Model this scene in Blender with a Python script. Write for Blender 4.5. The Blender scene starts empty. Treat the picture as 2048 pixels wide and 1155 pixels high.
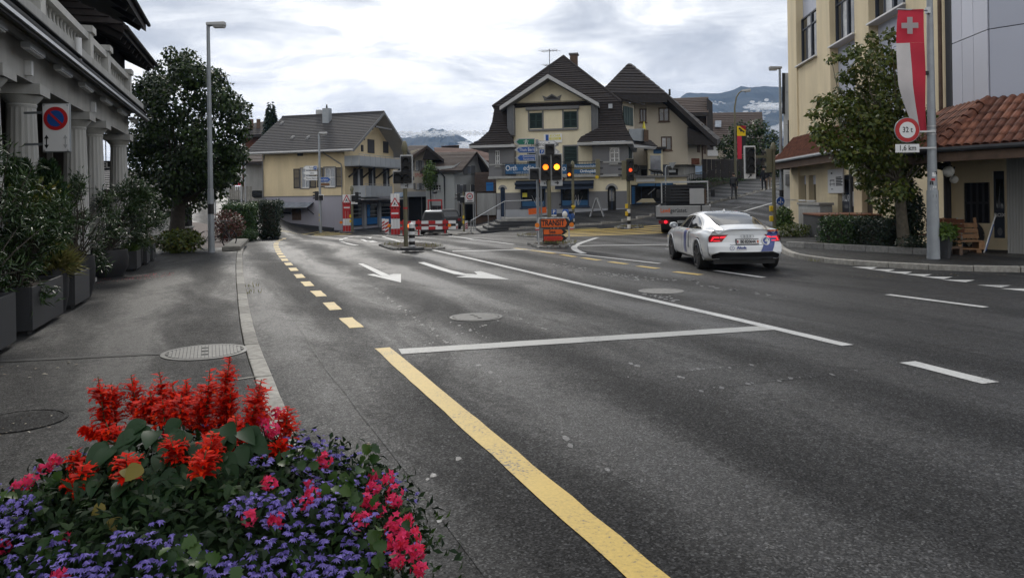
import bpy,bmesh,math,random
import numpy as np
from mathutils import Matrix,Vector
random.seed(7);RNG=np.random.default_rng(7)
SC=bpy.context.scene
COL=SC.collection
# ------------------------------------------------------------------ camera
FPX,CX,HY,ROLL,EYE=1569.0,1024.0,395.0,0.015,1.8  # focal length (px of a 2048 px wide frame), principal point, eye height
cam=bpy.data.cameras.new('camera');camo=bpy.data.objects.new('camera',cam);COL.objects.link(camo)
cam.sensor_width=36;cam.lens=FPX/2048*36;cam.shift_y=-(577.5-HY)/2048
cam.clip_start=0.05;cam.clip_end=20000
cr,sr=math.cos(ROLL),math.sin(ROLL)
camo.matrix_world=Matrix(((cr,sr,0,0),(0,0,-1,0),(-sr,cr,0,EYE),(0,0,0,1)))
SC.camera=camo
# ------------------------------------------------------------------ exposure, sky, sun
vs=SC.view_settings;vs.view_transform='Standard';vs.look='None';vs.gamma=1;vs.exposure=0.28;vs.use_curve_mapping=False
SUN_EL,SUN_AZ=math.radians(34),math.radians(-14)  # azimuth from +Y, towards +X: ahead and a little left
W=bpy.data.worlds.new('World');SC.world=W;W.use_nodes=True
nt=W.node_tree;nt.nodes.clear()
def nd(t,typ,**kw):
    n=t.nodes.new(typ)
    for k,v in kw.items():
        if k.startswith('i_'):n.inputs[int(k[2:])].default_value=v
        else:setattr(n,k,v)
    return n
def ramp(t,stops,src=None):
    r=nd(t,'ShaderNodeValToRGB');e=r.color_ramp.elements
    while len(e)<len(stops):e.new(0.5)
    for q,(p,c)in zip(e,stops):q.position=p;q.color=c if len(c)==4 else(*c,1)
    if src is not None:t.links.new(src,r.inputs[0])
    return r
def build_world():
    L=nt.links.new
    out=nd(nt,'ShaderNodeOutputWorld');mix=nd(nt,'ShaderNodeMixShader')
    sky=nd(nt,'ShaderNodeTexSky',sky_type='NISHITA',sun_disc=False,sun_elevation=SUN_EL,sun_rotation=SUN_AZ)
    b1=nd(nt,'ShaderNodeBackground');b1.inputs[1].default_value=0.12;L(sky.outputs[0],b1.inputs[0])
    tc=nd(nt,'ShaderNodeTexCoord');sep=nd(nt,'ShaderNodeSeparateXYZ');L(tc.outputs['Generated'],sep.inputs[0])
    def math_(op,a,b=None,clamp=False):
        m=nd(nt,'ShaderNodeMath',operation=op,use_clamp=clamp)
        for k,v in((0,a),(1,b)):
            if v is None:continue
            if isinstance(v,(int,float)):m.inputs[k].default_value=v
            else:L(v,m.inputs[k])
        return m.outputs[0]
    zz=math_('ADD',math_('MAXIMUM',sep.outputs[2],0.0),0.24)
    cb=nd(nt,'ShaderNodeCombineXYZ')
    L(math_('DIVIDE',sep.outputs[0],zz),cb.inputs[0]);L(math_('DIVIDE',sep.outputs[1],zz),cb.inputs[1])
    def noise(scale,detail,rough,dist,off,sx=1.0):
        mp=nd(nt,'ShaderNodeMapping');mp.inputs[1].default_value=off;mp.inputs[3].default_value=(sx,1,1);L(cb.outputs[0],mp.inputs[0])
        n=nd(nt,'ShaderNodeTexNoise');n.inputs['Scale'].default_value=scale;n.inputs['Detail'].default_value=detail
        n.inputs['Roughness'].default_value=rough;n.inputs['Distortion'].default_value=dist;L(mp.outputs[0],n.inputs['Vector']);return n.outputs[0]
    n1=noise(1.15,9,0.56,0.35,(3.1,1.7,0));n2=noise(3.6,9,0.60,0.6,(7.7,4.2,0),0.75)
    d=math_('ADD',math_('MULTIPLY',n1,0.58),math_('MULTIPLY',n2,0.42))
    col=ramp(nt,[(0.38,(0.33,0.355,0.40)),(0.445,(0.48,0.505,0.55)),(0.505,(0.71,0.725,0.745)),(0.55,(0.97,0.955,0.925)),(0.7,(1.16,1.13,1.06))],d)
    # the cloud deck glows towards the veiled sun and towards the horizon
    hz=ramp(nt,[(0.0,(1,1,1)),(0.07,(0.75,0.75,0.75)),(0.20,(0.12,0.12,0.12)),(0.6,(0,0,0))],sep.outputs[2])
    mx=nd(nt,'ShaderNodeMix',data_type='RGBA');mx.inputs[7].default_value=(1.06,1.04,1.0,1)
    L(math_('MULTIPLY',hz.outputs[0],0.5),mx.inputs[0]);L(col.outputs[0],mx.inputs[6])
    b2=nd(nt,'ShaderNodeBackground');b2.inputs[1].default_value=1.2;L(mx.outputs[2],b2.inputs[0])
    cov=ramp(nt,[(0.25,(0.75,0.75,0.75)),(0.42,(1,1,1))],d)
    L(cov.outputs[0],mix.inputs[0]);L(b1.outputs[0],mix.inputs[1]);L(b2.outputs[0],mix.inputs[2]);L(mix.outputs[0],out.inputs[0])
build_world()
sl=bpy.data.lights.new('sun','SUN');sl.energy=1.1;sl.angle=math.radians(12);sl.color=(1,0.95,0.87)
so=bpy.data.objects.new('sun',sl);COL.objects.link(so)
so.rotation_euler=Vector((-math.sin(SUN_AZ)*math.cos(SUN_EL),-math.cos(SUN_AZ)*math.cos(SUN_EL),-math.sin(SUN_EL))).to_track_quat('-Z','Y').to_euler()
SC.cycles.max_bounces=6;SC.cycles.diffuse_bounces=3;SC.cycles.glossy_bounces=3;SC.cycles.transparent_max_bounces=24
SC.cycles.transmission_bounces=3;SC.cycles.volume_bounces=0;SC.cycles.caustics_reflective=False;SC.cycles.caustics_refractive=False
SC.cycles.use_denoising=True;SC.cycles.sample_clamp_indirect=6
# ------------------------------------------------------------------ terrain and projection helpers
def sp(t,k=1.0):return k*math.log1p(math.exp(min(t/k,40)))
def ss(a,b,t):
    t=min(1,max(0,(t-a)/(b-a)));return t*t*(3-2*t)
def H(x,y):
    """height of the ground: flat junction, hill road up to the right, side street up to the left, high street down ahead"""
    s1=0.70*(min(x,8.5+0.45*max(0,y-34))-8)+0.714*(y-36);s2=-0.37*(x+16)+0.93*(y-40);r2=0.93*(x+16)+0.37*(y-40)
    h=min(0.1*sp(s1-2),5)*ss(-3,2,x)+min(0.12*sp(s2-1),2.6)*ss(7,3,r2)
    drop=max(-0.6,-0.03*sp(y-34,2))
    return h+drop*ss(3,-3,x)*ss(-19,-14,x)
def ray(px,py):
    u,v=px-CX,HY-py
    return(u*cr+v*sr)/FPX,(-u*sr+v*cr)/FPX
def A(px,py,Y):
    """point seen at pixel (px,py) at depth Y"""
    a,b=ray(px,py);return Vector((a*Y,Y,EYE+b*Y))
def GT(px,py,dz=0.0):
    """point on the terrain (raised dz) seen at a pixel"""
    a,b=ray(px,py);Y=1.0;st=0.05
    while Y<140:
        if EYE+b*Y<=H(a*Y,Y)+dz:break
        Y+=st;st=0.02+Y*0.004
    lo,hi=Y-st*1.5,Y
    for _ in range(30):
        m=(lo+hi)/2
        if EYE+b*m<=H(a*m,m)+dz:hi=m
        else:lo=m
    return Vector((a*hi,hi,H(a*hi,hi)+dz))
class Frame:
    """local frame of a facade: x to the right along it, y into the building, z up"""
    def __init__(s,ox,oy,deg,oz=0.0):
        s.o=Vector((ox,oy,oz));s.a=math.radians(deg);s.c,s.s=math.cos(s.a),math.sin(s.a)
    def at(s,px,py,yl=0.0):
        a,b=ray(px,py);n=(-s.s,s.c)
        t=(yl+s.o.x*n[0]+s.o.y*n[1])/(a*n[0]+n[1])
        X,Y,Z=a*t,t,EYE+b*t
        return((X-s.o.x)*s.c+(Y-s.o.y)*s.s,Z-s.o.z)
    def rect(s,x0,x1,y0,y1,yl=0.0):
        """pixel box -> local (x0,x1,z0,z1)"""
        a=s.at(x0,(y0+y1)/2,yl);b=s.at(x1,(y0+y1)/2,yl);m=(x0+x1)/2
        return a[0],b[0],s.at(m,y1,yl)[1],s.at(m,y0,yl)[1]
    def w(s,x,y,z=0.0):return Vector((s.o.x+x*s.c-y*s.s,s.o.y+x*s.s+y*s.c,s.o.z+z))
# ------------------------------------------------------------------ materials
M={}
def base_mat(name):
    m=bpy.data.materials.new(name);m.use_nodes=True;t=m.node_tree
    return m,t,t.nodes['Principled BSDF']
def mat(name,col,rough=0.7,metal=0.0,var=0.12,orand=0.06,scale=3.0,bump=0.0,bscale=60.0,spec=0.4,emit=None,es=0.0,trans=0.0,coat=0.0,streak=False):
    m,t,b=base_mat(name);L=t.links.new
    tc=nd(t,'ShaderNodeTexCoord');n=nd(t,'ShaderNodeTexNoise');n.inputs['Scale'].default_value=scale;n.inputs['Detail'].default_value=8;n.inputs['Roughness'].default_value=0.65
    src=tc.outputs['Object']
    if streak:
        mp=nd(t,'ShaderNodeMapping');mp.inputs[3].default_value=(1,1,0.18);L(src,mp.inputs[0]);src=mp.outputs[0]
    L(src,n.inputs['Vector'])
    r=ramp(t,[(0.28,tuple(c*(1-var)for c in col)),(0.72,tuple(min(1,c*(1+var))for c in col))],n.outputs[0])
    oi=nd(t,'ShaderNodeObjectInfo');orr=ramp(t,[(0,(1-orand,)*3),(1,(1+orand,)*3)],oi.outputs['Random']);om=nd(t,'ShaderNodeMix',data_type='RGBA',blend_type='MULTIPLY');om.inputs[0].default_value=1;L(r.outputs[0],om.inputs[6]);L(orr.outputs[0],om.inputs[7])
    L(om.outputs[2],b.inputs['Base Color'])
    b.inputs['Roughness'].default_value=rough;b.inputs['Metallic'].default_value=metal;b.inputs['Specular IOR Level'].default_value=spec
    if coat:b.inputs['Coat Weight'].default_value=coat;b.inputs['Coat Roughness'].default_value=0.05
    if emit:b.inputs['Emission Color'].default_value=(*emit,1);b.inputs['Emission Strength'].default_value=es
    if trans:
        tr=nd(t,'ShaderNodeBsdfTranslucent');L(r.outputs[0],tr.inputs[0]);mx=nd(t,'ShaderNodeMixShader');mx.inputs[0].default_value=trans
        L(b.outputs[0],mx.inputs[1]);L(tr.outputs[0],mx.inputs[2]);L(mx.outputs[0],t.nodes['Material Output'].inputs[0])
    if bump:
        n2=nd(t,'ShaderNodeTexNoise');n2.inputs['Scale'].default_value=bscale;n2.inputs['Detail'].default_value=5;L(tc.outputs['Object'],n2.inputs['Vector'])
        bp=nd(t,'ShaderNodeBump');bp.inputs['Strength'].default_value=bump;bp.inputs['Distance'].default_value=0.02
        L(n2.outputs[0],bp.inputs['Height']);L(bp.outputs[0],b.inputs['Normal'])
    M[name]=m;return m
def leafmat(name,cols,rough=0.45,trans=0.25,spec=0.35):
    m,t,b=base_mat(name);L=t.links.new
    g=nd(t,'ShaderNodeNewGeometry');r=ramp(t,[(i/max(1,len(cols)-1),c)for i,c in enumerate(cols)],g.outputs['Random Per Island'])
    L(r.outputs[0],b.inputs['Base Color']);b.inputs['Roughness'].default_value=rough;b.inputs['Specular IOR Level'].default_value=spec
    tr=nd(t,'ShaderNodeBsdfTranslucent');L(r.outputs[0],tr.inputs[0]);mx=nd(t,'ShaderNodeMixShader');mx.inputs[0].default_value=trans
    L(b.outputs[0],mx.inputs[1]);L(tr.outputs[0],mx.inputs[2]);L(mx.outputs[0],t.nodes['Material Output'].inputs[0])
    M[name]=m;return m
def asphalt(name,dark,light,r0,r1,ang,grain=1.0):
    """worn damp asphalt: aggregate speckle, lengthwise wheel tracks, damp blotches, fine cracks"""
    m,t,b=base_mat(name);L=t.links.new
    tc=nd(t,'ShaderNodeTexCoord');o=tc.outputs['Object']
    def noise(scale,det=4,rough=0.5,stretch=None,dist=0.0):
        n=nd(t,'ShaderNodeTexNoise');n.inputs['Scale'].default_value=scale;n.inputs['Detail'].default_value=det
        n.inputs['Roughness'].default_value=rough;n.inputs['Distortion'].default_value=dist
        if stretch:
            mp=nd(t,'ShaderNodeMapping');mp.vector_type='TEXTURE';mp.inputs[2].default_value=(0,0,ang);mp.inputs[3].default_value=(1,stretch,1);L(o,mp.inputs[0]);L(mp.outputs[0],n.inputs['Vector'])
        else:L(o,n.inputs['Vector'])
        return n.outputs[0]
    blot=noise(0.55,6,0.6,7.0,0.4);patch=noise(0.9,7,0.62,3.2,1.0);fine=noise(75*grain,4,0.85);med=noise(11,5,0.6)
    def mth(op,a,c):
        n=nd(t,'ShaderNodeMath',operation=op)
        for k,v in((0,a),(1,c)):
            if isinstance(v,(int,float)):n.inputs[k].default_value=v
            else:L(v,n.inputs[k])
        return n.outputs[0]
    mp=nd(t,'ShaderNodeMapping');mp.vector_type='TEXTURE';mp.inputs[2].default_value=(0,0,ang);L(o,mp.inputs[0]);wv0=nd(t,'ShaderNodeTexWave',bands_direction='X');wv0.inputs['Scale'].default_value=0.17;wv0.inputs['Distortion'].default_value=2.2;wv0.inputs['Detail'].default_value=3;wv0.inputs['Detail Scale'].default_value=0.35;L(mp.outputs[0],wv0.inputs[0])
    mix=mth('ADD',mth('ADD',mth('MULTIPLY',blot,0.40),mth('MULTIPLY',wv0.outputs[1],0.13)),mth('ADD',mth('MULTIPLY',patch,0.33),mth('MULTIPLY',med,0.15)))
    c1=ramp(t,[(0.41,dark),(0.48,tuple(a*.6+b_*.4 for a,b_ in zip(dark,light))),(0.57,light)],mix)
    sp_=ramp(t,[(0.38,(0.45,0.45,0.46)),(0.50,(0.9,0.9,0.9)),(0.62,(1.5,1.48,1.45))],fine)
    mm=nd(t,'ShaderNodeMix',data_type='RGBA',blend_type='MULTIPLY');mm.inputs[0].default_value=1;L(c1.outputs[0],mm.inputs[6]);L(sp_.outputs[0],mm.inputs[7])
    vo=nd(t,'ShaderNodeTexVoronoi',feature='DISTANCE_TO_EDGE');vo.inputs['Scale'].default_value=0.22
    wv=nd(t,'ShaderNodeVectorMath',operation='ADD');nn=nd(t,'ShaderNodeTexNoise');nn.inputs['Scale'].default_value=1.3;nn.inputs['Detail'].default_value=6;L(o,nn.inputs['Vector'])
    L(o,wv.inputs[0]);L(nn.outputs[1],wv.inputs[1]);L(wv.outputs[0],vo.inputs['Vector'])
    ck=ramp(t,[(0.0,(0.45,0.45,0.45)),(0.004,(1,1,1))],vo.outputs[0])
    sv=nd(t,'ShaderNodeTexVoronoi');sv.inputs['Scale'].default_value=84*grain;L(o,sv.inputs['Vector']);sg=ramp(t,[(0.0,(0.42,)*3),(0.50,(0.85,)*3),(0.70,(1.4,)*3),(0.84,(2.7,)*3),(0.93,(4.4,)*3)],sv.outputs['Color'])
    sv2=nd(t,'ShaderNodeTexVoronoi');sv2.inputs['Scale'].default_value=21;L(o,sv2.inputs['Vector']);sg2=ramp(t,[(0.1,(0.80,)*3),(0.9,(1.22,)*3)],sv2.outputs['Color'])
    ma=nd(t,'ShaderNodeMix',data_type='RGBA',blend_type='MULTIPLY');ma.inputs[0].default_value=1;L(mm.outputs[2],ma.inputs[6]);L(sg.outputs[0],ma.inputs[7])
    mb_=nd(t,'ShaderNodeMix',data_type='RGBA',blend_type='MULTIPLY');mb_.inputs[0].default_value=1;L(ma.outputs[2],mb_.inputs[6]);L(sg2.outputs[0],mb_.inputs[7])
    m2=nd(t,'ShaderNodeMix',data_type='RGBA',blend_type='MULTIPLY');m2.inputs[0].default_value=0.8;L(mb_.outputs[2],m2.inputs[6]);L(ck.outputs[0],m2.inputs[7])
    L(m2.outputs[2],b.inputs['Base Color'])
    rr=ramp(t,[(0.41,(r0,)*3),(0.49,(r1*.35+r0*.65,)*3),(0.58,(r1,)*3)],mix);L(rr.outputs[0],b.inputs['Roughness'])
    sr_=ramp(t,[(0.0,(0.10,)*3),(0.5,(0.24,)*3),(0.8,(0.48,)*3),(0.92,(0.80,)*3)],sv.outputs['Color']);L(sr_.outputs[0],b.inputs['Specular IOR Level'])
    bp=nd(t,'ShaderNodeBump');bp.inputs['Strength'].default_value=0.9;bp.inputs['Distance'].default_value=0.008;L(fine,bp.inputs['Height']);L(bp.outputs[0],b.inputs['Normal'])
    M[name]=m;return m
def paint(name,col,wear):
    """road paint, worn through to the asphalt in specks"""
    m,t,b=base_mat(name);L=t.links.new
    tc=nd(t,'ShaderNodeTexCoord');n=nd(t,'ShaderNodeTexNoise');n.inputs['Scale'].default_value=42;n.inputs['Detail'].default_value=6;n.inputs['Roughness'].default_value=0.75
    n2=nd(t,'ShaderNodeTexNoise');n2.inputs['Scale'].default_value=1.6;n2.inputs['Detail'].default_value=5
    L(tc.outputs['Object'],n.inputs['Vector']);L(tc.outputs['Object'],n2.inputs['Vector'])
    a=nd(t,'ShaderNodeMath',operation='MULTIPLY_ADD');a.inputs[1].default_value=0.45;L(n2.outputs[0],a.inputs[0]);L(n.outputs[0],a.inputs[2])
    r=ramp(t,[(wear-0.05,(0.07,0.07,0.07)),(wear+0.03,tuple(c*0.8 for c in col)),(wear+0.25,col)],a.outputs[0])
    L(r.outputs[0],b.inputs['Base Color']);b.inputs['Roughness'].default_value=0.5
    bp=nd(t,'ShaderNodeBump');bp.inputs['Strength'].default_value=0.3;bp.inputs['Distance'].default_value=0.004;L(n.outputs[0],bp.inputs['Height']);L(bp.outputs[0],b.inputs['Normal'])
    M[name]=m;return m
RA=math.radians(21.3)
asphalt('asphalt',(0.0050,0.0052,0.0060),(0.0205,0.0205,0.021),0.74,0.42,RA)
asphalt('asphalt_patch',(0.006,0.0062,0.007),(0.014,0.014,0.0145),0.68,0.5,RA,0.9)
asphalt('asphalt_pale',(0.013,0.013,0.0135),(0.026,0.026,0.0265),0.66,0.45,RA)
asphalt('pavement_asphalt',(0.0075,0.0075,0.008),(0.025,0.0247,0.0243),0.76,0.42,RA,1.3)
paint('white_paint',(0.54,0.54,0.53),0.60);paint('stop_paint',(0.38,0.38,0.365),0.60);paint('worn_white',(0.24,0.24,0.24),0.78);paint('yellow_paint',(0.58,0.395,0.075),0.61);paint('worn_yellow',(0.46,0.36,0.13),0.60)
mat('kerb_stone',(0.32,0.305,0.275),0.8,orand=0.25,var=0.45,scale=9,bump=0.5,bscale=90)
mat('granite',(0.22,0.215,0.205),0.8,var=0.35,orand=0.25,scale=14,bump=0.4)
mat('setts',(0.11,0.085,0.075),0.8,var=0.35,scale=7,bump=0.7,bscale=24)
mat('soil',(0.05,0.037,0.028),0.95,var=0.4,scale=12,bump=0.8,bscale=40)
mat('grass',(0.06,0.075,0.03),0.9,var=0.4,scale=0.6)
mat('cream',(0.67,0.55,0.35),0.85,var=0.13,scale=1.1,bump=0.3,bscale=70,streak=True)
mat('cream_pale',(0.70,0.63,0.46),0.85,var=0.11,scale=1.1,bump=0.25,bscale=70,streak=True)
mat('yellow_wall',(0.66,0.555,0.37),0.85,var=0.15,scale=1.2,bump=0.5,bscale=110,streak=True)
mat('beige_wall',(0.47,0.42,0.34),0.88,var=0.06,scale=0.8,bump=0.25,streak=True)
mat('pale_grey_wall',(0.42,0.44,0.44),0.88,var=0.07,scale=0.7,bump=0.2,streak=True)
mat('lilac_grey',(0.33,0.32,0.36),0.85,var=0.08,scale=0.8,bump=0.2,streak=True)
mat('grey_wall',(0.155,0.155,0.16),0.85,var=0.1,scale=1.0,bump=0.2,streak=True)
mat('plinth_grey',(0.30,0.31,0.33),0.85,var=0.12,scale=1.2,streak=True)
mat('stone_white',(0.42,0.415,0.395),0.8,var=0.16,scale=2.5,bump=0.2,streak=True)
mat('stone_grey',(0.30,0.30,0.29),0.85,var=0.2,scale=2.5,bump=0.2,streak=True)
mat('concrete',(0.27,0.265,0.25),0.9,var=0.18,scale=2.0,bump=0.35,bscale=30,streak=True)
mat('panel_grey',(0.45,0.47,0.55),0.45,var=0.03,scale=0.5,spec=0.5)
mat('panel_light',(0.52,0.53,0.60),0.5,var=0.04,scale=0.5)
mat('balcony_grey',(0.32,0.34,0.36),0.6,var=0.07,scale=1.5)
mat('slate_tile',(0.045,0.043,0.045),0.72,var=0.25,scale=6,bump=0.2)
mat('dark_tile',(0.024,0.019,0.018),0.82,var=0.4,scale=5,bump=0.3)
mat('brown_tile',(0.058,0.041,0.034),0.85,var=0.35,scale=6,bump=0.3)
mat('red_brown_tile',(0.12,0.07,0.055),0.85,var=0.35,scale=6)
mat('terracotta',(0.125,0.046,0.027),0.75,var=0.5,orand=0.3,scale=7,bump=0.3,bscale=40)
mat('dark_wood',(0.028,0.024,0.023),0.85,var=0.3,scale=5,bump=0.3,bscale=20)
mat('brown_wood',(0.10,0.065,0.045),0.8,var=0.3,scale=6)
mat('pallet_wood',(0.30,0.17,0.09),0.85,var=0.35,scale=9,bump=0.3)
mat('bench_wood',(0.16,0.062,0.03),0.6,var=0.3,scale=9)
mat('weathered_wood',(0.20,0.19,0.17),0.9,orand=0.2,var=0.3,scale=6)
mat('grey_trim',(0.17,0.17,0.17),0.75,var=0.12)
mat('pale_trim',(0.42,0.42,0.42),0.7,var=0.08)
mat('white_trim',(0.66,0.66,0.66),0.6,var=0.06)
mat('green_shutter',(0.018,0.040,0.036),0.65,var=0.2,scale=8)
mat('dark_shutter',(0.045,0.045,0.050),0.7,var=0.2,scale=8)
mat('grey_shutter',(0.15,0.155,0.165),0.7,var=0.15,scale=8)
mat('glass_dark',(0.018,0.020,0.022),0.05,var=0.3,scale=1.2,spec=0.8)
mat('glass_pale',(0.20,0.22,0.25),0.06,var=0.35,scale=1.6,spec=0.8)
mat('glass_curtain',(0.40,0.40,0.40),0.25,var=0.4,scale=2.5)
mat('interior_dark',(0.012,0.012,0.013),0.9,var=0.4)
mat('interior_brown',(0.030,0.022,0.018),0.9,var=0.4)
mat('window_blue',(0.030,0.038,0.055),0.45,var=0.1)
mat('pole_grey',(0.27,0.29,0.31),0.5,0.3,var=0.15,scale=3)
mat('pole_olive',(0.145,0.135,0.085),0.6,var=0.15,scale=4)
mat('steel',(0.42,0.43,0.44),0.4,0.7,var=0.15)
mat('black',(0.012,0.012,0.013),0.55,var=0.2)
mat('charcoal',(0.030,0.031,0.034),0.7,var=0.2)
mat('planter_grey',(0.032,0.033,0.036),0.55,var=0.12,scale=2)
mat('planter_black',(0.016,0.016,0.018),0.6,var=0.25)
mat('rubber',(0.014,0.014,0.014),0.85,var=0.2)
mat('sign_white',(0.68,0.68,0.68),0.45,var=0.03)
mat('sign_grey',(0.40,0.41,0.42),0.5,var=0.05)
mat('sign_red',(0.42,0.015,0.018),0.45,var=0.06)
mat('sign_blue',(0.012,0.075,0.30),0.45,var=0.05)
mat('banner_blue',(0.018,0.085,0.19),0.6,var=0.08)
mat('bright_blue',(0.012,0.13,0.36),0.5,var=0.08)
mat('sign_green',(0.006,0.13,0.085),0.45,var=0.05)
mat('sign_orange',(0.72,0.12,0.012),0.5,var=0.06)
mat('sign_orange_red',(0.52,0.045,0.010),0.5,var=0.06)
mat('sign_yellow',(0.62,0.55,0.06),0.5,var=0.06)
mat('sign_brown',(0.16,0.075,0.03),0.5)
mat('push_yellow',(0.62,0.42,0.02),0.5,var=0.06)
mat('traffic_red',(0.40,0.02,0.02),0.5,var=0.06)
mat('awning_navy',(0.016,0.025,0.042),0.8,var=0.2)
mat('shop_navy',(0.014,0.034,0.075),0.55,var=0.15)
mat('globe',(0.75,0.74,0.70),0.3,var=0.02)
mat('amber_lit',(1.0,0.35,0.02),0.4,emit=(1.0,0.17,0.008),es=2.2)
mat('amber_hot',(1.0,0.45,0.04),0.4,emit=(1.0,0.26,0.012),es=4.5)
mat('red_lit',(1.0,0.1,0.05),0.4,emit=(1.0,0.09,0.02),es=0.8)
mat('tail_lit',(0.7,0.01,0.02),0.3,emit=(1.0,0.012,0.03),es=1.3)
mat('headlamp_lit',(1,0.95,0.8),0.3,emit=(1,0.85,0.6),es=5)
mat('amber_off',(0.75,0.20,0.01),0.3,var=0.05)
mat('red_lens',(0.22,0.01,0.015),0.25,var=0.05)
mat('car_white',(0.68,0.70,0.72),0.24,0.05,var=0.015,scale=1,spec=0.6,coat=1.0)
mat('car_glass',(0.012,0.013,0.014),0.03,var=0.05,spec=0.9)
mat('car_black',(0.010,0.010,0.011),0.4,var=0.1)
mat('stripe_blue',(0.020,0.045,0.22),0.35,var=0.03,coat=0.6)
mat('stripe_orange',(0.60,0.12,0.03),0.35,var=0.03,coat=0.6)
mat('rim',(0.07,0.07,0.075),0.35,0.7)
mat('alu',(0.36,0.36,0.36),0.5,0.4,var=0.15,scale=4)
mat('flag_red',(0.46,0.035,0.06),0.85,var=0.06,trans=0.45)
mat('flag_white',(0.56,0.54,0.55),0.85,var=0.04,trans=0.45)
mat('flag_black',(0.03,0.03,0.032),0.85,trans=0.2)
mat('flag_yellow',(0.70,0.48,0.02),0.85,trans=0.35)
mat('flag_blue',(0.03,0.08,0.25),0.85,trans=0.35)
mat('bark',(0.050,0.042,0.034),0.95,var=0.4,scale=9,bump=0.8,bscale=30)
mat('bark_pale',(0.12,0.105,0.08),0.95,var=0.5,scale=7,bump=0.8,bscale=30)
mat('stem',(0.06,0.08,0.03),0.7)
mat('skin',(0.45,0.28,0.2),0.6);mat('hair',(0.03,0.02,0.015),0.7);mat('cloth_dark',(0.018,0.018,0.022),0.9);mat('cloth_grey',(0.06,0.06,0.065),0.9);mat('cloth_tan',(0.25,0.2,0.15),0.9)
mat('dark_red_paint',(0.10,0.010,0.012),0.35,var=.05)
mat('rock',(0.035,0.045,0.042),0.95,var=0.5,scale=0.006)
mat('cast_iron',(0.12,0.12,0.115),0.55,0.3,var=0.3,scale=12)
mat('iron_dark',(0.04,0.04,0.04),0.7,0.2,var=0.3,scale=12)
leafmat('leaf_dark',[(0.009,0.021,0.006),(0.022,0.045,0.011),(0.052,0.088,0.018)])
leafmat('leaf_hedge',[(0.012,0.036,0.008),(0.028,0.066,0.013),(0.05,0.095,0.018)])
leafmat('leaf_oleander',[(0.012,0.030,0.008),(0.026,0.054,0.014),(0.058,0.095,0.030)],0.35,0.15)
leafmat('leaf_cypress',[(0.014,0.036,0.014),(0.024,0.055,0.018),(0.04,0.07,0.02)])
leafmat('leaf_lime',[(0.05,0.095,0.018),(0.075,0.13,0.02),(0.10,0.15,0.03)])
leafmat('leaf_autumn',[(0.026,0.046,0.008),(0.058,0.086,0.013),(0.115,0.135,0.018),(0.046,0.074,0.011),(0.085,0.112,0.016),(0.13,0.11,0.018)])
leafmat('leaf_conifer',[(0.008,0.018,0.008),(0.016,0.032,0.013)])
leafmat('leaf_red',[(0.20,0.03,0.03),(0.05,0.035,0.02),(0.10,0.03,0.03),(0.06,0.06,0.02)])
leafmat('leaf_grass',[(0.16,0.17,0.04),(0.25,0.22,0.08),(0.10,0.13,0.03)],0.6,0.35)
leafmat('leaf_yellow',[(0.18,0.12,0.012),(0.12,0.11,0.015)])
leafmat('leaf_bed',[(0.005,0.013,0.005),(0.010,0.024,0.008),(0.020,0.042,0.011)],0.6,0.2,0.15)
leafmat('leaf_salvia',[(0.009,0.026,0.010),(0.018,0.045,0.016)],0.5,0.15,0.22)
leafmat('petal_red',[(0.56,0.008,0.002),(0.74,0.024,0.004),(0.32,0.004,0.002),(0.66,0.012,0.003),(0.80,0.06,0.008)],0.7,0.3,0.1)
leafmat('petal_pink',[(0.60,0.02,0.09),(0.72,0.06,0.17),(0.55,0.014,0.035)],0.7,0.3,0.1)
leafmat('petal_blue',[(0.16,0.12,0.42),(0.28,0.23,0.58),(0.08,0.06,0.26),(0.21,0.165,0.50)],0.7,0.3,0.1)
leafmat('petal_fallen',[(0.45,0.03,0.06),(0.35,0.02,0.03),(0.5,0.10,0.12)])
leafmat('litter',[(0.30,0.26,0.15),(0.12,0.07,0.03),(0.4,0.37,0.28)])
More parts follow.
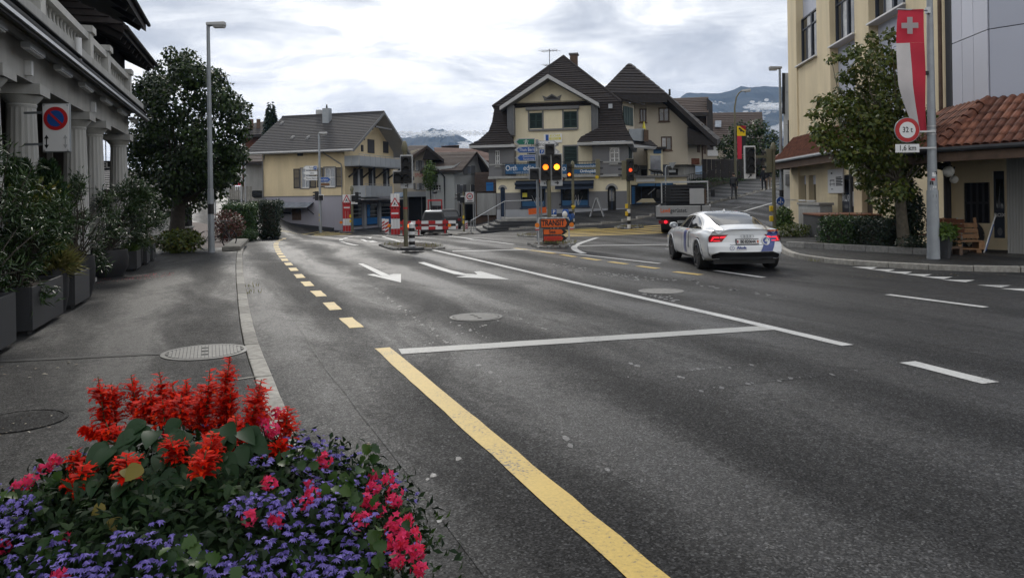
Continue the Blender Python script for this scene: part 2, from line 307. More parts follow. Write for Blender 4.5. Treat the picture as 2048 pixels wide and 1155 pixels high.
# ------------------------------------------------------------------ mesh builder
class MB:
    def __init__(s):s.v,s.f,s.m=[],[],[]
    def add(s,vs,fs,mi=0):
        o=len(s.v);s.v+=[tuple(p)for p in vs];s.f+=[tuple(i+o for i in f)for f in fs];s.m+=[mi]*len(fs);return s
    def box(s,x0,x1,y0,y1,z0,z1,mi=0):
        return s.add([(x0,y0,z0),(x1,y0,z0),(x1,y1,z0),(x0,y1,z0),(x0,y0,z1),(x1,y0,z1),(x1,y1,z1),(x0,y1,z1)],
                     [(0,3,2,1),(4,5,6,7),(0,1,5,4),(1,2,6,5),(2,3,7,6),(3,0,4,7)],mi)
    def hexa(s,bot,top,mi=0):
        n=len(bot);return s.add(list(bot)+list(top),[tuple(range(n))[::-1],tuple(range(n,2*n))]+[(i,(i+1)%n,n+(i+1)%n,n+i)for i in range(n)],mi)
    def poly(s,pts,mi=0):return s.add(pts,[tuple(range(len(pts)))],mi)
    def prism(s,pts,d,mi=0):
        d=Vector(d);return s.hexa(pts,[Vector(p)+d for p in pts],mi)
    def bar(s,p,q,w,h=None,mi=0,up=(0,0,1)):
        p,q=Vector(p),Vector(q);h=h or w;d=(q-p).normalized();u=Vector(up)
        if abs(d.dot(u))>0.95:u=Vector((0,1,0))
        a=d.cross(u).normalized()*w/2;b=a.cross(d).normalized()*h/2
        c=[-a-b,a-b,a+b,-a+b];return s.hexa([p+k for k in c],[q+k for k in c],mi)
    def tube(s,pts,rad,n=10,mi=0,caps=True):
        pts=[Vector(p)for p in pts];rad=rad if hasattr(rad,'__len__')else[rad]*len(pts);o=len(s.v);K=len(pts);ref=None
        for i,p in enumerate(pts):
            d=(pts[min(i+1,K-1)]-pts[max(i-1,0)]).normalized()
            if ref is None:ref=Vector((0,0,1))if abs(d.z)<0.9 else Vector((1,0,0))
            a=d.cross(ref).normalized();b=d.cross(a).normalized();ref=b.cross(d)if False else ref
            for k in range(n):
                t=2*math.pi*k/n;s.v.append(tuple(p+(a*math.cos(t)+b*math.sin(t))*rad[i]))
        for i in range(K-1):
            for k in range(n):
                q=(k+1)%n;s.f.append((o+i*n+k,o+i*n+q,o+(i+1)*n+q,o+(i+1)*n+k));s.m.append(mi)
        if caps:s.f.append(tuple(o+k for k in range(n))[::-1]);s.f.append(tuple(o+(K-1)*n+k for k in range(n)));s.m+=[mi,mi]
        return s
    def lathe(s,prof,c=(0,0,0),n=20,mi=0,sq=1.0):
        o=len(s.v);K=len(prof)
        for r,z in prof:
            for k in range(n):
                t=2*math.pi*k/n;s.v.append((c[0]+r*math.cos(t),c[1]+r*math.sin(t)*sq,c[2]+z))
        for i in range(K-1):
            for k in range(n):
                q=(k+1)%n;s.f.append((o+i*n+k,o+i*n+q,o+(i+1)*n+q,o+(i+1)*n+k));s.m.append(mi)
        s.f.append(tuple(o+k for k in range(n))[::-1]);s.f.append(tuple(o+(K-1)*n+k for k in range(n)));s.m+=[mi,mi];return s
    def ball(s,c,r,n=12,mi=0):
        r=r if hasattr(r,'__len__')else(r,r,r);o=len(s.v);K=max(4,n//2);c=Vector(c)
        for i in range(1,K):
            a=math.pi*i/K
            for k in range(n):
                t=2*math.pi*k/n;s.v.append((c.x+r[0]*math.sin(a)*math.cos(t),c.y+r[1]*math.sin(a)*math.sin(t),c.z-r[2]*math.cos(a)))
        b=len(s.v);s.v+=[(c.x,c.y,c.z-r[2]),(c.x,c.y,c.z+r[2])]
        for i in range(K-2):
            for k in range(n):
                q=(k+1)%n;s.f.append((o+i*n+k,o+i*n+q,o+(i+1)*n+q,o+(i+1)*n+k));s.m.append(mi)
        for k in range(n):
            q=(k+1)%n;s.f.append((b,o+q,o+k));s.f.append((b+1,o+(K-2)*n+k,o+(K-2)*n+q));s.m+=[mi,mi]
        return s
    def disc(s,c,r,y0=0.0,d=0.004,n=28,mi=0,rx=None):
        """upright disc facing -y"""
        rx=rx or r;ps=[(c[0]+rx*math.cos(2*math.pi*k/n),y0,c[1]+r*math.sin(2*math.pi*k/n))for k in range(n)]
        return s.prism(ps,(0,d,0),mi)
    def up(s,ps,y0=0.0,d=0.004,mi=0):
        """upright flat outline (x,z) facing -y"""
        return s.prism([(x,y0,z)for x,z in ps],(0,d,0),mi)
    def rot(s,mtx,start=0):
        for i in range(start,len(s.v)):s.v[i]=tuple(mtx@Vector(s.v[i]))
        return s
    def mesh(s,name,mats):
        me=bpy.data.meshes.new(name);me.from_pydata(s.v,[],s.f)
        mats=mats if isinstance(mats,(list,tuple))else[mats]
        for m in mats:me.materials.append(M[m]if isinstance(m,str)else m)
        if len(mats)>1:me.polygons.foreach_set('material_index',s.m)
        me.update();return me
    def build(s,name,mats,parent=None,smooth=False,fix=True,bevel=0.0):
        me=s.mesh(name,mats)
        if fix:
            bm=bmesh.new();bm.from_mesh(me)
            if bevel:
                es=[e for e in bm.edges if len(e.link_faces)==2 and e.calc_face_angle(0)>0.5]
                bmesh.ops.bevel(bm,geom=es,offset=bevel,segments=2,affect='EDGES',profile=0.5)
            bmesh.ops.recalc_face_normals(bm,faces=bm.faces);bm.to_mesh(me);bm.free()
        if smooth:smooth_mesh(me)
        return obj(name,me,parent)
def smooth_mesh(me,ang=40):
    me.polygons.foreach_set('use_smooth',[True]*len(me.polygons))
    try:me.set_sharp_from_angle(angle=math.radians(ang))
    except Exception:pass
def obj(name,me,parent=None):
    o=bpy.data.objects.new(name,me);COL.objects.link(o)
    if parent is not None:o.parent=parent
    return o
def tag(o,label=None,cat=None,group=None,kind=None):
    if label:o['label']=label
    if cat:o['category']=cat
    if group:o['group']=group
    if kind:o['kind']=kind
    return o
def thing(name,label,cat,loc=(0,0,0),deg=0.0,group=None):
    o=bpy.data.objects.new(name,None);COL.objects.link(o);o.location=loc;o.rotation_euler=(0,0,math.radians(deg));o.empty_display_size=0.2
    return tag(o,label,cat,group)
def bthing(name,label,cat,F,group=None):return thing(name,label,cat,F.o,math.degrees(F.a),group)
def dup(o,loc=None,deg=None,label=None,scale=None,parent=None):
    c=o.copy();COL.objects.link(c);c.parent=parent
    if loc is not None:c.location=loc
    if deg is not None:c.rotation_euler=(0,0,math.radians(deg))
    if scale:c.scale=scale if hasattr(scale,'__len__')else(scale,)*3
    if label:c['label']=label
    for ch in list(o.children):dup(ch,parent=c)
    return c
def txt(s,size,m,parent,x,y,z,name='lettering',align='CENTER',sx=1.0,bold=0.0,deg=0.0,flip=False):
    """flat lettering standing upright, facing -y, centred at (x,z)"""
    cu=bpy.data.curves.new(name,'FONT');cu.body=s;cu.size=size;cu.align_x=align;cu.align_y='CENTER';cu.extrude=0.001;cu.offset=bold;cu.resolution_u=3
    to=bpy.data.objects.new('tmp_text',cu);me=bpy.data.meshes.new_from_object(to);bpy.data.objects.remove(to);bpy.data.curves.remove(cu)
    a=math.radians(deg);ca,sa=math.cos(a),math.sin(a)
    for v in me.vertices:
        px,pz=v.co.x*sx,v.co.y;v.co=(x+px*ca-pz*sa,y-v.co.z,z+px*sa+pz*ca)
    me.materials.clear();me.materials.append(M[m]);me.name=name
    return obj(name,me,parent)
# ------------------------------------------------------------------ leaves
def leafmesh(name,P,D,Nn,L,Wd,mt,parent=None,bend=0.25,kind=None):
    """many leaf faces: positions P, directions D, normals Nn, lengths L, widths Wd; each leaf = two quads folded at the midrib"""
    P=np.asarray(P,float);n=len(P);D=D/(np.linalg.norm(D,axis=1,keepdims=True)+1e-9)
    S=np.cross(D,Nn);S/=(np.linalg.norm(S,axis=1,keepdims=True)+1e-9);N2=np.cross(S,D)
    L=np.broadcast_to(L,n)[:,None];Wd=np.broadcast_to(Wd,n)[:,None]
    a=P;mid=P+D*L*0.5+N2*L*0.06;tip=P+D*L-N2*L*bend
    l=P+D*L*0.45-S*Wd*0.5+N2*Wd*0.12;r=P+D*L*0.45+S*Wd*0.5+N2*Wd*0.12
    V=np.stack([a,l,tip,r,mid],1).reshape(-1,3)
    b=np.arange(n)[:,None]*5
    Fc=np.concatenate([b+np.array([[0,4,2,1]]),b+np.array([[0,3,2,4]])],1).reshape(-1,4)
    me=bpy.data.meshes.new(name);me.vertices.add(len(V));me.vertices.foreach_set('co',V.astype(np.float32).ravel())
    me.loops.add(Fc.size);me.loops.foreach_set('vertex_index',Fc.astype(np.int32).ravel())
    me.polygons.add(len(Fc));me.polygons.foreach_set('loop_start',(np.arange(len(Fc))*4).astype(np.int32))
    me.materials.append(M[mt]);me.update(calc_edges=True);me.validate()
    o=obj(name,me,parent)
    if kind:o['kind']=kind
    return o
def ovate(name,P,D,Nn,L,Wd,mt,parent=None,bend=0.25,lobes=False,kind=None):
    """larger leaves with a rounded or lobed outline, two rows of quads folded at the midrib"""
    P=np.asarray(P,float);n=len(P);D=D/(np.linalg.norm(D,axis=1,keepdims=True)+1e-9);S_=np.cross(D,Nn);S_/=(np.linalg.norm(S_,axis=1,keepdims=True)+1e-9);N2=np.cross(S_,D)
    L=np.broadcast_to(L,n)[:,None];Wd=np.broadcast_to(Wd,n)[:,None]
    tt=[0,.1,.22,.36,.5,.64,.78,.9,1.0];ww=[.0,.32,.48,.5,.46,.37,.25,.12,0]if not lobes else[.06,.40,.30,.50,.34,.46,.26,.24,.05];rows=[]
    for t,w in zip(tt,ww):
        c=P+D*L*t-N2*L*bend*t*t;rows+=[c-S_*Wd*w+N2*Wd*w*.28,c,c+S_*Wd*w+N2*Wd*w*.28]
    V=np.stack(rows,1).reshape(-1,3);b=np.arange(n)[:,None]*27;q=[]
    for i in range(8):o=i*3;q+=[[o,o+1,o+4,o+3],[o+1,o+2,o+5,o+4]]
    Fc=(b[:,:,None]+np.array(q)[None]).reshape(-1,4);me=bpy.data.meshes.new(name);me.from_pydata(V.tolist(),[],Fc.tolist());me.materials.append(M[mt]);smooth_mesh(me,60);o=obj(name,me,parent)
    if kind:o['kind']=kind
    return o
def rdir(n):
    v=RNG.normal(size=(n,3));return v/np.linalg.norm(v,axis=1,keepdims=True)
def blob(n,c,r,shell=0.45):
    """points in an ellipsoid shell"""
    d=rdir(n);k=(shell+(1-shell)*RNG.random(n)**0.6)[:,None];return np.array(c)+d*k*np.array(r),d
# ================================================================== GROUND, ROADS, PAVEMENTS
def struct(o):o['kind']='structure';return o
def grid_mesh(name,xs,ys,fz,m):
    V=[(x,y,fz(x,y))for y in ys for x in xs];nx=len(xs)
    Fc=[(j*nx+i,j*nx+i+1,(j+1)*nx+i+1,(j+1)*nx+i)for j in range(len(ys)-1)for i in range(nx-1)]
    me=bpy.data.meshes.new(name);me.from_pydata(V,[],Fc);me.materials.append(M[m]);smooth_mesh(me,80);return struct(obj(name,me))
def frange(a,b,n):return[a+(b-a)*i/n for i in range(n+1)]
far=[-3200,-1800,-900,-400,-200,-120]
grid_mesh('ground',far+frange(-80,80,80)+[120,200,400,900,1800,3200],[-200,-60]+frange(-20,110,65)+[150,220,400,900,2000,3600],
          lambda x,y:(H(max(-70,min(70,x)),max(-20,min(100,y)))-(0.6 if-41<x<45 and-9<y<95 else 0.06)),'grass')
road=grid_mesh('road',frange(-42,46,110),frange(-10,96,132),lambda x,y:H(x,y),'asphalt')
def sheet(name,pts,dz,m,parent=None,step=1.5,skirt=0.3,fz=None):
    """flat outline draped over the terrain at height dz, with a skirt down to the road"""
    bm=bmesh.new();vs_=[bm.verts.new((p[0],p[1],0))for p in pts];f=bm.faces.new(vs_)
    xs=[p[0]for p in pts];ys=[p[1]for p in pts]
    if step:
        for ax,lo,hi in((0,min(xs),max(xs)),(1,min(ys),max(ys))):
            t=math.ceil(lo/step)*step
            while t<hi:
                co=[0,0,0];co[ax]=t;no=[0,0,0];no[ax]=1
                bmesh.ops.bisect_plane(bm,geom=bm.verts[:]+bm.edges[:]+bm.faces[:],dist=1e-5,plane_co=co,plane_no=no);t+=step
    bmesh.ops.triangulate(bm,faces=bm.faces[:])
    for f in bm.faces:
        if f.normal.z<0:f.normal_flip()
    for v in bm.verts:v.co.z=(fz or H)(v.co.x,v.co.y)+dz
    if skirt:
        be=[e for e in bm.edges if e.is_boundary];r=bmesh.ops.extrude_edge_only(bm,edges=be)
        for v in r['geom']:
            if isinstance(v,bmesh.types.BMVert):v.co.z-=skirt
        bmesh.ops.recalc_face_normals(bm,faces=bm.faces[:])
    me=bpy.data.meshes.new(name);bm.to_mesh(me);bm.free();me.materials.append(M[m]);return obj(name,me,parent)
def resample(pts,step):
    pts=[Vector(p[:2])for p in pts];out=[pts[0].copy()];acc=0
    for a,b in zip(pts,pts[1:]):
        d=(b-a).length;t=step-acc
        while t<=d:out.append(a+(b-a)*(t/d));t+=step
        acc=(acc+d)%step
    return out
def smooth_pts(pts,it=2):
    pts=[Vector(p[:2])for p in pts]
    for _ in range(it):
        q=[pts[0]]
        for a,b in zip(pts,pts[1:]):q+=[a*0.75+b*0.25,a*0.25+b*0.75]
        q.append(pts[-1]);pts=q
    return pts
def strip(name,pts,w,m,dz=0.006,smooth=0,parent=road):
    """a painted line of width w along ground points"""
    pts=smooth_pts(pts,smooth)if smooth else[Vector(p[:2])for p in pts]
    pts=[pts[0]]+resample(pts,0.3 if w>.1 else .8)[1:]+[pts[-1]]
    if len(pts)>2 and(pts[-1]-pts[-2]).length<0.05:pts.pop(-2)
    V,Fc=[],[]
    for i,p in enumerate(pts):
        d=(pts[min(i+1,len(pts)-1)]-pts[max(i-1,0)]).normalized();n=Vector((-d.y,d.x))*w/2
        for q in(p+n*random.uniform(.93,1.06),p-n*random.uniform(.93,1.06)):V.append((q.x,q.y,H(q.x,q.y)+dz))
        if i:Fc.append((2*i-2,2*i-1,2*i+1,2*i))
    me=bpy.data.meshes.new(name);me.from_pydata(V,[],Fc);me.materials.append(M[m]);return obj(name,me,parent)
def patch(name,px,m,dz=0.006,parent=road):
    pts=[GT(*p)for p in px];return sheet(name,pts,dz,m,parent,step=0,skirt=0)
G2=lambda px,py:GT(px,py)[:2]
# ---- left kerb line (road edge), then the pavement behind it
KL=[(0.64+2.5*0.39,-2.5)]+[G2(*p)for p in((560,812),(538,760),(513,697),(496,617),(485.5,551),(484,520),(486,505),(491,490),(498,480.5),(510,474.5))]+[G2(531,469)]
KL=smooth_pts(KL,2)
def kerb(name,line,side,m='kerb_stone',L=0.9,w=0.16,dz=0.13):
    root=tag(obj(name,None),kind='structure');mb=MB();mb.box(-L/2+.011,L/2-.011,0,w,-0.25,0);me=None
    pts=resample(line,L)
    for i,(a,b)in enumerate(zip(pts,pts[1:])):
        c=(a+b)/2;d=b-a
        if me is None:
            me=mb.build('kerb_stone',m,root,bevel=0.012).data;o=root.children[0]
        else:o=obj('kerb_stone',me,root)
        n=Vector((-d.y,d.x)).normalized()*side
        ang=math.atan2(d.y,d.x)+(math.pi if side<0 else 0)
        o.location=(c.x,c.y,H(c.x,c.y)+dz+random.uniform(-.006,.004));o.rotation_euler=(random.uniform(-.01,.01),0,ang+random.uniform(-.006,.006))
    return root
kerb('kerb_left',KL,1)
def offset(line,d):
    out=[]
    for i,p in enumerate(line):
        t=(line[min(i+1,len(line)-1)]-line[max(i-1,0)]).normalized();out.append(p+Vector((-t.y,t.x))*d)
    return out
inner=offset(KL,0.17)
cut=[p for p in inner if p.y<29.0]
sheet('sidewalk_left',[tuple(p)for p in cut]+[(cut[-1].x-.01,29.0),(-16.5,29.0),(-11,12),(-7.0,0),(-6,-2.5)],0.12,'pavement_asphalt')['kind']='structure'
rest=[p for p in inner if p.y>=29.0]
sheet('forecourt',[tuple(p)for p in rest]+[(-21,46),(-24,40),(-16.5,29.01),(cut[-1].x-.01,29.01)],0.115,'setts')['kind']='structure'
# pavement joints
for a,b in(((0,723),(330,707)),((455,762),(545,748))):
    p,q=GT(*a,0.12),GT(*b,0.12);o=strip('pavement_joint',[p,q],0.10 if a[0]==0 else .03,'iron_dark' if a[0]==0 else 'kerb_stone',0.126,parent=bpy.data.objects['sidewalk_left'])
# light drain joint in front of the kerb
gl=[p for p in offset(KL,-0.62)if 2.2<p.y<12.5]
strip('gutter_seam',[p+Vector((random.uniform(-.02,.02),0))for p in gl],0.02,'asphalt_pale',0.004)
# ---- yellow bike lane line: solid, then dashes round the bend
strip('yellow_line',[G2(1330,1185),G2(765,696)],0.19,'yellow_paint')
strip('yellow_line',[G2(1330,1185)+(0,),(3.1,-1.5)]if False else[(GT(1330,1185)).xy,Vector((GT(1330,1185).x+1.9,-2.0))],0.19,'yellow_paint')
dash=[(702,645),(664,612),(637,587),(615,567.5),(599,552),(587,538.5),(577,528),(569,519.5),(564,513),(560,507.5),(557,503),(555,498.5),(553,494.5),(552,491),(552,488),(553,485.5),(556,482.5),(561,479.5),(568,477)]
cl=smooth_pts([G2(*p)for p in dash],1)
for i,p in enumerate(dash):
    c=Vector(G2(*p));k=min(range(len(cl)),key=lambda j:(cl[j]-c).length);d=(cl[min(k+1,len(cl)-1)]-cl[max(k-1,0)]).normalized()
    l=0.5 if i<13 else .42;strip('yellow_dash',[c-d*l,c+d*l],0.20,'yellow_paint')
# ---- white lines
strip('stop_line',[G2(800,703),G2(1546,655)],0.33,'stop_paint')
strip('lane_line',[G2(1695,691),G2(1500,645),G2(1290,597),G2(1100,554),G2(985,527),G2(862,499)],0.17,'white_paint',0.007)
strip('lane_line',[G2(1815,724),G2(1982,766)],0.2,'white_paint')
strip('lane_line',[G2(1775,589),G2(1972,614.5)],0.15,'white_paint')
strip('lane_line',[G2(1430,541),G2(1528,555)],0.15,'white_paint')
strip('lane_line',[G2(1025,497),G2(1160,509),G2(1320,527)],0.15,'white_paint')
strip('lane_line',[G2(1195,475),G2(1160,486),G2(1146,494),G2(1152,501),G2(1168,507)],0.22,'white_paint',0.007,smooth=2)
strip('stop_line',[G2(1155,491.5),G2(1340,489)],0.3,'white_paint')
strip('stop_line',[G2(905,502.5),G2(1055,499)],0.3,'white_paint')
strip('lane_line',[G2(880,468.5),G2(945,479),G2(1028,489)],0.15,'white_paint')
strip('lane_line',[G2(765,473),G2(790,481),G2(815,487)],0.15,'white_paint',smooth=1)
for a,b in(((745,470.5),(757,469.5)),((712,473),(722,472)),((697,474.5),(706,473.5)),((688,477),(694,475)),((681,480),(684,478)),((682,483),(688,484)),((688,485.5),(696,486.5)),((695,487),(703,489)),((704,489),(714,490.5))):
    strip('guide_dash',[G2(*a),G2(*b)],0.18,'white_paint')
for pts in([(720,478.5),(728,478.8),(735,482),(744,481.6),(744,480.8),(756,484),(738,484.4),(741,483.2),(731,483)],
            [(728,474.2),(744,474),(741,476.8),(737,476),(738,475.2)]):
    patch('arrow_marking',pts,'white_paint')
patch('arrow_marking',[(716,527),(726,527),(778,550),(787,548),(802,548),(802,565),(734,549),(748,548),(765,553)],'white_paint')
patch('arrow_marking',[(836,525),(848,524),(900,540),(930,547),(955,549),(948,543),(962,542.5),(1019,559),(912,554),(932,551.5),(908,548),(880,540)],'white_paint')
# yellow dashes of the second bike lane and give-way teeth
for a,b in(((1030,496.3),(1053,499)),((1060,500),(1110,507)),((1122,508.8),(1150,513.5)),((1165,515.5),(1199,520.5)),((1219,523.5),(1253,528)),((1276,532),(1316,537)),((1349,543.5),(1402,549.5))):
    strip('yellow_dash',[G2(*a),G2(*b)],0.19,'yellow_paint')
for x0,x1,y in((1703,1755,533.6),(1735,1790,538.2),(1768,1825,543),(1805,1864,548),(1842,1905,553.3),(1884,1950,559.5),(1954,2022,570),(2000,2070,577)):
    patch('give_way_tooth',[(x0,y),(x1,y+.6),((x0+x1)/2+14,y+5.0)],'white_paint')
# zebra crossings (yellow bars) across the far arms
def zebra(p0,p1,q0,q1,n,m='yellow_paint'):
    P0,P1,Q0,Q1=(Vector(G2(*p))for p in(p0,p1,q0,q1))
    for i in range(n):
        a,b=i/n,(i+0.45)/n
        pts=[P0.lerp(P1,a),P0.lerp(P1,b),Q0.lerp(Q1,b),Q0.lerp(Q1,a)];sheet('crossing_bar',pts,0.006,m,road,step=2.0,skirt=0)
zebra((1120,473.5),(1128,459),(1390,463),(1310,448.5),5,'yellow_paint')
zebra((1085,466),(1095,459),(1210,459.5),(1190,454.5),4,'worn_yellow')
zebra((531,465),(533,456),(705,467.5),(640,460),6,'worn_yellow')
for a,b in(((1365,431),(1440,396)),((1468,423.5),(1560,397))):
    pass
strip('lane_line',[G2(1487,423),G2(1530,410),G2(1560,401)],0.15,'white_paint')
for a,b in(((1466,417),(1481,413.5)),((1500,408),(1521,403.5))):strip('lane_line',[G2(*a),G2(*b)],0.2,'worn_white')
for a,b in(((1330,497),(1341,497)),((1333,491),(1341,491))):strip('guide_dash',[G2(*a),G2(*b)],0.2,'white_paint')
# worn remains of old markings and patches on the asphalt
for pts,w in(([(1100,527),(1180,541),(1290,558),(1350,558)],0.28),([(1190,546),(1300,560)],.3),([(1375,556),(1400,567)],0.2),([(1430,573.5),(1480,581)],0.2),([(1515,586),(1540,592)],.2),
               ([(1300,588),(1360,602)],.16),([(895,640),(1010,690)],0.05),([(930,720),(1000,772)],0.08),([(1240,722),(1380,760)],0.06),([(750,575),(900,690)],0.05),([(1235,935),(1280,965)],.07),
               ([(985,610),(1090,660)],0.05),([(1120,870),(1160,905)],.06),([(1400,780),(1745,738)],.035),([(1240,755),(1560,722)],.03),([(820,700),(1000,640)],.02),([(850,960),(950,890)],.02),([(840,1060),(1060,940)],.02)):
    q_=resample([Vector(G2(*p))for p in pts],.09);mbw=MB()
    for p in q_:
        if random.random()<(.62 if w>.1 else .5):continue
        for _ in range(1 if w<.1 else 4):
            c=p+Vector((random.gauss(0,w*.45),random.gauss(0,w*.6)));s=random.uniform(.012,.045)*(1 if w<.1 else 1.5);k=random.randint(4,6);a0=random.random()*6;mbw.poly([(c.x+s*random.uniform(.5,1.1)*math.cos(a0+6.283*i/k)*.8,c.y+s*1.8*random.uniform(.5,1.1)*math.sin(a0+6.283*i/k),H(c.x,c.y)+.003)for i in range(k)])
    if mbw.f:tag(mbw.build('worn_trace','worn_white',road,fix=False),kind='stuff')
# repaired strips and patches
def repair(px,m,dz=.002):o=sheet('asphalt_repair',[GT(*p).xy for p in px],dz,m,road,step=1.0,skirt=0);return o
repair([(1180,552),(1420,578),(1750,630),(2060,690),(2060,730),(1700,655),(1400,598),(1150,562)],'asphalt_patch');repair([(1440,545),(1760,585),(2060,640),(2060,668),(1740,612),(1420,566)],'asphalt_pale')
repair([(1240,756),(1560,722),(1750,738),(1395,782)],'asphalt_patch',.0015);repair([(520,560),(545,590),(600,700),(690,900),(650,905),(560,720),(515,600)],'asphalt_pale',.0012)
repair([(905,548),(1010,560),(1090,562),(1030,574),(940,566)],'asphalt_patch',.0016)
# ---- far right: pavement, kerb
KR=[(24,13.2)]+[G2(*p)for p in((2048,545),(1920,542.5),(1794,536.5),(1700,530),(1638,525),(1600,518),(1572,511),(1556,500),(1550,486),(1551,474),(1556,455),(1561,436),(1566,418),(1572,402),(1580,388))]
KR=smooth_pts(KR,2)
kerb('kerb_right',KR,-1)
inr=offset(KR,-0.17)
sheet('sidewalk_right',[tuple(p)for p in inr]+[(30,62),(40,40),(40,13.2)],0.12,'pavement_asphalt')['kind']='structure'
# ---- far pavement round the central house and up the hill road's left side
KC=[G2(*p)for p in((820,458.5),(880,470.5),(905,471.5),(960,466),(1050,459),(1150,452),(1230,447.5),(1270,440),(1310,431.5),(1360,421),(1420,409),(1480,394.5),(1530,381),(1560,372.5))]
KC=smooth_pts(KC,2)
kerb('kerb_far',KC,1,L=1.3,dz=0.12)
inc=offset(KC,0.17)
sheet('sidewalk_far',[tuple(p)for p in inc]+[(KC[-1].x+4,KC[-1].y+8),(18,84),(2,84),(-4.5,80),(-6,60)],0.11,'pavement_asphalt')['kind']='structure'
# ---- traffic islands with cobbled rim
def island(px,name):
    c=[Vector(GT(*p))for p in px];root=sheet(name,[p.xy for p in c],0.07,'soil',None,step=0,skirt=.2);root['kind']='structure'
    loop=[p.xy for p in c]+[c[0].xy];mb=MB();mb.box(-.13,.13,-.07,.07,-.2,0.0);me=None
    for p in resample(loop,0.28):
        if me is None:o=mb.build('kerb_stone','granite',root,bevel=.02);me=o.data
        else:o=obj('kerb_stone',me,root)
        o.location=(p.x,p.y,H(p.x,p.y)+.085+random.uniform(-.02,.015));o.rotation_euler=(random.uniform(-.1,.1),random.uniform(-.1,.1),random.uniform(0,6))
    return c
ISL1=island([(764,492),(790,500),(850,501),(884,498),(872,491),(840,488),(790,488)],'traffic_island')
ISL2=island([(1062,490),(1082,497),(1130,494),(1148,488.5),(1125,484.5),(1090,484.5)],'traffic_island')
ISL3=island([(1041,473),(1075,475),(1090,470),(1075,467),(1050,468)],'traffic_island')
ISL4=island([(1233,456),(1262,458),(1285,455),(1270,452),(1245,452)],'traffic_island')
def tuft(c,r,n,h,name,label,m='leaf_grass'):
    a=RNG.random(n)*6.283;q=np.sqrt(RNG.random(n))*r;P=np.stack([c[0]+np.cos(a)*q,c[1]+np.sin(a)*q,np.full(n,c[2])],1)
    D=rdir(n)*0.5;D[:,2]=1;o=leafmesh(name,P,D,rdir(n),h*(0.6+0.6*RNG.random(n)),h*.07+.006,m,bend=0.2)
    return tag(o,label,'weeds',kind='stuff')
for(px,py),l in zip(((790,490),(860,494),(1055,472),(1105,487),(1135,487),(1247,454),(1275,454)),('left end of the near island','right of the striped bollard','left of the transit sign','foot of the transit sign','right foot of the transit sign','left of the striped signal pole','right of the striped signal pole')):
    p=GT(px,py,.13);tuft(p,0.45,40,0.16,'weeds','dry weeds growing at the '+l)
for px,py in((1640,523),(488,575),(492,587),(1660,522)):
    p=GT(px,py,.01);tuft(p,0.3,40,0.10,'weeds','small weeds growing along the kerb')
# ---- manhole covers
def manhole(px,py,r,dz,parent_label,ribs=True,m='cast_iron'):
    p=GT(px,py,dz);t=thing('manhole_cover',parent_label,'manhole cover',(p.x,p.y,p.z+.003),21+90)
    MB().lathe([(r,0),(r,.006),(r*.9,.007),(r*.9,.002)],n=48).build('frame_ring',m,t)
    MB().lathe([(r*.885,0),(r*.885,.003)],n=48).build('cover_plate','iron_dark' if ribs else m,t)
    if ribs:
        mb=MB();n=22
        for i in range(n):
            y=-r*.86+2*r*.86*i/(n-1);h=math.sqrt(max(0.0004,(r*.86)**2-y*y));w=r*.034
            segs=((-h,h),)if abs(y)>r*.12 else((-h,-r*.55),(-r*.35,-r*.12),(r*.12,r*.35),(r*.55,h))
            for a,b in segs:
                if b-a>.01:mb.box(a,b,y-w,y+w,.0,.009)
        tag(mb.build('rib',m,t),kind='stuff')
    return t
manhole(410,704,0.46,.12,'ribbed round manhole cover in the pavement beside the kerb')
manhole(38,842,0.34,.12,'worn round manhole cover in the pavement left of the flower planter',ribs=False,m='pavement_asphalt')
manhole(952,634,0.40,0,'ribbed round manhole cover in the road before the stop line')
manhole(1322,582,0.42,0,'pale plain round manhole cover in the road right of the white line',ribs=False,m='granite')
# ================================================================== BUILDING PIECES
def wall_holes(mb,x0,x1,z0,z1,holes,y=0.0,rev=0.14,mi=0):
    """a facade in the plane y with openings (x0,x1,z0,z1) and their reveals"""
    xs=sorted({x0,x1,*[min(max(h[i],x0),x1)for h in holes for i in(0,1)]});zs=sorted({z0,z1,*[min(max(h[i],z0),z1)for h in holes for i in(2,3)]})
    for a,b in zip(xs,xs[1:]):
        for c,d in zip(zs,zs[1:]):
            mx,mz=(a+b)/2,(c+d)/2
            if any(h[0]<mx<h[1]and h[2]<mz<h[3]for h in holes):continue
            mb.poly([(a,y,c),(b,y,c),(b,y,d),(a,y,d)],mi)
    for a,b,c,d in holes:
        for p,q in(((a,c),(b,c)),((b,c),(b,d)),((b,d),(a,d)),((a,d),(a,c))):
            mb.poly([(p[0],y,p[1]),(q[0],y,q[1]),(q[0],y+rev,q[1]),(p[0],y+rev,p[1])],mi)
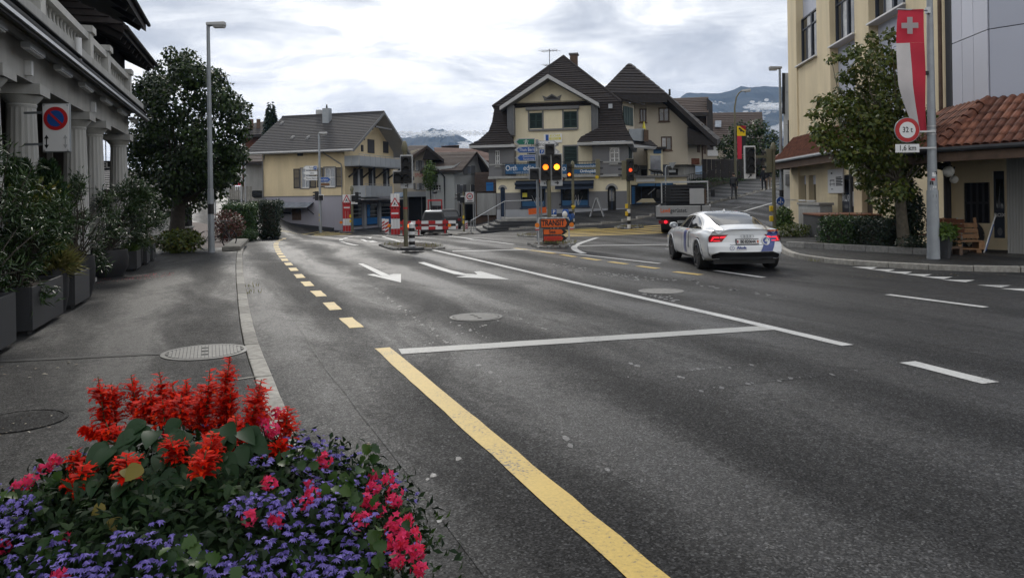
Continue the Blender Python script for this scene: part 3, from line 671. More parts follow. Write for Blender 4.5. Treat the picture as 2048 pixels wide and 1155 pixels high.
def window(root,r,y=0.0,fr='white_trim',gl='glass_dark',nx=2,nz=1,rev=0.14,sill='grey_trim',fw=0.06,shut=None,sw=None,sides=(1,1),surround=None,arch=False):
    """window > pane, sill, shutter in an opening r=(x0,x1,z0,z1)"""
    x0,x1,z0,z1=r;mb=MB();a,b=y+rev-.07,y+rev+.01
    mb.box(x0,x0+fw,a,b,z0,z1).box(x1-fw,x1,a,b,z0,z1).box(x0+fw,x1-fw,a,b,z1-fw,z1).box(x0+fw,x1-fw,a,b,z0,z0+fw)
    for i in range(1,nx):x=x0+(x1-x0)*i/nx;mb.box(x-fw*.4,x+fw*.4,a+.005,b-.005,z0+fw,z1-fw)
    for i in range(1,nz):z=z0+(z1-z0)*i/nz;mb.box(x0+fw,x1-fw,a+.012,b-.012,z-fw*.28,z+fw*.28)
    w=mb.build('window',fr,root)
    MB().box(x0+fw*.6,x1-fw*.6,a+.035,a+.05,z0+fw*.6,z1-fw*.6).build('pane',gl,w)
    if sill:MB().box(x0-.06,x1+.06,y-.07,y+rev-.075,z0-.07,z0-.002).build('sill',sill,w)
    if surround:
        s=.09;m2=MB();m2.box(x0-s,x0-.002,y-.03,y+.02,z0-.002,z1+s).box(x1+.002,x1+s,y-.03,y+.02,z0-.002,z1+s).box(x0-.002,x1+.002,y-.03,y+.02,z1+.002,z1+s);m2.build('surround',surround,w)
    if shut:
        sw=sw or(x1-x0)/2
        for sd,on in((-1,sides[0]),(1,sides[1])):
            if not on:continue
            e=x0-.10 if sd<0 else x1+.10;p,q=sorted((e,e+sd*sw));shutter(w,p,q,z0,z1,y-.065,shut)
    return w
def shutter(parent,p,q,z0,z1,y,m):
    mb=MB();t=.05;mb.box(p,p+t,y,y+.04,z0,z1).box(q-t,q,y,y+.04,z0,z1).box(p+t,q-t,y,y+.04,z0,z0+.07).box(p+t,q-t,y,y+.04,z1-.07,z1)
    mb.box(p+t,q-t,y,y+.04,(z0+z1)/2-.03,(z0+z1)/2+.03);n=max(4,int((z1-z0)/.1))
    for i in range(n):
        z=z0+.07+(z1-z0-.14)*(i+.5)/n;mb.hexa([(p+t,y+.006,z-.03),(q-t,y+.006,z-.03),(q-t,y+.03,z+.012),(p+t,y+.03,z+.012)],[(p+t,y+.012,z-.022),(q-t,y+.012,z-.022),(q-t,y+.036,z+.02),(p+t,y+.036,z+.02)])
    return mb.build('shutter',m,parent)
def courses(mb,A_,B_,C_,D_,n,lip=0.035,mi=0,wob=0.0):
    """n overlapping tile courses between eave A-B and ridge D-C, each a slab with a raised lower lip"""
    A_,B_,C_,D_=(Vector(p)for p in(A_,B_,C_,D_));nr=(B_-A_).cross(D_-A_).normalized()
    if nr.z<0:nr=-nr
    for i in range(n):
        t0,t1=i/n,min(1,(i+1.15)/n)
        a,b,c,d=A_.lerp(D_,t0),B_.lerp(C_,t0),B_.lerp(C_,t1),A_.lerp(D_,t1);l=nr*(lip+random.uniform(-wob,wob));k=nr*.004
        mb.add([a+l,b+l,c+k,d+k,a-nr*.01,b-nr*.01],[(0,1,2,3),(4,5,1,0),(0,3,4),(1,5,2)],mi)
def downpipe(root,pts,m='grey_trim',r=.05):return MB().tube(pts,r,8).build('downpipe',m,root,smooth=True)
def rail(root,x0,x1,z0,z1,y,n,m='black',name='railing'):
    mb=MB();mb.box(x0,x1,y-.02,y+.02,z1-.04,z1).box(x0,x1,y-.015,y+.015,z0,z0+.03)
    for i in range(n+1):x=x0+(x1-x0)*i/n;mb.box(x-.012,x+.012,y-.012,y+.012,z0+.03,z1-.04)
    return mb.build(name,m,root)

# ================================================================== ARCADED HOTEL ON THE LEFT
FL=Frame(-3.7,0.0,90+18.47)  # column line; x runs away from the camera along the street, y into the building
hotel=bthing('arcade_hotel','grey stone hotel with fluted columns, balcony balustrade and dark wooden gables','hotel',FL)
SL=math.sqrt(1+.334**2)
CXS=[y*SL for y in(5.2,8.9,10.9,12.8,16.7,18.6,22.2)]
def column():
    mb=MB();n=16;o=[]
    for z,r in((0.12,.255),(1.2,.25),(2.4,.235),(3.38,.205)):
        for k in range(n*2):
            t=math.pi*k/n;rr=r if k%2 else r*.955;mb.v.append((rr*math.cos(t),rr*math.sin(t),z))
    for i in range(3):
        for k in range(n*2):q=(k+1)%(n*2);mb.f.append((i*n*2+k,i*n*2+q,(i+1)*n*2+q,(i+1)*n*2+k));mb.m.append(0)
    return mb.mesh('column','stone_white')
cm=column()
cap=MB().lathe([(.21,3.38),(.22,3.42),(.21,3.44),(.30,3.55),(.31,3.57)],n=28).box(-.34,.34,-.34,.34,3.572,3.74).mesh('capital','stone_white');smooth_mesh(cap,30)
bs=MB().box(-.32,.32,-.32,.32,0.08,.2).mesh('column_base','stone_grey')
for x in CXS:
    c=obj('column',cm,hotel);c.location=(x,0,0)
    for n_,me in(('capital',cap),('column_base',bs)):obj(n_,me,c)
XA,XB=3.0,22.85*SL
# entablature, soffit, back wall of the arcade
MB().box(XA,XB-.5,-.24,.24,3.742,4.40).box(XA,XB-.5,-.30,-.242,4.28,4.40).build('beam','stone_white',hotel)
MB().box(XA,XB-.3,.243,3.4,4.2,4.42).build('arcade_ceiling','stone_grey',hotel)
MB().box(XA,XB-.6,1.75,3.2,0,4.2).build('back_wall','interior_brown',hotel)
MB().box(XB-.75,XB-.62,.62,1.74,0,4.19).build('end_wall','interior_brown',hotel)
for x in CXS[2:]:MB().box(x-.2,x+.2,1.62,1.745,0,4.19).build('pilaster','stone_grey',hotel)
for i in range(5):
    x=9+i*3.1;w=MB().box(x,x+1.9,1.69,1.745,.3,2.9).build('arcade_window','glass_dark',hotel);MB().box(x-.08,x-.002,1.66,1.745,.3,2.9).box(x+1.902,x+1.98,1.66,1.745,.3,2.9).box(x-.08,x+1.98,1.66,1.745,2.902,3.0).build('frame','dark_wood',w)
# balcony slab and balustrade
MB().box(XA,XB,-.50,3.2,4.425,4.70).box(XA,XB+.02,-.58,-.502,4.56,4.70).build('balcony_slab','stone_grey',hotel)
bal=MB().box(XA,XB-.3,-.30,-.02,5.30,5.44).box(XA,XB-.3,-.28,-.04,4.703,4.78).build('balustrade','stone_white',hotel)
prof=[(.075,0),(.075,.03),(.05,.05),(.085,.16),(.09,.22),(.05,.36),(.042,.44),(.065,.485),(.07,.515)]
bme=MB().lathe([(r*.60,z)for r,z in prof],n=10).mesh('baluster','stone_white');smooth_mesh(bme,60)
PX=[y*SL for y in(5.2,8.9,12.8,16.8,18.9,22.3)]
for x in PX:
    MB().box(x-.17,x+.17,-.33,.01,4.782,5.46).build('baluster_post','stone_white',bal);MB().box(x-.22,x+.22,-.38,.06,5.462,5.60).build('post_cap','stone_white',bal)
for a,b in zip(PX,PX[1:]):
    n=int((b-a-.4)/.29)
    for i in range(n):o=obj('baluster',bme,bal);o.location=(a+.2+(b-a-.4)*(i+.5)/n,-.16,4.782)
# rolled-up awning, its arms and light bars under the slab
aw=MB().tube([(XA,-.62,4.33),(XB-.1,-.62,4.33)],.075,10).box(XA,XB,-.72,-.52,4.41,4.424).build('awning','charcoal',hotel,smooth=True)
MB().box(XA,XB,-.74,-.70,4.20,4.25).box(XA,XB,-.60,-.57,4.27,4.32).build('awning_bar','steel',aw)
MB().box(XA,XB,-.695,-.66,4.16,4.26).build('awning_valance','charcoal',aw)
for i,y in enumerate((9.3,11.2,13.1,15.0,17.2,19.4,21.4)):
    l=MB().box(y*SL,y*SL+.9,-.52,-.40,4.08,4.16).build('light_bar','steel',hotel);MB().box(y*SL+.02,y*SL+.88,-.50,-.42,4.06,4.08).build('diffuser','white_trim',l)
for y in(12.0,17.0):MB().box(y*SL,y*SL+.12,-.34,-.245,3.80,4.02).build('loudspeaker','sign_white',hotel)
MB().tube([(13.9*SL,-.62,4.36),(13.9*SL,-.62,4.78)],.06,10).build('downpipe','white_trim',hotel,smooth=True)
# dark wooden upper floors and wide eaves
MB().box(XA,XB+2.5,2.6,9,4.72,9.5).build('upper_wall','dark_wood',hotel)
for i in range(36):x=XA+.3+i*.72;MB().box(x,x+.045,2.55,2.598,4.75,9.3).build('batten','dark_wood',hotel)
def hroof(name,corners_e,corners_r,th,n):
    mb=MB();courses(mb,*corners_e,*corners_r,n,.05,wob=.015);a,b=Vector(corners_e[0]),Vector(corners_e[1]);c,d=Vector(corners_r[0]),Vector(corners_r[1])
    dn=Vector((0,0,-th));mb.hexa([a+dn,b+dn,c+dn,d+dn],[p+Vector((0,0,-.02))for p in(a,b,c,d)]);return mb
ex=lambda px,py,Y:FL.at(px,py,None)if False else None
def LW(px,py,Y):
    p=A(px,py,Y);d=p-FL.o;return Vector((d.x*FL.c+d.y*FL.s,-d.x*FL.s+d.y*FL.c,p.z))
c1,c2=LW(247,58,20.3),LW(309,130,26);c1.z=c2.z=6.42
lo=hroof('lower_roof',(c1,c2),(c2+Vector((-.8,3.2,1.7)),c1+Vector((.8,3.2,1.7))),.22,9)
courses(lo,c1+Vector((0,6,0)),c1,c1+Vector((.8,3.2,1.7)),c1+Vector((.8,3.21,1.7)),9,.05)
lr=lo.build('lower_roof','dark_tile',hotel)
MB().tube([c1+Vector((0,-.06,-.06)),c2+Vector((0,-.06,-.06))],.06,8).build('gutter','dark_wood',lr,smooth=True)
for i in range(9):
    q=c1.lerp(c2,(i+.5)/9)+Vector((0,.1,-.27));MB().bar(q,q+Vector((0,2.2,1.1)),.1,.14).build('rafter','dark_wood',lr)
MB().box(XB-.9,c2.x-.5,.25,6,4.72,6.9).box(XB+.1,c2.x-.6,1.4,6,0,4.7).build('gable_wall','dark_wood',hotel)
u1,u2=LW(292,47,28),LW(292,47,28);u1=u2+Vector((-24,0,0))
up_=hroof('upper_roof',(u1,u2),(u2+Vector((0,6.5,4.2)),u1+Vector((0,6.5,4.2))),.3,14)
up_.hexa([u2+Vector((-3.4,.0,0)),u2+Vector((0,0,0)),u2+Vector((0,4,0)),u2+Vector((-3.4,4,0))],[u2+Vector((-3.4,.05,.12)),u2+Vector((0,.05,.12)),u2+Vector((0,4,.12)),u2+Vector((-3.4,4,.12))])
ur=up_.build('upper_roof','dark_tile',hotel)
MB().tube([u1+Vector((0,-.07,-.02)),u2+Vector((.2,-.07,-.02))],.07,8).build('gutter','dark_wood',ur,smooth=True)
for i in range(16):
    q=u1.lerp(u2,(i+.5)/16)+Vector((0,.1,-.36));MB().bar(q,q+Vector((0,2.6,1.68)),.11,.16).build('rafter','dark_wood',ur)
# hanging hotel sign seen between the columns (only its last letters show)
hs=thing('hotel_sign','small dark sign with white letters EL hanging between the last columns','sign',A(213,331,27),0)
MB().box(-.30,.14,0,.1,-.16,.16).build('sign_board','black',hs);MB().box(-.05,-.03,.03,.06,.16,1.2).build('hanger','black',hs)
txt('EL',.27,'sign_white',hs,-.02,-.004,0,bold=.004)
# low white shed with grey awning roof beyond the arcade
fz=Frame(-16.5,33.5,12);shed=bthing('low_annexe','low white annexe with sloping grey roof beyond the hotel columns','building',fz)
MB().box(-5,1.0,0,4,-.2,2.4).build('wall','stone_white',shed);mb=MB();courses(mb,(-5.3,-1.0,2.5),(1.6,-1.0,2.3),(1.6,4,3.3),(-5.3,4,3.5),9);mb.build('roof','slate_tile',shed)
MB().box(-2,.5,-.06,-.01,.5,1.9).build('window','glass_dark',shed)
for k in range(3):MB().box(-4.6+k*2.7,-4.5+k*2.7,-.9,-.8,-.2,2.62).build('post','dark_wood',shed)

# ================================================================== CREAM HOUSE WITH GREY ROOF (left, across the junction)
pc=GT(691,460);FH=Frame(pc.x,pc.y,-17.0,pc.z)  # right front corner; x to the right along the front (front runs to negative x), y away
LHS=bthing('cream_house','cream house with long grey tiled roof, two balconies and blue shop windows','house',FH)
xl=FH.at(526,420)[0];zb=FH.at(610,393)[1];ze=FH.at(640,302)[1];DEP=9.0
R1=FH.rect(602,618,337,376);R2=FH.rect(649,670,335,374);RV=FH.rect(595,606,305,312)
mb=MB();wall_holes(mb,xl,0,zb+.06,ze+.4,[R1,R2]);mb.poly([(xl,0,zb),(xl,DEP,zb),(xl,DEP,ze+.4),(xl,0,ze+.4)]);mb.build('wall','cream',LHS)
bw=MB();bw.box(xl-.03,0.03,-.04,DEP,-1.2,zb);bw.build('basement_wall','lilac_grey',LHS)
MB().box(xl-.05,.05,-.08,.0,zb,zb+.058).build('string_course','grey_trim',LHS)
for r in(R1,R2):window(LHS,r,nx=2,nz=2,gl='glass_pale',shut='dark_shutter',sw=.56,surround='grey_trim',fw=.07)
MB().box(*RV[:2],-.03,.02,*RV[2:]).build('vent_grille','dark_shutter',LHS)
# gable side: own frame, x runs away from the camera
GS=Frame(pc.x,pc.y,73.0,pc.z)
def on_side(mbx):
    """turn a shape drawn in (x along gable, y inwards) into the house frame"""
    mbx.v=[(-y,x,z)for x,y,z in mbx.v];return mbx
def srect(x0,x1,y0,y1,yl=0):return GS.rect(x0,x1,y0,y1,yl)
ridge_x=DEP/2;zr=FH.at(773,224,ridge_x)[1]
holes=[]
sw_=MB();wall_holes(sw_,0,DEP,zb+.02,ze+.3,[]);sw_.poly([(0,0,ze+.3),(DEP,0,ze+.3),(ridge_x,0,zr-.15)]);on_side(sw_).build('gable_wall','cream',LHS)
def side_box(name,m,x0,x1,y0,y1,z0,z1,parent=LHS):return on_side(MB().box(x0,x1,y0,y1,z0,z1)).build(name,m,parent)
for x0,x1,y0,y1,fr in((706,725,337,375,1),(737,750,337,375,1),(766,778,337,375,1),(735,748,279,306,0),(766,776,283,306,0),(722,726,290,303,0)):
    r=srect(x0,x1,y0,y1)
    if r[1]-r[0]<.1:continue
    w=side_box('window' if fr else 'balcony_door','dark_shutter',r[0],r[1],-.05,-.004,r[2],r[3])
    if fr:side_box('pane','glass_pale',r[0]+(r[1]-r[0])*.40,r[0]+(r[1]-r[0])*.68,-.07,-.052,r[2]+.05,r[3]-.05,w);side_box('frame','white_trim',r[0]+(r[1]-r[0])*.50,r[0]+(r[1]-r[0])*.56,-.09,-.072,r[2],r[3],w)
# balconies
def balcony(x0,x1,zl,zt,d,n):
    b=side_box('balcony','balcony_grey',x0,x1,-d,-.01,zl-.14,zl)
    w=(x1-x0)/n
    for i in range(n):side_box('panel','balcony_grey',x0+i*w+.012,x0+(i+1)*w-.012,-d-.03,-d-.002,zl-.08,zt,b)
    for k in range(2):side_box('panel','balcony_grey',x0-.03,x0-.002,-d+.01+k*d/2,-d/2-.01+k*d/2,zl-.08,zt,b)
    side_box('handrail','steel',x0,x1,-d-.03,-d+.02,zt+.10,zt+.14,b)
    for i in range(n+1):side_box('post','steel',x0+i*w-.012,x0+i*w+.012,-d-.001,-d+.02,zt,zt+.10,b)
BD=1.3
ztop=GS.at(720,311,-BD)[1];zbot=GS.at(720,328,-BD)[1];xb0=GS.at(698,318,-BD)[0]
balcony(0.0,DEP-.6,zbot,ztop,BD,9)
z2t,z2b=GS.at(740,371,-BD)[1],GS.at(740,391,-BD)[1];xa=GS.at(731,380,-BD)[0];xe=GS.at(784,380,-BD)[0]
balcony(max(.8,xa),min(DEP,xe),z2b,z2t,BD,5)
for i in range(4):s0=.6+i*2.4;on_side(MB().bar((s0,-.02,zbot-1.0),(s0,-BD+.1,zbot-.16),.10,.12)).build('bracket','dark_wood',LHS)
# shop front under the gable side
zs=zb-.35
side_box('shop_canopy','pale_trim',.2,DEP+.4,-1.1,-.05,zs,zs+.13)
for i,(x0,x1)in enumerate(((.5,2.6),(3.4,5.4),(6.0,8.4))):
    w=side_box('shop_window','window_blue',x0,x1,-.10,-.045,.25,zs-.25);side_box('pane','glass_dark',x0+.08,x1-.08,-.125,-.102,.9,zs-.33,w);side_box('poster_strip','bright_blue',x0+.08,x1-.08,-.125,-.102,.33,.88,w)
    if i==1:side_box('poster','bright_blue',x0+.1,x0+.6,-.145,-.128,.95,zs-.4,w)
    for k in range(4):q=.95+.13*(i+k);side_box('shelf','pale_trim',x0+.15,x1-.15,-.145,-.13,q+.2*k,q+.2*k+.02,w)
for x in(.1,2.95,5.7,8.7):side_box('pier','plinth_grey',x-.12,x+.25,-.22,-.05,-1,zs)
# roof
ov,oe=1.35,1.0
eA=FH.at(489,308,-oe);zE=ze-.02
xL=eA[0];y2=DEP+oe;
rb=MB();courses(rb,(xL,-oe,zE),(ov,-oe,zE),(ov,ridge_x,zr),(xL,ridge_x,zr),22,.05)
tag(rb.build('roof_tiles','slate_tile',LHS),kind='stuff')
rb=MB();courses(rb,(ov,y2,zE),(xL,y2,zE),(xL,ridge_x,zr),(ov,ridge_x,zr),12,.05);tag(rb.build('roof_tiles','slate_tile',LHS),kind='stuff')
sl_=MB()
for sgn,ya in((1,-oe),(-1,y2)):
    sl_.hexa([(xL,ya,zE-.16),(ov,ya,zE-.16),(ov,ridge_x,zr-.16),(xL,ridge_x,zr-.16)],[(xL,ya,zE-.012),(ov,ya,zE-.012),(ov,ridge_x,zr-.012),(xL,ridge_x,zr-.012)])
rf=sl_.build('roof','pale_trim',LHS)
for ya in(-oe,y2):MB().hexa([(ov,ya,zE-.2),(ov+.04,ya,zE-.2),(ov+.04,ridge_x,zr-.2),(ov,ridge_x,zr-.2)],[(ov,ya,zE+.05),(ov+.04,ya,zE+.05),(ov+.04,ridge_x,zr+.05),(ov,ridge_x,zr+.05)]).build('bargeboard','grey_trim',rf)
MB().tube([(xL,-oe-.08,zE-.05),(ov,-oe-.08,zE-.05)],.075,8).build('gutter','pale_trim',rf,smooth=True)
MB().tube([(xL,ridge_x,zr+.03),(ov,ridge_x,zr+.03)],.10,8).build('ridge_cap','slate_tile',rf,smooth=True)
def on_roof(px,py,back=False):
    lo,hi=-oe,ridge_x
    for _ in range(40):
        m=(lo+hi)/2;x,z=FH.at(px,py,m);zz=zE+(zr-zE)*(m+oe)/(ridge_x+oe)
        if z>zz:lo=m
        else:hi=m
    return x,hi,zz
cx_,cy_,cz_=on_roof(654,244)
ch=MB().box(cx_-.30,cx_+.30,cy_-.25,cy_+.3,cz_-.4,FH.at(654,217,cy_)[1]).build('chimney','pole_grey',rf);MB().tube([(cx_,cy_,FH.at(654,217,cy_)[1]),(cx_,cy_,FH.at(654,209,cy_)[1])],[.09,.05],8).build('flue','black',ch)
cx_,cy_,cz_=on_roof(636,230);MB().box(cx_-.22,cx_+.22,cy_,cy_+.4,cz_-.3,cz_+.5).build('chimney','pale_trim',rf)
for px,py in((563,248),(584,277),(615,277)):
    x,y,z=on_roof(px,py);MB().hexa([(x-.14,y-.15,z-.06),(x+.14,y-.15,z-.06),(x+.14,y+.25,z+.2),(x-.14,y+.25,z+.2)],[(x-.07,y-.1,z+.10),(x+.07,y-.1,z+.10),(x+.08,y+.25,z+.27),(x-.08,y+.25,z+.27)]).build('roof_vent','grey_trim',rf)
downpipe(LHS,[(-1.5,-oe+.05,zE-.1),(-1.3,-oe*.5,zE-.35),(-.25,-.12,zE-1.1),(-.2,-.12,zE-1.3),(-.2,-.12,-.8)])
downpipe(LHS,[(xl+.3,-.10,ze),(xl+.12,-.12,ze-.8),(xl+.12,-.12,-.4)])
for k in range(3):q=ridge_x*k/3+.6;on_side(MB().bar((q+.4,-ov+.06,zE+(zr-zE)*(q+.4+oe)/(ridge_x+oe)-.3),(q+.4,-.02,zE+(zr-zE)*(q+.4+oe)/(ridge_x+oe)-.3),.14,.2)).build('purlin','dark_wood',rf)
on_side(MB().bar((ridge_x-1.5,-ov+.1,zr-1.35),(ridge_x+1.5,-ov+.1,zr-1.35),.14,.14)).build('collar_beam','grey_trim',rf)
# glazed canopy on the basement wall
cnp=MB();a0=FH.rect(538,620,407,425,-.6);zf,zk=FH.at(540,417,-1.1)[1],FH.at(590,406,-.05)[1]
for i in range(6):x=a0[0]+(a0[1]-a0[0])*i/5;cnp.bar((x,-1.1,zf),(x,-.05,zk),.05,.06)
cnp.bar((a0[0],-1.1,zf),(a0[1],-1.1,zf),.06,.08).bar((a0[0],-.06,zk),(a0[1],-.06,zk),.06,.08)
for x in(a0[0],a0[1]):cnp.bar((x,-1.1,zf),(x,-1.1,-.3),.05,.05)if x==a0[0]else cnp.bar((x,-1.1,zf),(x,-.06,zf-.5),.04,.04)
cq=cnp.build('canopy_frame','black',LHS);MB().hexa([(a0[0],-1.1,zf+.05),(a0[1],-1.1,zf+.05),(a0[1],-.06,zk+.05),(a0[0],-.06,zk+.05)],[(a0[0],-1.1,zf+.06),(a0[1],-1.1,zf+.06),(a0[1],-.06,zk+.06),(a0[0],-.06,zk+.06)]).build('canopy_glass','glass_pale',cq)
dr=FH.rect(585,603,414,440);MB().box(dr[0],dr[1],-.07,-.045,max(dr[2],-.3),dr[3]).build('basement_door','brown_wood',LHS)
dr=FH.rect(567,583,424,428);MB().box(dr[0],dr[1],-.07,-.045,dr[2],dr[3]).build('basement_window','glass_dark',LHS)
wr=FH.rect(538,640,441,458,-1.6);wl=thing('ramp_wall','low dark wall sloping along the basement ramp of the cream house','wall',FH.o,math.degrees(FH.a))
MB().hexa([(wr[0],-1.7,-1.0),(wr[1]+1.2,-1.7,-1.0),(wr[1]+1.2,-1.5,-1.0),(wr[0],-1.5,-1.0)],[(wr[0],-1.7,FH.at(540,441,-1.6)[1]),(wr[1]+1.2,-1.7,.25),(wr[1]+1.2,-1.5,.25),(wr[0],-1.5,FH.at(540,441,-1.6)[1])]).build('wall_body','charcoal',wl)
# ================================================================== HOUSES DOWN THE HIGH STREET
class Loc:
    """shapes given by pixel+depth, stored relative to a thing's base"""
    def __init__(s,name,label,cat,base,group=None):s.b=Vector(base);s.t=thing(name,label,cat,base,0,group)if name else None
    def q(s,px,py,Y):return A(px,py,Y)-s.b
    def slab(s,name,m,pts,th=0.18,parent=None,n=0,tile=None):
        ps=[s.q(*p)for p in pts];o=MB().hexa([p-Vector((0,0,th))for p in ps],ps).build(name,m,parent or s.t)
        if n:
            mb=MB();courses(mb,*[p+Vector((0,0,.012))for p in ps],n,.05,wob=.012);tag(mb.build('roof_tiles',tile,o),kind='stuff')
        return o
def gz(px,Y):p=A(px,400,Y);return H(p.x,p.y)
# beige house with the red lettering
y2=76.0;fb=Frame(A(855,400,y2).x,y2,0,0)
b2=bthing('beige_house','narrow beige house with grey shutters and worn red lettering beyond the cream house','house',fb)
xl2=-3.6;wins=[fb.rect(a,b,c,d)for a,b,c,d in((831,837.5,321,341),(841.5,848,321,341),(833,838,366,379),(843.5,849,366,379))]
mb=MB();zr2=lambda y,px=840:fb.at(px,y)[1]
wall_holes(mb,xl2,0,zr2(384),zr2(311),wins);mb.poly([(0,0,-2),(0,7,-2),(0,7,zr2(311)),(0,0,zr2(311))]);mb.poly([(xl2,0,zr2(311)),(0,0,zr2(311)),(0,0,zr2(294))]);mb.build('wall','beige_wall',b2)
for r in wins:window(b2,r,fr='white_trim',gl='glass_pale',shut='grey_shutter',sw=.18,fw=.05)
r=fb.rect(812,862,383,393,-.5);MB().box(r[0],r[1],-.9,-.02,r[2],r[3]).build('shop_fascia','balcony_grey',b2)
r=fb.rect(812,854,393,432);MB().box(xl2,0,.0,4,-2.5,r[3]-.01).build('shopfront','interior_dark',b2)
for k in range(3):MB().box(xl2+.4+k*1.3,xl2+.48+k*1.3,-.06,-.01,-1,r[3]).build('shop_mullion','grey_trim',b2)
s_=fb.rect(832,850,347,358);txt('SPORT',.5,'traffic_red',b2,(s_[0]+s_[1])/2,-.01,(s_[2]+s_[3])/2+.1,sx=.75)
B2=Loc(None,'','',fb.o);B2.t=b2
mbr=MB();a_,b_,c_,d_=(B2.q(*p)for p in((820,315,74.6),(855,291,75.0),(820,291,84),(786,315,84)))
courses(mbr,d_,a_,b_,c_,9,.05);mbr.hexa([p-Vector((0,0,.25))for p in(d_,a_,b_,c_)],[p-Vector((0,0,.02))for p in(d_,a_,b_,c_)]);mbr.build('roof','brown_tile',b2)
MB().hexa([B2.q(*p)-Vector((0,0,.3))for p in((855,291,74.6),(888,319,74.6),(872,322,82),(842,291,82))],[B2.q(*p)for p in((855,291,74.6),(888,319,74.6),(872,322,82),(842,291,82))]).build('eaves','dark_wood',b2)
MB().hexa([B2.q(*p)for p in((845,319,75.2),(887,319.5,74.8),(874,321,80),(858,321,80))],[B2.q(*p)for p in((853,296,75.2),(857,296,74.8),(857,296,80),(853,296,80))]).build('overhang_shade','dark_wood',b2)  # dark wedge standing in for the shade beneath the right overhang
# pale grey house
y3=72.0;p0=A(909,400,y3);f3=Frame(p0.x,p0.y,-38,0);g3=Frame(p0.x,p0.y,52,0)
h3=bthing('pale_grey_house','pale grey house with brown tiled roof, green grey shutters and dark downpipe','house',f3)
zE3=f3.at(880,339)[1];zR3=A(954,303,75.5).z;GL=g3.at(962,400)[0]
r1=f3.rect(865,881,369,381);r2=f3.rect(862,885,411,432)
mb=MB();wall_holes(mb,f3.at(852,400)[0],0,-2.5,zE3+.3,[r1,r2]);mb.build('wall','pale_grey_wall',h3);window(h3,r1,nx=3,nz=2);window(h3,r2,fr='grey_trim',nx=2)
def side3(mb_):
    mb_.v=[(-y,x,z)for x,y,z in mb_.v];return mb_
mb=MB();mb.poly([(0,0,-2.5),(GL+2.5,0,-2.5),(GL+2.5,0,zE3-.1),(GL*.92,0,zR3-.2),(0,0,zE3+.3)]);side3(mb).build('gable_wall','pale_grey_wall',h3)
for px0,px1,py0,py1 in((926,949,331,349),(912.5,931,369,388),(941,957,369,388)):
    r=g3.rect(px0,px1,py0,py1);w_=r[1]-r[0]
    w=side3(MB().box(r[0],r[1],-.05,-.005,r[2],r[3])).build('window','white_trim',h3);side3(MB().box(r[0]+w_*.36,r[1]-w_*.36,-.07,-.052,r[2]+.06,r[3]-.06)).build('pane','glass_pale',w)
    for e in((0,.33),(.67,1)):side3(MB().box(r[0]+w_*e[0],r[0]+w_*e[1],-.10,-.055,r[2],r[3])).build('shutter','grey_shutter',w)
r=g3.rect(914,925,404,437);w=side3(MB().box(r[0],r[1],-.06,-.01,r[2],r[3])).build('shop_window','pale_trim',h3);side3(MB().box(r[0]+.3,r[1]-.3,-.08,-.062,r[2]+.2,r[3]-.2)).build('pane','glass_dark',w)
r=g3.rect(930,952,408,440);side3(MB().box(r[0],r[1],-.06,-.01,r[2],r[3])).build('shop_window','interior_dark',h3)
downpipe(h3,[(-1.2,-.9,zE3),(-1.1,-.15,zE3-.7),(-1.1,-.15,-1.5)],'charcoal',.07)
def inF(F,p):d=Vector(p)-F.o;return Vector((d.x*F.c+d.y*F.s,-d.x*F.s+d.y*F.c,d.z))
e0,e1,rr0,rr1=(inF(f3,A(*p))for p in((840,343,75),(924,340,70.5),(954,303,74),(868,305,80)))
mb=MB();courses(mb,e0,e1,rr0,rr1,17,.04,wob=.015);tag(mb.build('roof_tiles','brown_tile',h3),kind='stuff')
MB().hexa([p-Vector((0,0,.22))for p in(e0,e1,rr0,rr1)],[p-Vector((0,0,.02))for p in(e0,e1,rr0,rr1)]).build('roof','dark_wood',h3)
k0,k1,k2=(inF(f3,A(*p))for p in((954,303,73.5),(981,341,73.5),(981,346,80)));k3=k0+(k2-k1)
MB().hexa([p-Vector((0,0,.25))for p in(k0,k1,k2,k3)],[k0,k1,k2,k3]).build('eaves','dark_wood',h3)
MB().hexa([inF(f3,A(*p))for p in((957,347,75.5),(981,347,74),(982,347,78),(960,347,79))],[inF(f3,A(*p))for p in((953,306,75.5),(956,306,74),(956,306,78),(953,306,79))]).build('overhang_shade','dark_wood',h3)  # wall stops short; dark box shaped as the shadow under the right verge
# bushy creeper between the two
pc_=A(860,352,73);P,D=blob(900,pc_,(.75,.6,1.5),.3)
t=thing('climbing_plant','bright green climbing plant between the beige house and the pale grey house','plant',(pc_.x,pc_.y,-.6));o=leafmesh('foliage',P-np.array(t.location),rdir(900),D,.22,.14,'leaf_lime',t);MB().tube([(0.1,0,0),(0,0,4)],.06).build('stem','bark',t)
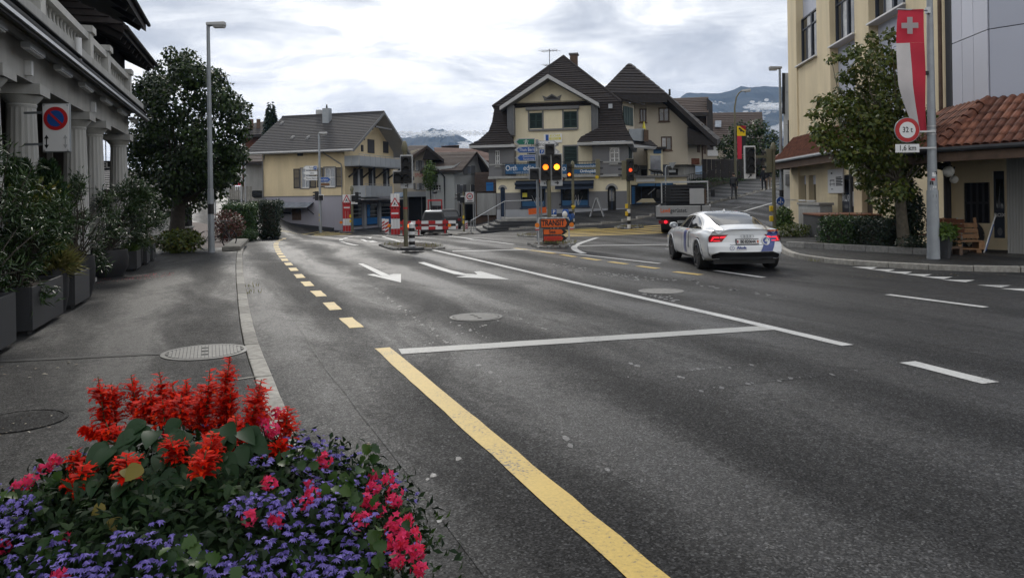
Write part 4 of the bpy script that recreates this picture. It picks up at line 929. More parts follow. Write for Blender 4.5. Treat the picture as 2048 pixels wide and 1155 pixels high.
# red brown roofs and flat block behind
L4=Loc('terraced_house','house with long red brown roof behind the pale grey house','house',(A(930,400,92).x,92,-.6))
MB().hexa([L4.q(*p)for p in((868,440,93),(990,440,93),(990,440,100),(868,440,100))],[L4.q(*p)for p in((868,312,93),(990,318,93),(990,310,100),(868,305,100))]).build('wall','beige_wall',L4.t)
L4.slab('roof','red_brown_tile',[(872,320,91),(1000,322,91),(1000,299,97),(868,295,97)],.2,n=10,tile='red_brown_tile')
L5=Loc('flat_roof_block','dark flat roofed block rising above the red brown roofs','building',(A(900,400,99).x,99,-.6))
MB().hexa([L5.q(*p)for p in((883,330,98),(918,330,98),(918,330,103),(883,330,103))],[L5.q(*p)for p in((883,293,98),(918,291,98),(918,291,103),(883,293,103))]).build('block','dark_wood',L5.t)
MB().hexa([L5.q(*p)for p in((882,293,97.8),(919,291,97.8),(919,291,103),(882,293,103))],[L5.q(*p)for p in((882,292,97.8),(919,290,97.8),(919,290,103),(882,292,103))]).build('roof_edge','red_brown_tile',L5.t)
L6=Loc('shingled_house','dark shingled house wall with blue sign left of the large cream house','house',(A(978,400,70).x,70,-.3))
MB().hexa([L6.q(*p)for p in((950,450,70),(1002,450,69),(1002,450,78),(950,450,78))],[L6.q(*p)for p in((950,345,70),(1002,343,69),(1002,343,78),(950,345,78))]).build('wall','brown_wood',L6.t)
mb=MB();a_,b_=L6.q(950,383,69.9),L6.q(1002,383,68.9);c_,d_=L6.q(1002,344,69),L6.q(950,346,70)
courses(mb,a_+Vector((0,-.25,0)),b_+Vector((0,-.25,0)),c_+Vector((0,-.1,0)),d_+Vector((0,-.1,0)),12,.05);tag(mb.build('shingles','brown_tile',L6.t),kind='stuff')
MB().hexa([L6.q(*p)for p in((954,430,69.6),(992,430,68.8),(992,430,69.1),(954,430,69.9))],[L6.q(*p)for p in((954,386,69.6),(992,386,68.8),(992,386,69.1),(954,386,69.9))]).build('plaster','stone_grey',L6.t)
bsn=A(979.5,373,66);t=thing('hanging_sign','plain bright blue square sign projecting beside the large cream house','sign',bsn,0);MB().box(-.30,.30,0,.12,-.36,.36).build('sign_board','bright_blue',t);MB().box(-.25,.25,-.006,-.001,.12,.2).build('text_bar','sign_blue',t);MB().box(.3,1.1,.04,.08,.2,.26).build('bracket','black',t)

# ================================================================== LARGE CREAM HOUSE WITH MANSARD ROOF
pcn=A(1105,393,52);FCN=Frame(pcn.x,pcn.y,-10.5,0)
CH=bthing('gabled_shop_house','large cream house with dark mansard roof, green shutters and blue banner balcony','house',FCN)
X=lambda px,py=400,yl=0:FCN.at(px,py,yl)[0]
Z=lambda py,px=1105,yl=0:FCN.at(px,py,yl)[1]
zb0=Z(433);z1=Z(355.5);zband=Z(384);zpl=Z(418)
xL_,xR_=X(993),X(1256);DW=9.5
g=lambda*a,yl=0:FCN.rect(*a,yl)
W1,W2=g(1041,1091,373,415),g(1121,1178,372,413);DA=g(1001,1010.5,374,433);DB=g(1215.5,1232,371,430)
mb=MB()
wall_holes(mb,xL_,xR_,zpl,zband,[W1,W2,DA,DB],mi=1);wall_holes(mb,xL_,xR_,zband,z1,[W1,W2,DA,DB],mi=0);wall_holes(mb,xL_,xR_,-.6,zpl,[W1,W2,DA,DB],mi=2)
mb.poly([(xL_,0,-.6),(xL_,DW,-.6),(xL_,DW,z1),(xL_,0,z1)],1);mb.poly([(xR_,0,-.6),(xR_,DW,-.6),(xR_,DW,z1),(xR_,0,z1)],0)
mb.build('ground_floor_wall',['cream_pale','grey_wall','plinth_grey'],CH)
for r in(W1,W2):
    w=window(CH,r,fr='shop_navy',gl='glass_dark',nx=1,rev=.2,sill='shop_navy',fw=.10);MB().box(r[0]+.1,r[1]-.1,.10,.12,r[2]+.08,r[2]+.42).build('poster_strip','banner_blue',w)
    MB().box(r[0]+.05,r[1]-.05,.9,1.0,r[2],r[3]).build('display_back','interior_dark',w)
for(px,py)in((1072,399),(1080,405),(1156,398),(1150,405)):
    p=FCN.at(px,py);m2=MB();
    for k in range(9):q=(p[0]+random.uniform(-.3,.3),random.uniform(.09,.11),p[1]+random.uniform(-.35,.3));m2.bar((p[0],.105,p[1]-.4),q,.03,.01)
    m2.build('window_decal','glass_curtain',CH)
p=FCN.at(1049,390);MB().box(p[0]-.16,p[0]+.16,.10,.115,p[1]-.14,p[1]+.14).build('window_poster','sign_yellow',CH)
for r in(DA,DB):  # arched doors
    n=12;xm,hw=(r[0]+r[1])/2,(r[1]-r[0])/2;zt=r[3];
    mb=MB();ring=[(xm+(hw+.14)*math.cos(math.pi*k/n),zt-hw+(hw+.14)*math.sin(math.pi*k/n))for k in range(n+1)];inn=[(xm+hw*math.cos(math.pi*k/n),zt-hw+hw*math.sin(math.pi*k/n))for k in range(n+1)]
    for k in range(n):mb.up([ring[k],ring[k+1],inn[k+1],inn[k]],-.04,.06)
    MB().up([(r[0],zt),(r[0],zt-hw)]+[(a,c)for a,c in inn[::-1]if True][:n//2+1],-.001,.02).build('spandrel','grey_wall',CH)if False else None
    d=MB().box(r[0],r[1],.10,.14,r[2],r[3]).build('arched_door','shop_navy' if r is DA else 'interior_dark',CH);mb.build('arch','stone_grey',d)
    MB().box(r[0]+.1,r[1]-.1,.07,.098,r[2]+.9,r[3]-.25).build('pane','glass_dark',d);MB().box(xm-.02,xm+.02,.05,.068,r[2]+.05,r[3]-.2).build('mullion','shop_navy',d)
for px0,px1 in((1030,1098),(1110,1187)):  # rolled awnings
    r=g(px0,px1,367,378,yl=-.5);aw_=MB().tube([(r[0],-.55,r[3]),(r[1],-.55,r[3])],.10,10).build('awning','awning_navy',CH,smooth=True);MB().hexa([(r[0],-.62,r[2]),(r[1],-.62,r[2]),(r[1],-.05,r[3]+.15),(r[0],-.05,r[3]+.15)],[(r[0],-.60,r[2]+.06),(r[1],-.60,r[2]+.06),(r[1],-.05,r[3]+.21),(r[0],-.05,r[3]+.21)]).build('awning_cloth','awning_navy',aw_)
# first floor: cornice, grey corner bays, recessed cream wall
MB().box(X(979),X(1258),-.35,-.002,z1,z1+.16).box(X(979)-.0,X(1258),0,DW,z1+.001,z1+.16).build('cornice','stone_grey',CH)
for x in(X(990),X(1252)):MB().hexa([(x-.3,-.3,z1-.02),(x+.3,-.3,z1-.02),(x+.3,0,z1-.02),(x-.3,0,z1-.02)],[(x-.5,-.34,z1),(x+.5,-.34,z1),(x+.5,0,z1),(x-.5,0,z1)]).build('corbel','stone_grey',CH)
zs0,zs1=z1+.161,Z(289)
bl=g(990.5,999.5,301,333);br=g(1219,1239,294.5,327.5)
for nm,(a,b),r in(('left',(X(979),X(1029)),bl),('right',(X(1186),X(1256)),br)):
    mb=MB();wall_holes(mb,a,b,zs0,zs1,[r],y=-.05);o_=a if nm=='left' else b
    mb.poly([(a,-.05,zs0),(a,4 if nm=='left' else 1.0,zs0),(a,4 if nm=='left' else 1.0,zs1),(a,-.05,zs1)]);mb.poly([(b,-.05,zs0),(b,1.0 if nm=='left' else 9,zs0),(b,1.0 if nm=='left' else 9,zs1),(b,-.05,zs1)])
    mb.build('bay_wall','grey_wall',CH);window(CH,r,y=-.05,nx=2,nz=3,fr='white_trim',sill='stone_grey',fw=.07)
    MB().box(a-.02,b+.02,-.10,-.052,z1+.9,z1+1.0).build('string_course','stone_grey',CH)
YW=.9;xa_,xb_=X(1027.6,300,YW),X(1185,300,YW)
zsh=Z(207,1105,YW);zap=Z(161,1105,YW);xm_=X(1103,300,YW)
gw=lambda*a:FCN.rect(*a,YW)
V1,V2=gw(1059,1084.5,225.5,257),gw(1127.5,1154,222.5,255.5);B1,B2_=gw(1057,1082,294,338),gw(1128,1154,292.5,338)
mb=MB();wall_holes(mb,xa_,xb_,zs0,zsh,[V1,V2,B1,B2_],y=YW);mb.poly([(xa_,YW,zsh),(xb_,YW,zsh),(xm_,YW,zap)]);mb.build('gable_wall','cream_pale',CH)
for r in(V1,V2):
    w=window(CH,r,y=YW,fr='green_shutter',gl='interior_dark',nx=2,sill=None,surround=None);xm=(r[0]+r[1])/2
    shutter(w,r[0]+.02,xm-.01,r[2]+.02,r[3]-.02,YW+.02,'green_shutter');shutter(w,xm+.01,r[1]-.02,r[2]+.02,r[3]-.02,YW+.02,'green_shutter')
    MB().box(r[0]-.10,r[0],YW-.04,YW+.03,r[2]-.1,r[3]+.12).box(r[1],r[1]+.10,YW-.04,YW+.03,r[2]-.1,r[3]+.12).build('surround','grey_trim',w)
for r in(B1,B2_):
    w=window(CH,r,y=YW,fr='green_shutter',gl='interior_dark',nx=1,sill=None,surround='grey_trim');shutter(w,r[0]+.02,r[1]-.02,r[2]+.02,r[3]-.02,YW+.02,'green_shutter')
r=gw(1052,1158.5,213.5,219.5);MB().box(r[0],r[1],YW-.22,YW-.002,r[2],r[3]).build('lintel_board','grey_trim',CH)
r=gw(1058,1155,257.5,261);MB().box(r[0],r[1],YW-.14,YW-.002,r[2],r[3]).build('sill_board','grey_trim',CH)
v=gw(1088,1120,188,201);xm=(v[0]+v[1])/2;vt=MB().up([(v[0],v[2]),(v[1],v[2]),(v[1],v[2]+.12),(v[1]+.12,v[2]+.35),(xm+.35,v[2]+.22),(xm,v[3]),(xm-.35,v[2]+.22),(v[0]-.12,v[2]+.35),(v[0],v[2]+.12)],YW-.08,.078).build('pediment_vent','grey_trim',CH);MB().up([(v[0]+.1,v[2]+.08),(v[1]-.1,v[2]+.08),(xm,v[3]-.1)],YW-.09,.008).build('louvre','black',vt)
r=gw(1088,1124,268,285.5);sgn=thing('wall_sign','white blue and yellow sign board on the cream gable wall','sign',FCN.w(r[0],YW-.08,r[2]),math.degrees(FCN.a));W_,Hh=r[1]-r[0],r[3]-r[2]
MB().box(0,W_,0,.07,0,Hh).build('sign_board','sign_white',sgn);MB().box(W_*.10,W_*.27,-.006,-.001,Hh*.2,Hh*.93).build('blue_field','sign_blue',sgn);MB().box(W_*.30,W_*.95,-.006,-.001,Hh*.32,Hh*.6).build('yellow_field','sign_yellow',sgn)
txt('BÜCHER',Hh*.36,'sign_yellow',sgn,W_*.62,-.002,Hh*.78,sx=.9,bold=.006);txt('PERROUX',Hh*.28,'sign_white',sgn,W_*.62,-.008,Hh*.46,sx=.8)
# balcony with banners
rb_=rail(CH,X(1007),X(1197),Z(354.5),Z(324.5),-.30,62);
for s0,s1,parts in((1011,1074,[('Orth',0.10,'L','sign_white',.36),('o',.40,'C','banner_blue',.3),('medio',.80,'C','sign_white',.36)]),(1122,1196,[('Orthomedio',.30,'C','sign_white',.34)])):
    r=g(s0,s1,328,347.5,yl=-.36);bn=thing('balcony_banner',('blue banner with white Orthomedio lettering on the left half of the balcony rail' if s0<1100 else 'blue banner with Orthopädie lettering on the right half of the balcony rail'),'banner',FCN.w(r[0],-.36,r[2]),math.degrees(FCN.a));w_,h_=r[1]-r[0],r[3]-r[2]
    MB().box(0,w_,0,.025,0,h_).build('banner_cloth','banner_blue',bn)
    if s0<1100:
        txt('Orth',.50,'sign_white',bn,w_*.19,-.002,h_*.58,sx=.8);txt('om',.50,'bright_blue',bn,w_*.45,-.002,h_*.58,sx=.7);txt('edio',.50,'sign_white',bn,w_*.74,-.002,h_*.58,sx=.85);txt('orthopädie & sanitätshaus',.14,'sign_grey',bn,w_*.55,-.002,h_*.15,sx=.9)
    else:txt('io',.52,'sign_white',bn,w_*.06,-.002,h_*.6);txt('Bewegungsschuhe',.22,'sign_white',bn,w_*.66,-.002,h_*.78,sx=.9);txt('Orthopädie',.27,'sign_white',bn,w_*.75,-.002,h_*.25,sx=.9,bold=.004)
# skirt roofs and steep mansard flanks
zk=[Z(287),Z(277),Z(258),Z(238),Z(205)]
def ringpts(side):
    o=[]
    if side<0:xs_=[X(944),X(962),X(979),X(984),X(988)];inner_x=[X(1034),X(1030),X(1017),X(1015),X(1015)];ys_=[-.62,-.35,.15,.55,.8]
    else:xs_=[X(1268),X(1262),X(1252),X(1246),X(1243)];inner_x=[X(1158),X(1164),X(1198),X(1198),X(1198)];ys_=[-.62,-.35,.15,.55,.8]
    return xs_,inner_x,ys_
for side in(-1,1):
    xs_,ix,ys_=ringpts(side);mb=MB()
    for i in range(4):
        n=(2,4,4,6)[i]
        a,b,c,d=(Vector(p)for p in((ix[i],ys_[i],zk[i]),(xs_[i],ys_[i],zk[i]),(xs_[i+1],ys_[i+1],zk[i+1]),(ix[i+1],ys_[i+1],zk[i+1])))
        if side>0:pass
        courses(mb,*((a,b,c,d)if side>0 else(b,a,d,c)),n,.05,wob=.015)
        e,f=Vector((xs_[i],DW,zk[i])),Vector((xs_[i+1],DW,zk[i+1]));courses(mb,*((b,e,f,c)if side>0 else(e,b,c,f)),n,.05,wob=.015)
    tag(mb.build('mansard_tiles','dark_tile',CH),kind='stuff')
    x0,x1=sorted((ix[0],xs_[0]));MB().box(x0,x1,ys_[0]+.02,DW,zk[0]-.19,zk[0]-.015).build('skirt_soffit','pale_trim',CH)
    xo=X(1022)if side<0 else X(1191);MB().box(xo-.22,xo+.22,.2,YW+.5,Z(268),Z(206)).build('corner_boards','grey_shutter',CH)
    s=MB();
    for k in range(5):s.box(xo-.22+k*.09,xo-.205+k*.09,.185,.199,Z(268),Z(206))
    s.build('board_joint','dark_shutter',CH)
# front gable roof with pale verge, main hipped roof behind
zp,zv=Z(150),Z(211);xv0,xv1=X(1003),X(1201);xpk=X(1100)
for sgn_,xv in((-1,xv0),(1,xv1)):
    mb=MB();a,b,c,d=Vector((xv,-.15,zv)),Vector((xv,4.2,zv)),Vector((xpk,4.2,zp)),Vector((xpk,-.15,zp));courses(mb,*((b,a,d,c)if sgn_<0 else(a,b,c,d)),14,.05);tag(mb.build('roof_tiles','dark_tile',CH),kind='stuff')
    MB().hexa([(xv,-.2,zv-.2),(xpk,-.2,zp-.22),(xpk,-.14,zp-.22),(xv,-.14,zv-.2)],[(xv,-.2,zv+.03),(xpk,-.2,zp+.04),(xpk,-.14,zp+.04),(xv,-.14,zv+.03)]).build('verge_board','pale_trim',CH)
    MB().hexa([(xv,-.14,zv-.24),(xpk,-.14,zp-.24),(xpk,YW+.05,zp-.24),(xv,YW+.05,zv-.24)],[(xv,-.14,zv-.05),(xpk,-.14,zp-.05),(xpk,YW+.05,zp-.05),(xv,YW+.05,zv-.05)]).build('verge_soffit','grey_trim',CH)
zt_=FCN.at(1128,115,5.0)[1];xt=FCN.at(1128,115,5.0)[0];xml,xmr=X(986,213,.8),X(1243,205,.8);zm=Z(213,990,.8);mb=MB()
F1,F2,Bk1,Bk2=Vector((xml,.75,zm)),Vector((xmr,.75,zm)),Vector((xml,DW,zm)),Vector((xmr,DW,zm));T1,T2=Vector((xt,4.6,zt_)),Vector((xt+.1,6.2,zt_))
courses(mb,F1,F2,T1+Vector((.02,0,0)),T1-Vector((.02,0,0)),22,.05,wob=.015);courses(mb,Bk1,F1,T1,T2,22,.05);courses(mb,F2,Bk2,T2,T1,22,.05);mb.poly([Bk1,Bk2,T2])
tag(mb.build('main_roof_tiles','dark_tile',CH),kind='stuff')
MB().box(xml,xmr,.85,DW,zm-.15,zm-.01).build('attic_floor','dark_wood',CH)
mb=MB()
for a,b in((F1,T1),(F2,T1)):mb.tube([a,b],.11,8)
mb.tube([T1,T2],.12,8);mb.build('ridge_cap','dark_tile',CH,smooth=True)
r=FCN.rect(1141,1155,108,135,6.0);ch=MB().box(r[0],r[1],5.6,6.3,zt_-2.2,r[3]-.1).build('chimney','brown_wood',CH);MB().box(r[0]-.08,r[1]+.08,5.52,6.38,r[3]-.1,r[3]).build('chimney_cap','grey_trim',ch)
ax,az0=FCN.at(1099.5,148,1.0);az1=FCN.at(1099,98,1.0)[1];an=MB().tube([(ax,1,az0-.3),(ax,1,az1)],.025,6)
for zz,l in((az1-.12,.55),(az0+.6,.35)):
    an.bar((ax-l,1.1,zz),(ax+l,.9,zz-.03),.03)
    for k in range(6):q=-l+2*l*k/5;an.bar((ax+q-.15,1-q*.18-.5,zz),(ax+q+.15,1-q*.18+.5,zz),.015)
tag(an.build('aerial','black',CH))
r=FCN.rect(1217,1225,208,217,.5);MB().box(r[0],r[1],.38,.5,r[2],r[3]).build('skylight','glass_pale',CH)
# east side: shutters, dormer, terrace parapet
def eside(mb_,x=None):
    xx=xR_ if x is None else x;mb_.v=[(xx-y,x_,z)for x_,y,z in mb_.v];return mb_
FE=Frame(FCN.w(X(1256),0).x,FCN.w(X(1256),0).y,79.5,0)
for s0,s1,c in((1258,1262.5,'green_shutter'),(1263,1268.5,'white_trim'),(1269,1273,'green_shutter'),(1274,1279,'green_shutter')):
    r=FE.rect(s0,s1,296,336);eside(MB().box(r[0],r[1],-.06,-.003,r[2],r[3]),X(1256)).build('shutter' if c!='white_trim' else 'window',c,CH)
dq=Frame(FCN.w(X(1250),2.5).x,FCN.w(X(1250),2.5).y,79.5-20,0)
dr=dq.rect(1243,1268,205,262);
dm=MB().hexa([inF(FCN,dq.w(*p))for p in((dr[0],0,dr[2]),(dr[1],0,dr[2]),(dr[1],3,dr[2]),(dr[0],3,dr[2]))],[inF(FCN,dq.w(*p))for p in((dr[0],0,dr[3]),(dr[1],0,dr[3]),(dr[1],3,dr[3]),(dr[0],3,dr[3]))]).build('dormer','beige_wall',CH)
ww=dr[1]-dr[0]
for k in range(4):
    a,b=dr[0]+ww*(.12+.2*k),dr[0]+ww*(.29+.2*k);MB().hexa([inF(FCN,dq.w(*p))for p in((a,-.05,dr[2]+.4),(b,-.05,dr[2]+.4),(b,-.004,dr[2]+.4),(a,-.004,dr[2]+.4))],[inF(FCN,dq.w(*p))for p in((a,-.05,dr[3]-.3),(b,-.05,dr[3]-.3),(b,-.004,dr[3]-.3),(a,-.004,dr[3]-.3))]).build('shutter','green_shutter',dm)
mb=MB();e=[inF(FCN,dq.w(*p))for p in((dr[0]-.4,-.6,dr[3]-.05),(dr[1]+.6,-.6,dr[3]-.05),(dr[1]+.6,2.8,dr[3]+.9),(dr[0]-.4,2.8,dr[3]+.9))];courses(mb,*e,6,.05);mb.build('dormer_roof','dark_tile',dm)
# balcony parapet with closed yellow parasol
hexq=lambda pts0,pts1,F=FCN:MB().hexa([inF(F,A(*p))for p in pts0],[inF(F,A(*p))for p in pts1])
hexq(((1258,280,54),(1289,283,55),(1289,283,60),(1258,280,60)),((1258,258,54),(1289,257,55),(1289,257,60),(1258,258,60))).build('terrace_parapet','pole_grey',CH)
hexq(((1288,283,54.8),(1297,283,54.8),(1297,283,55.5),(1288,283,55.5)),((1288,259,54.8),(1297,260,54.8),(1297,260,55.5),(1288,259,55.5))).build('chimney_stub','brown_wood',CH)
mb=MB();pts=[inF(FCN,A(*p))for p in((1262,286,53.5),(1315,293,56),(1300,280,59),(1264,275,58))];courses(mb,*pts,4,.05);mb.build('eaves_tiles','dark_tile',CH)
hexq(((1262,295,53.6),(1310,299,56),(1298,296,60),(1262,294,60)),((1262,287,53.6),(1314,294,56),(1300,288,60),(1262,287,60))).build('eaves_box','pale_trim',CH)
pu=A(1288,258,55.3);t=thing('closed_parasol','closed lime yellow parasol standing on the roof terrace','parasol',pu);MB().tube([(0,0,0),(0,0,.25)],.02).build('pole','steel',t);MB().lathe([(.10,-.05),(.13,.05),(.09,.25),(.03,.5),(.01,.52)],n=8).build('canopy','sign_yellow',t)
# side wing with shop window
wx0,wx1=X(1254),FCN.at(1375,380,3.0)[0];FW=Frame(FCN.w(0,3.0).x,FCN.w(0,3.0).y,-10.5,0)
wg=bthing('shop_wing','flat roofed wing with dark blue shop window showing a bed','shop',FW)
q=lambda*a:FW.rect(*a)
zt2=FW.at(1310,355)[1];wa,wb=FW.at(1254,400)[0],FW.at(1374,400)[0];sw0=q(1262,1352,369,411)
mb=MB();wall_holes(mb,wa,wb,-.5,zt2,[sw0],rev=.3);mb.poly([(wb,0,-.5),(wb,6,-.5),(wb,6,zt2),(wb,0,zt2)]);mb.build('wall','cream_pale',wg)
MB().box(wa-.05,wb+.15,-.25,6,zt2,zt2+.14).build('flat_roof','grey_trim',wg)
fr_=MB().box(sw0[0],sw0[1],.22,.28,sw0[2],sw0[3]).build('shop_window','shop_navy',wg);n=q(1281,1352,373,404)
for a,b in((1271,1282),(1283,1302),(1303,1320),(1321,1333)):
    r=q(a,b,373,405);MB().box(r[0],r[1],.20,.218,r[2],r[3]).build('pane','interior_dark',fr_)
r=q(1272,1312,397,405);MB().hexa([(r[0],.14,r[2]),(r[1],.14,r[2]),(r[1],.195,r[2]),(r[0],.195,r[2])],[(r[0]+.4,.14,r[3]),(r[1]-.2,.14,r[3]),(r[1]-.2,.195,r[3]),(r[0]+.4,.195,r[3])]).build('mattress','cream_pale',fr_)
r=q(1296,1310,377,389);MB().bar((r[0],.17,r[2]),(r[1],.17,r[3]),.12,.03).build('display_slat','glass_pale',fr_)
r=q(1262,1270,374,410)
for k in range(9):z=r[2]+(r[3]-r[2])*(k+.3)/9;MB().box(r[0]+.05,r[1]-.03,.19,.218,z,z+.12).build('text_bar','bright_blue',fr_)
for k in range(3):z0_=q(1272+k*18,1284+k*18,405,408);MB().box(z0_[0],z0_[1],.19,.218,z0_[2],z0_[3]).build('text_bar','bright_blue',fr_)
r=q(1275,1346,366,373);aw2=MB().box(r[0],r[1],-.5,-.003,r[2],r[3]).build('awning','awning_navy',wg)
for a,b in((1277,1310),(1312,1345)):r2=q(a,b,367,372);MB().box(r2[0],r2[1],-.52,-.502,r2[2],r2[3]).build('sign_strip','banner_blue',aw2)
r=q(1272,1310,355.5,365);sb=MB().box(r[0],r[1],-.06,-.003,r[2]+.05,r[3]).build('sign_panel','sign_white',wg)
r=q(1262,1330,413,430);m2=MB();
for k in range(4):m2.box(r[0]+k*.75,r[0]+k*.75+.08,-.4,.1,-.5,r[3])
m2.box(r[0],r[0]+2.4,-.45,.1,r[3],r[3]+.08).build('bench','plinth_grey',wg)
# iron ornament and terrace behind the wing
r=FW.at(1265,352);orn=MB();pts=[(r[0]+.1+.36*math.cos(t)*(1-t/9),-.1,r[1]+.55+.30*math.sin(t)*(1-t/9))for t in[k*.5 for k in range(14)]];orn.tube(pts,[.05-.003*k for k in range(14)],6).tube([(r[0]-.9,-.1,r[1]+.15),(r[0]-.5,-.1,r[1]+.35),(r[0]-.1,-.1,r[1]+.25),(r[0]+.35,-.1,r[1]+.25),(r[0]+.46,-.1,r[1]+.55)],[.03,.09,.07,.07,.05],6).build('iron_ornament','black',wg)
r=FW.at(1312,352);orn=MB();orn.tube([(r[0]-.5,-.1,r[1]+.45),(r[0]-.2,-.1,r[1]+.35),(r[0]+.3,-.1,r[1]+.3),(r[0]+.55,-.1,r[1]+.1)],[.04,.12,.13,.05],6)
for d in(-.1,.1,.35):orn.bar((r[0]+d,-.1,r[1]+.3),(r[0]+d,-.1,r[1]),.06)
orn.build('iron_ornament','black',wg)
# low terrace in front with steps
sp0,sp1=A(955,463,44.5),A(1010,455,46.5)
st=thing('terrace_steps','dark stone steps rising to the terrace of the large cream house','steps',GT(985,464))
FS=Frame(-1.95,46.3,6,-.32)
st.location=FS.o;st.rotation_euler=(0,0,FS.a)
for k in range(6):
    MB().box(.10+k*.42-.4,7.5,k*.34,5.3,-.3+.165*k,.165*(k+1)-.15).build('step','charcoal' if k<5 else 'concrete',st,bevel=.012)
hr=thing('stair_handrail','galvanised handrail climbing beside the dark terrace steps','handrail',FS.o,math.degrees(FS.a));mb=MB().tube([(-.5,-.1,.8),(1.7,2.0,1.9),(3.4,2.0,1.95)],.028,8)
for x,y,z in((-.5,-.1,.8),(.6,.95,1.35),(1.7,2.0,1.9)):mb.tube([(x,y,z),(x,y,z-1.05)],.024,8)
mb.build('rail','steel',hr)
# ================================================================== HOUSES UP THE HILL
fb4=Frame(A(1330,393,62).x,62,-6,0)
BG=bthing('tall_beige_house','tall beige house with half hipped dark roof behind the large cream house','house',fb4)
q4=lambda*a:fb4.rect(*a)
xa4,xb4=fb4.at(1262,300)[0],fb4.at(1375.5,300)[0];zb4=fb4.at(1360,329)[1];zt4=fb4.at(1300,196)[1];zsh4=fb4.at(1375,241)[1]
ws=[q4(1317,1339,215,243.5),q4(1322,1344,273,301),q4(1279,1293,217,245)]
mb=MB();wall_holes(mb,xa4,xb4,zb4,zsh4,ws);wall_holes(mb,xa4,fb4.at(1343,215)[0],zsh4,fb4.at(1330,213)[1],ws);mb.poly([(fb4.at(1343,215)[0],0,zsh4),(xb4,0,zsh4),(fb4.at(1343,215)[0],0,fb4.at(1330,213)[1])])
mb.poly([(xa4,0,fb4.at(1330,213)[1]),(fb4.at(1343,215)[0],0,fb4.at(1330,213)[1]),(fb4.at(1316,196)[0],0,zt4),(xa4,0,zt4)])
rb4=Frame(fb4.w(xb4,0).x,fb4.w(xb4,0).y,60,0);xr4=rb4.at(1404,300)[0]
def r4(p):return inF(fb4,rb4.w(*p))
mb.poly([r4(p)for p in((0,0,zb4),(xr4,0,zb4),(xr4,0,zsh4),(0,0,zsh4))]);mb.poly([(xa4,0,zb4),(xb4,0,zb4),r4((xr4,0,zb4)),(xa4,6,zb4)]);mb.build('wall','beige_wall',BG)
for r in ws:window(BG,r,fr='brown_wood',gl='glass_dark',nx=2,sill='brown_wood',fw=.10);
for r in ws[:2]:MB().box(r[0]+.1,(r[0]+r[1])/2-.04,.078,.088,r[2]+(.1 if r is ws[1]else(r[3]-r[2])*.62),r[3]-.1).build('curtain','glass_curtain',BG)
for s0,s1,t0,t1 in((1394,1399,277,305),(1407,1411,285,308)):
    r=rb4.rect(s0,s1,t0,t1);MB().hexa([r4(p)for p in((r[0],-.05,r[2]),(r[1],-.05,r[2]),(r[1],-.005,r[2]),(r[0],-.005,r[2]))],[r4(p)for p in((r[0],-.05,r[3]),(r[1],-.05,r[3]),(r[1],-.005,r[3]),(r[0],-.005,r[3]))]).build('window','brown_wood',BG)
MB().tube([r4((xr4-.2,-.1,zsh4)),r4((xr4-.2,-.1,.5))],.06,8).build('downpipe','brown_wood',BG)
MB().box(xa4,xb4-.25,.9,6,-1,zb4-.01).hexa([(xb4-.25,1.2,-1),r4((xr4-.3,.5,-1)),r4((xr4-.3,3,-1)),(xb4-.25,4,-1)],[(xb4-.25,1.2,zb4-.01),r4((xr4-.3,.5,zb4-.01)),r4((xr4-.3,3,zb4-.01)),(xb4-.25,4,zb4-.01)]).build('ground_floor_wall','stone_grey',BG)
for k in range(3):MB().box(xb4-3.6+k*1.1,xb4-2.9+k*1.1,0.83,.895,.8,zb4-.3).build('door','interior_dark',BG)
r=q4(1303,1333,330,353);MB().box(*r[:2],-.9,-.8,*r[2:]).build('terrace_screen','window_blue',BG)
r=q4(1294,1322,308,350);m2=MB().box(r[0],r[1],-1.6,-.02,r[2]-1,r[3]+.3);wg2=m2.build('glazed_porch','cream_pale',BG)
for k in range(4):a=r[0]+.15+(r[1]-r[0]-.3)*k/4;MB().box(a,a+.20,-1.64,-1.602,r[2],r[3]-.2).build('window','glass_pale',wg2)
MB().box(r[0]-.2,r[1]+.3,-1.9,0,r[3]+.301,r[3]+.45).build('porch_roof','dark_wood',wg2);MB().box(r[0]+.4,r[1]-.1,-1.66,-1.61,r[3]-.05,r[3]+.28).build('sign_panel','banner_blue',wg2)
p=r4((1.3,-.2,fb4.at(1380,322)[1]));MB().box(p.x-.35,p.x+.3,p.y-.3,p.y+.2,p.z-.25,p.z+.25).build('orange_box','terracotta',BG,bevel=.05)
# roof
pk,hl,hr_=(inF(fb4,A(*p))for p in((1257,127,64),(1200,186,60.5),(1334,188,60.5)))
vr=inF(fb4,A(1434,281,60.5));bkp=inF(fb4,A(1262,127,76));bkr=inF(fb4,A(1440,276,72))
mb=MB();courses(mb,hl,hr_,pk+Vector((.02,0,0)),pk-Vector((.02,0,0)),11,.06,wob=.02)
courses(mb,vr,bkr,bkp,pk,18,.06);mb.poly([hr_,vr,pk]);courses(mb,inF(fb4,A(1165,240,60.5)),hl,pk,bkp,10,.06)
tag(mb.build('roof_tiles','dark_tile',BG),kind='stuff')
dn=Vector((0,0,-.42));MB().hexa([hr_+dn,vr+dn,vr+dn+Vector((-.3,1.3,0)),hr_+dn+Vector((-.3,1.3,0))],[hr_-Vector((0,0,.02)),vr-Vector((0,0,.02)),vr+Vector((-.1,1.3,0)),hr_+Vector((-.1,1.3,.05))]).build('verge','dark_wood',BG)
MB().hexa([hl+dn*1.9,hr_+dn*1.5,hr_+dn+Vector((0,1.6,0)),hl+dn+Vector((0,1.6,0))],[hl,hr_,hr_+Vector((0,1.6,.1)),hl+Vector((0,1.6,.1))]).build('eaves','dark_wood',BG)
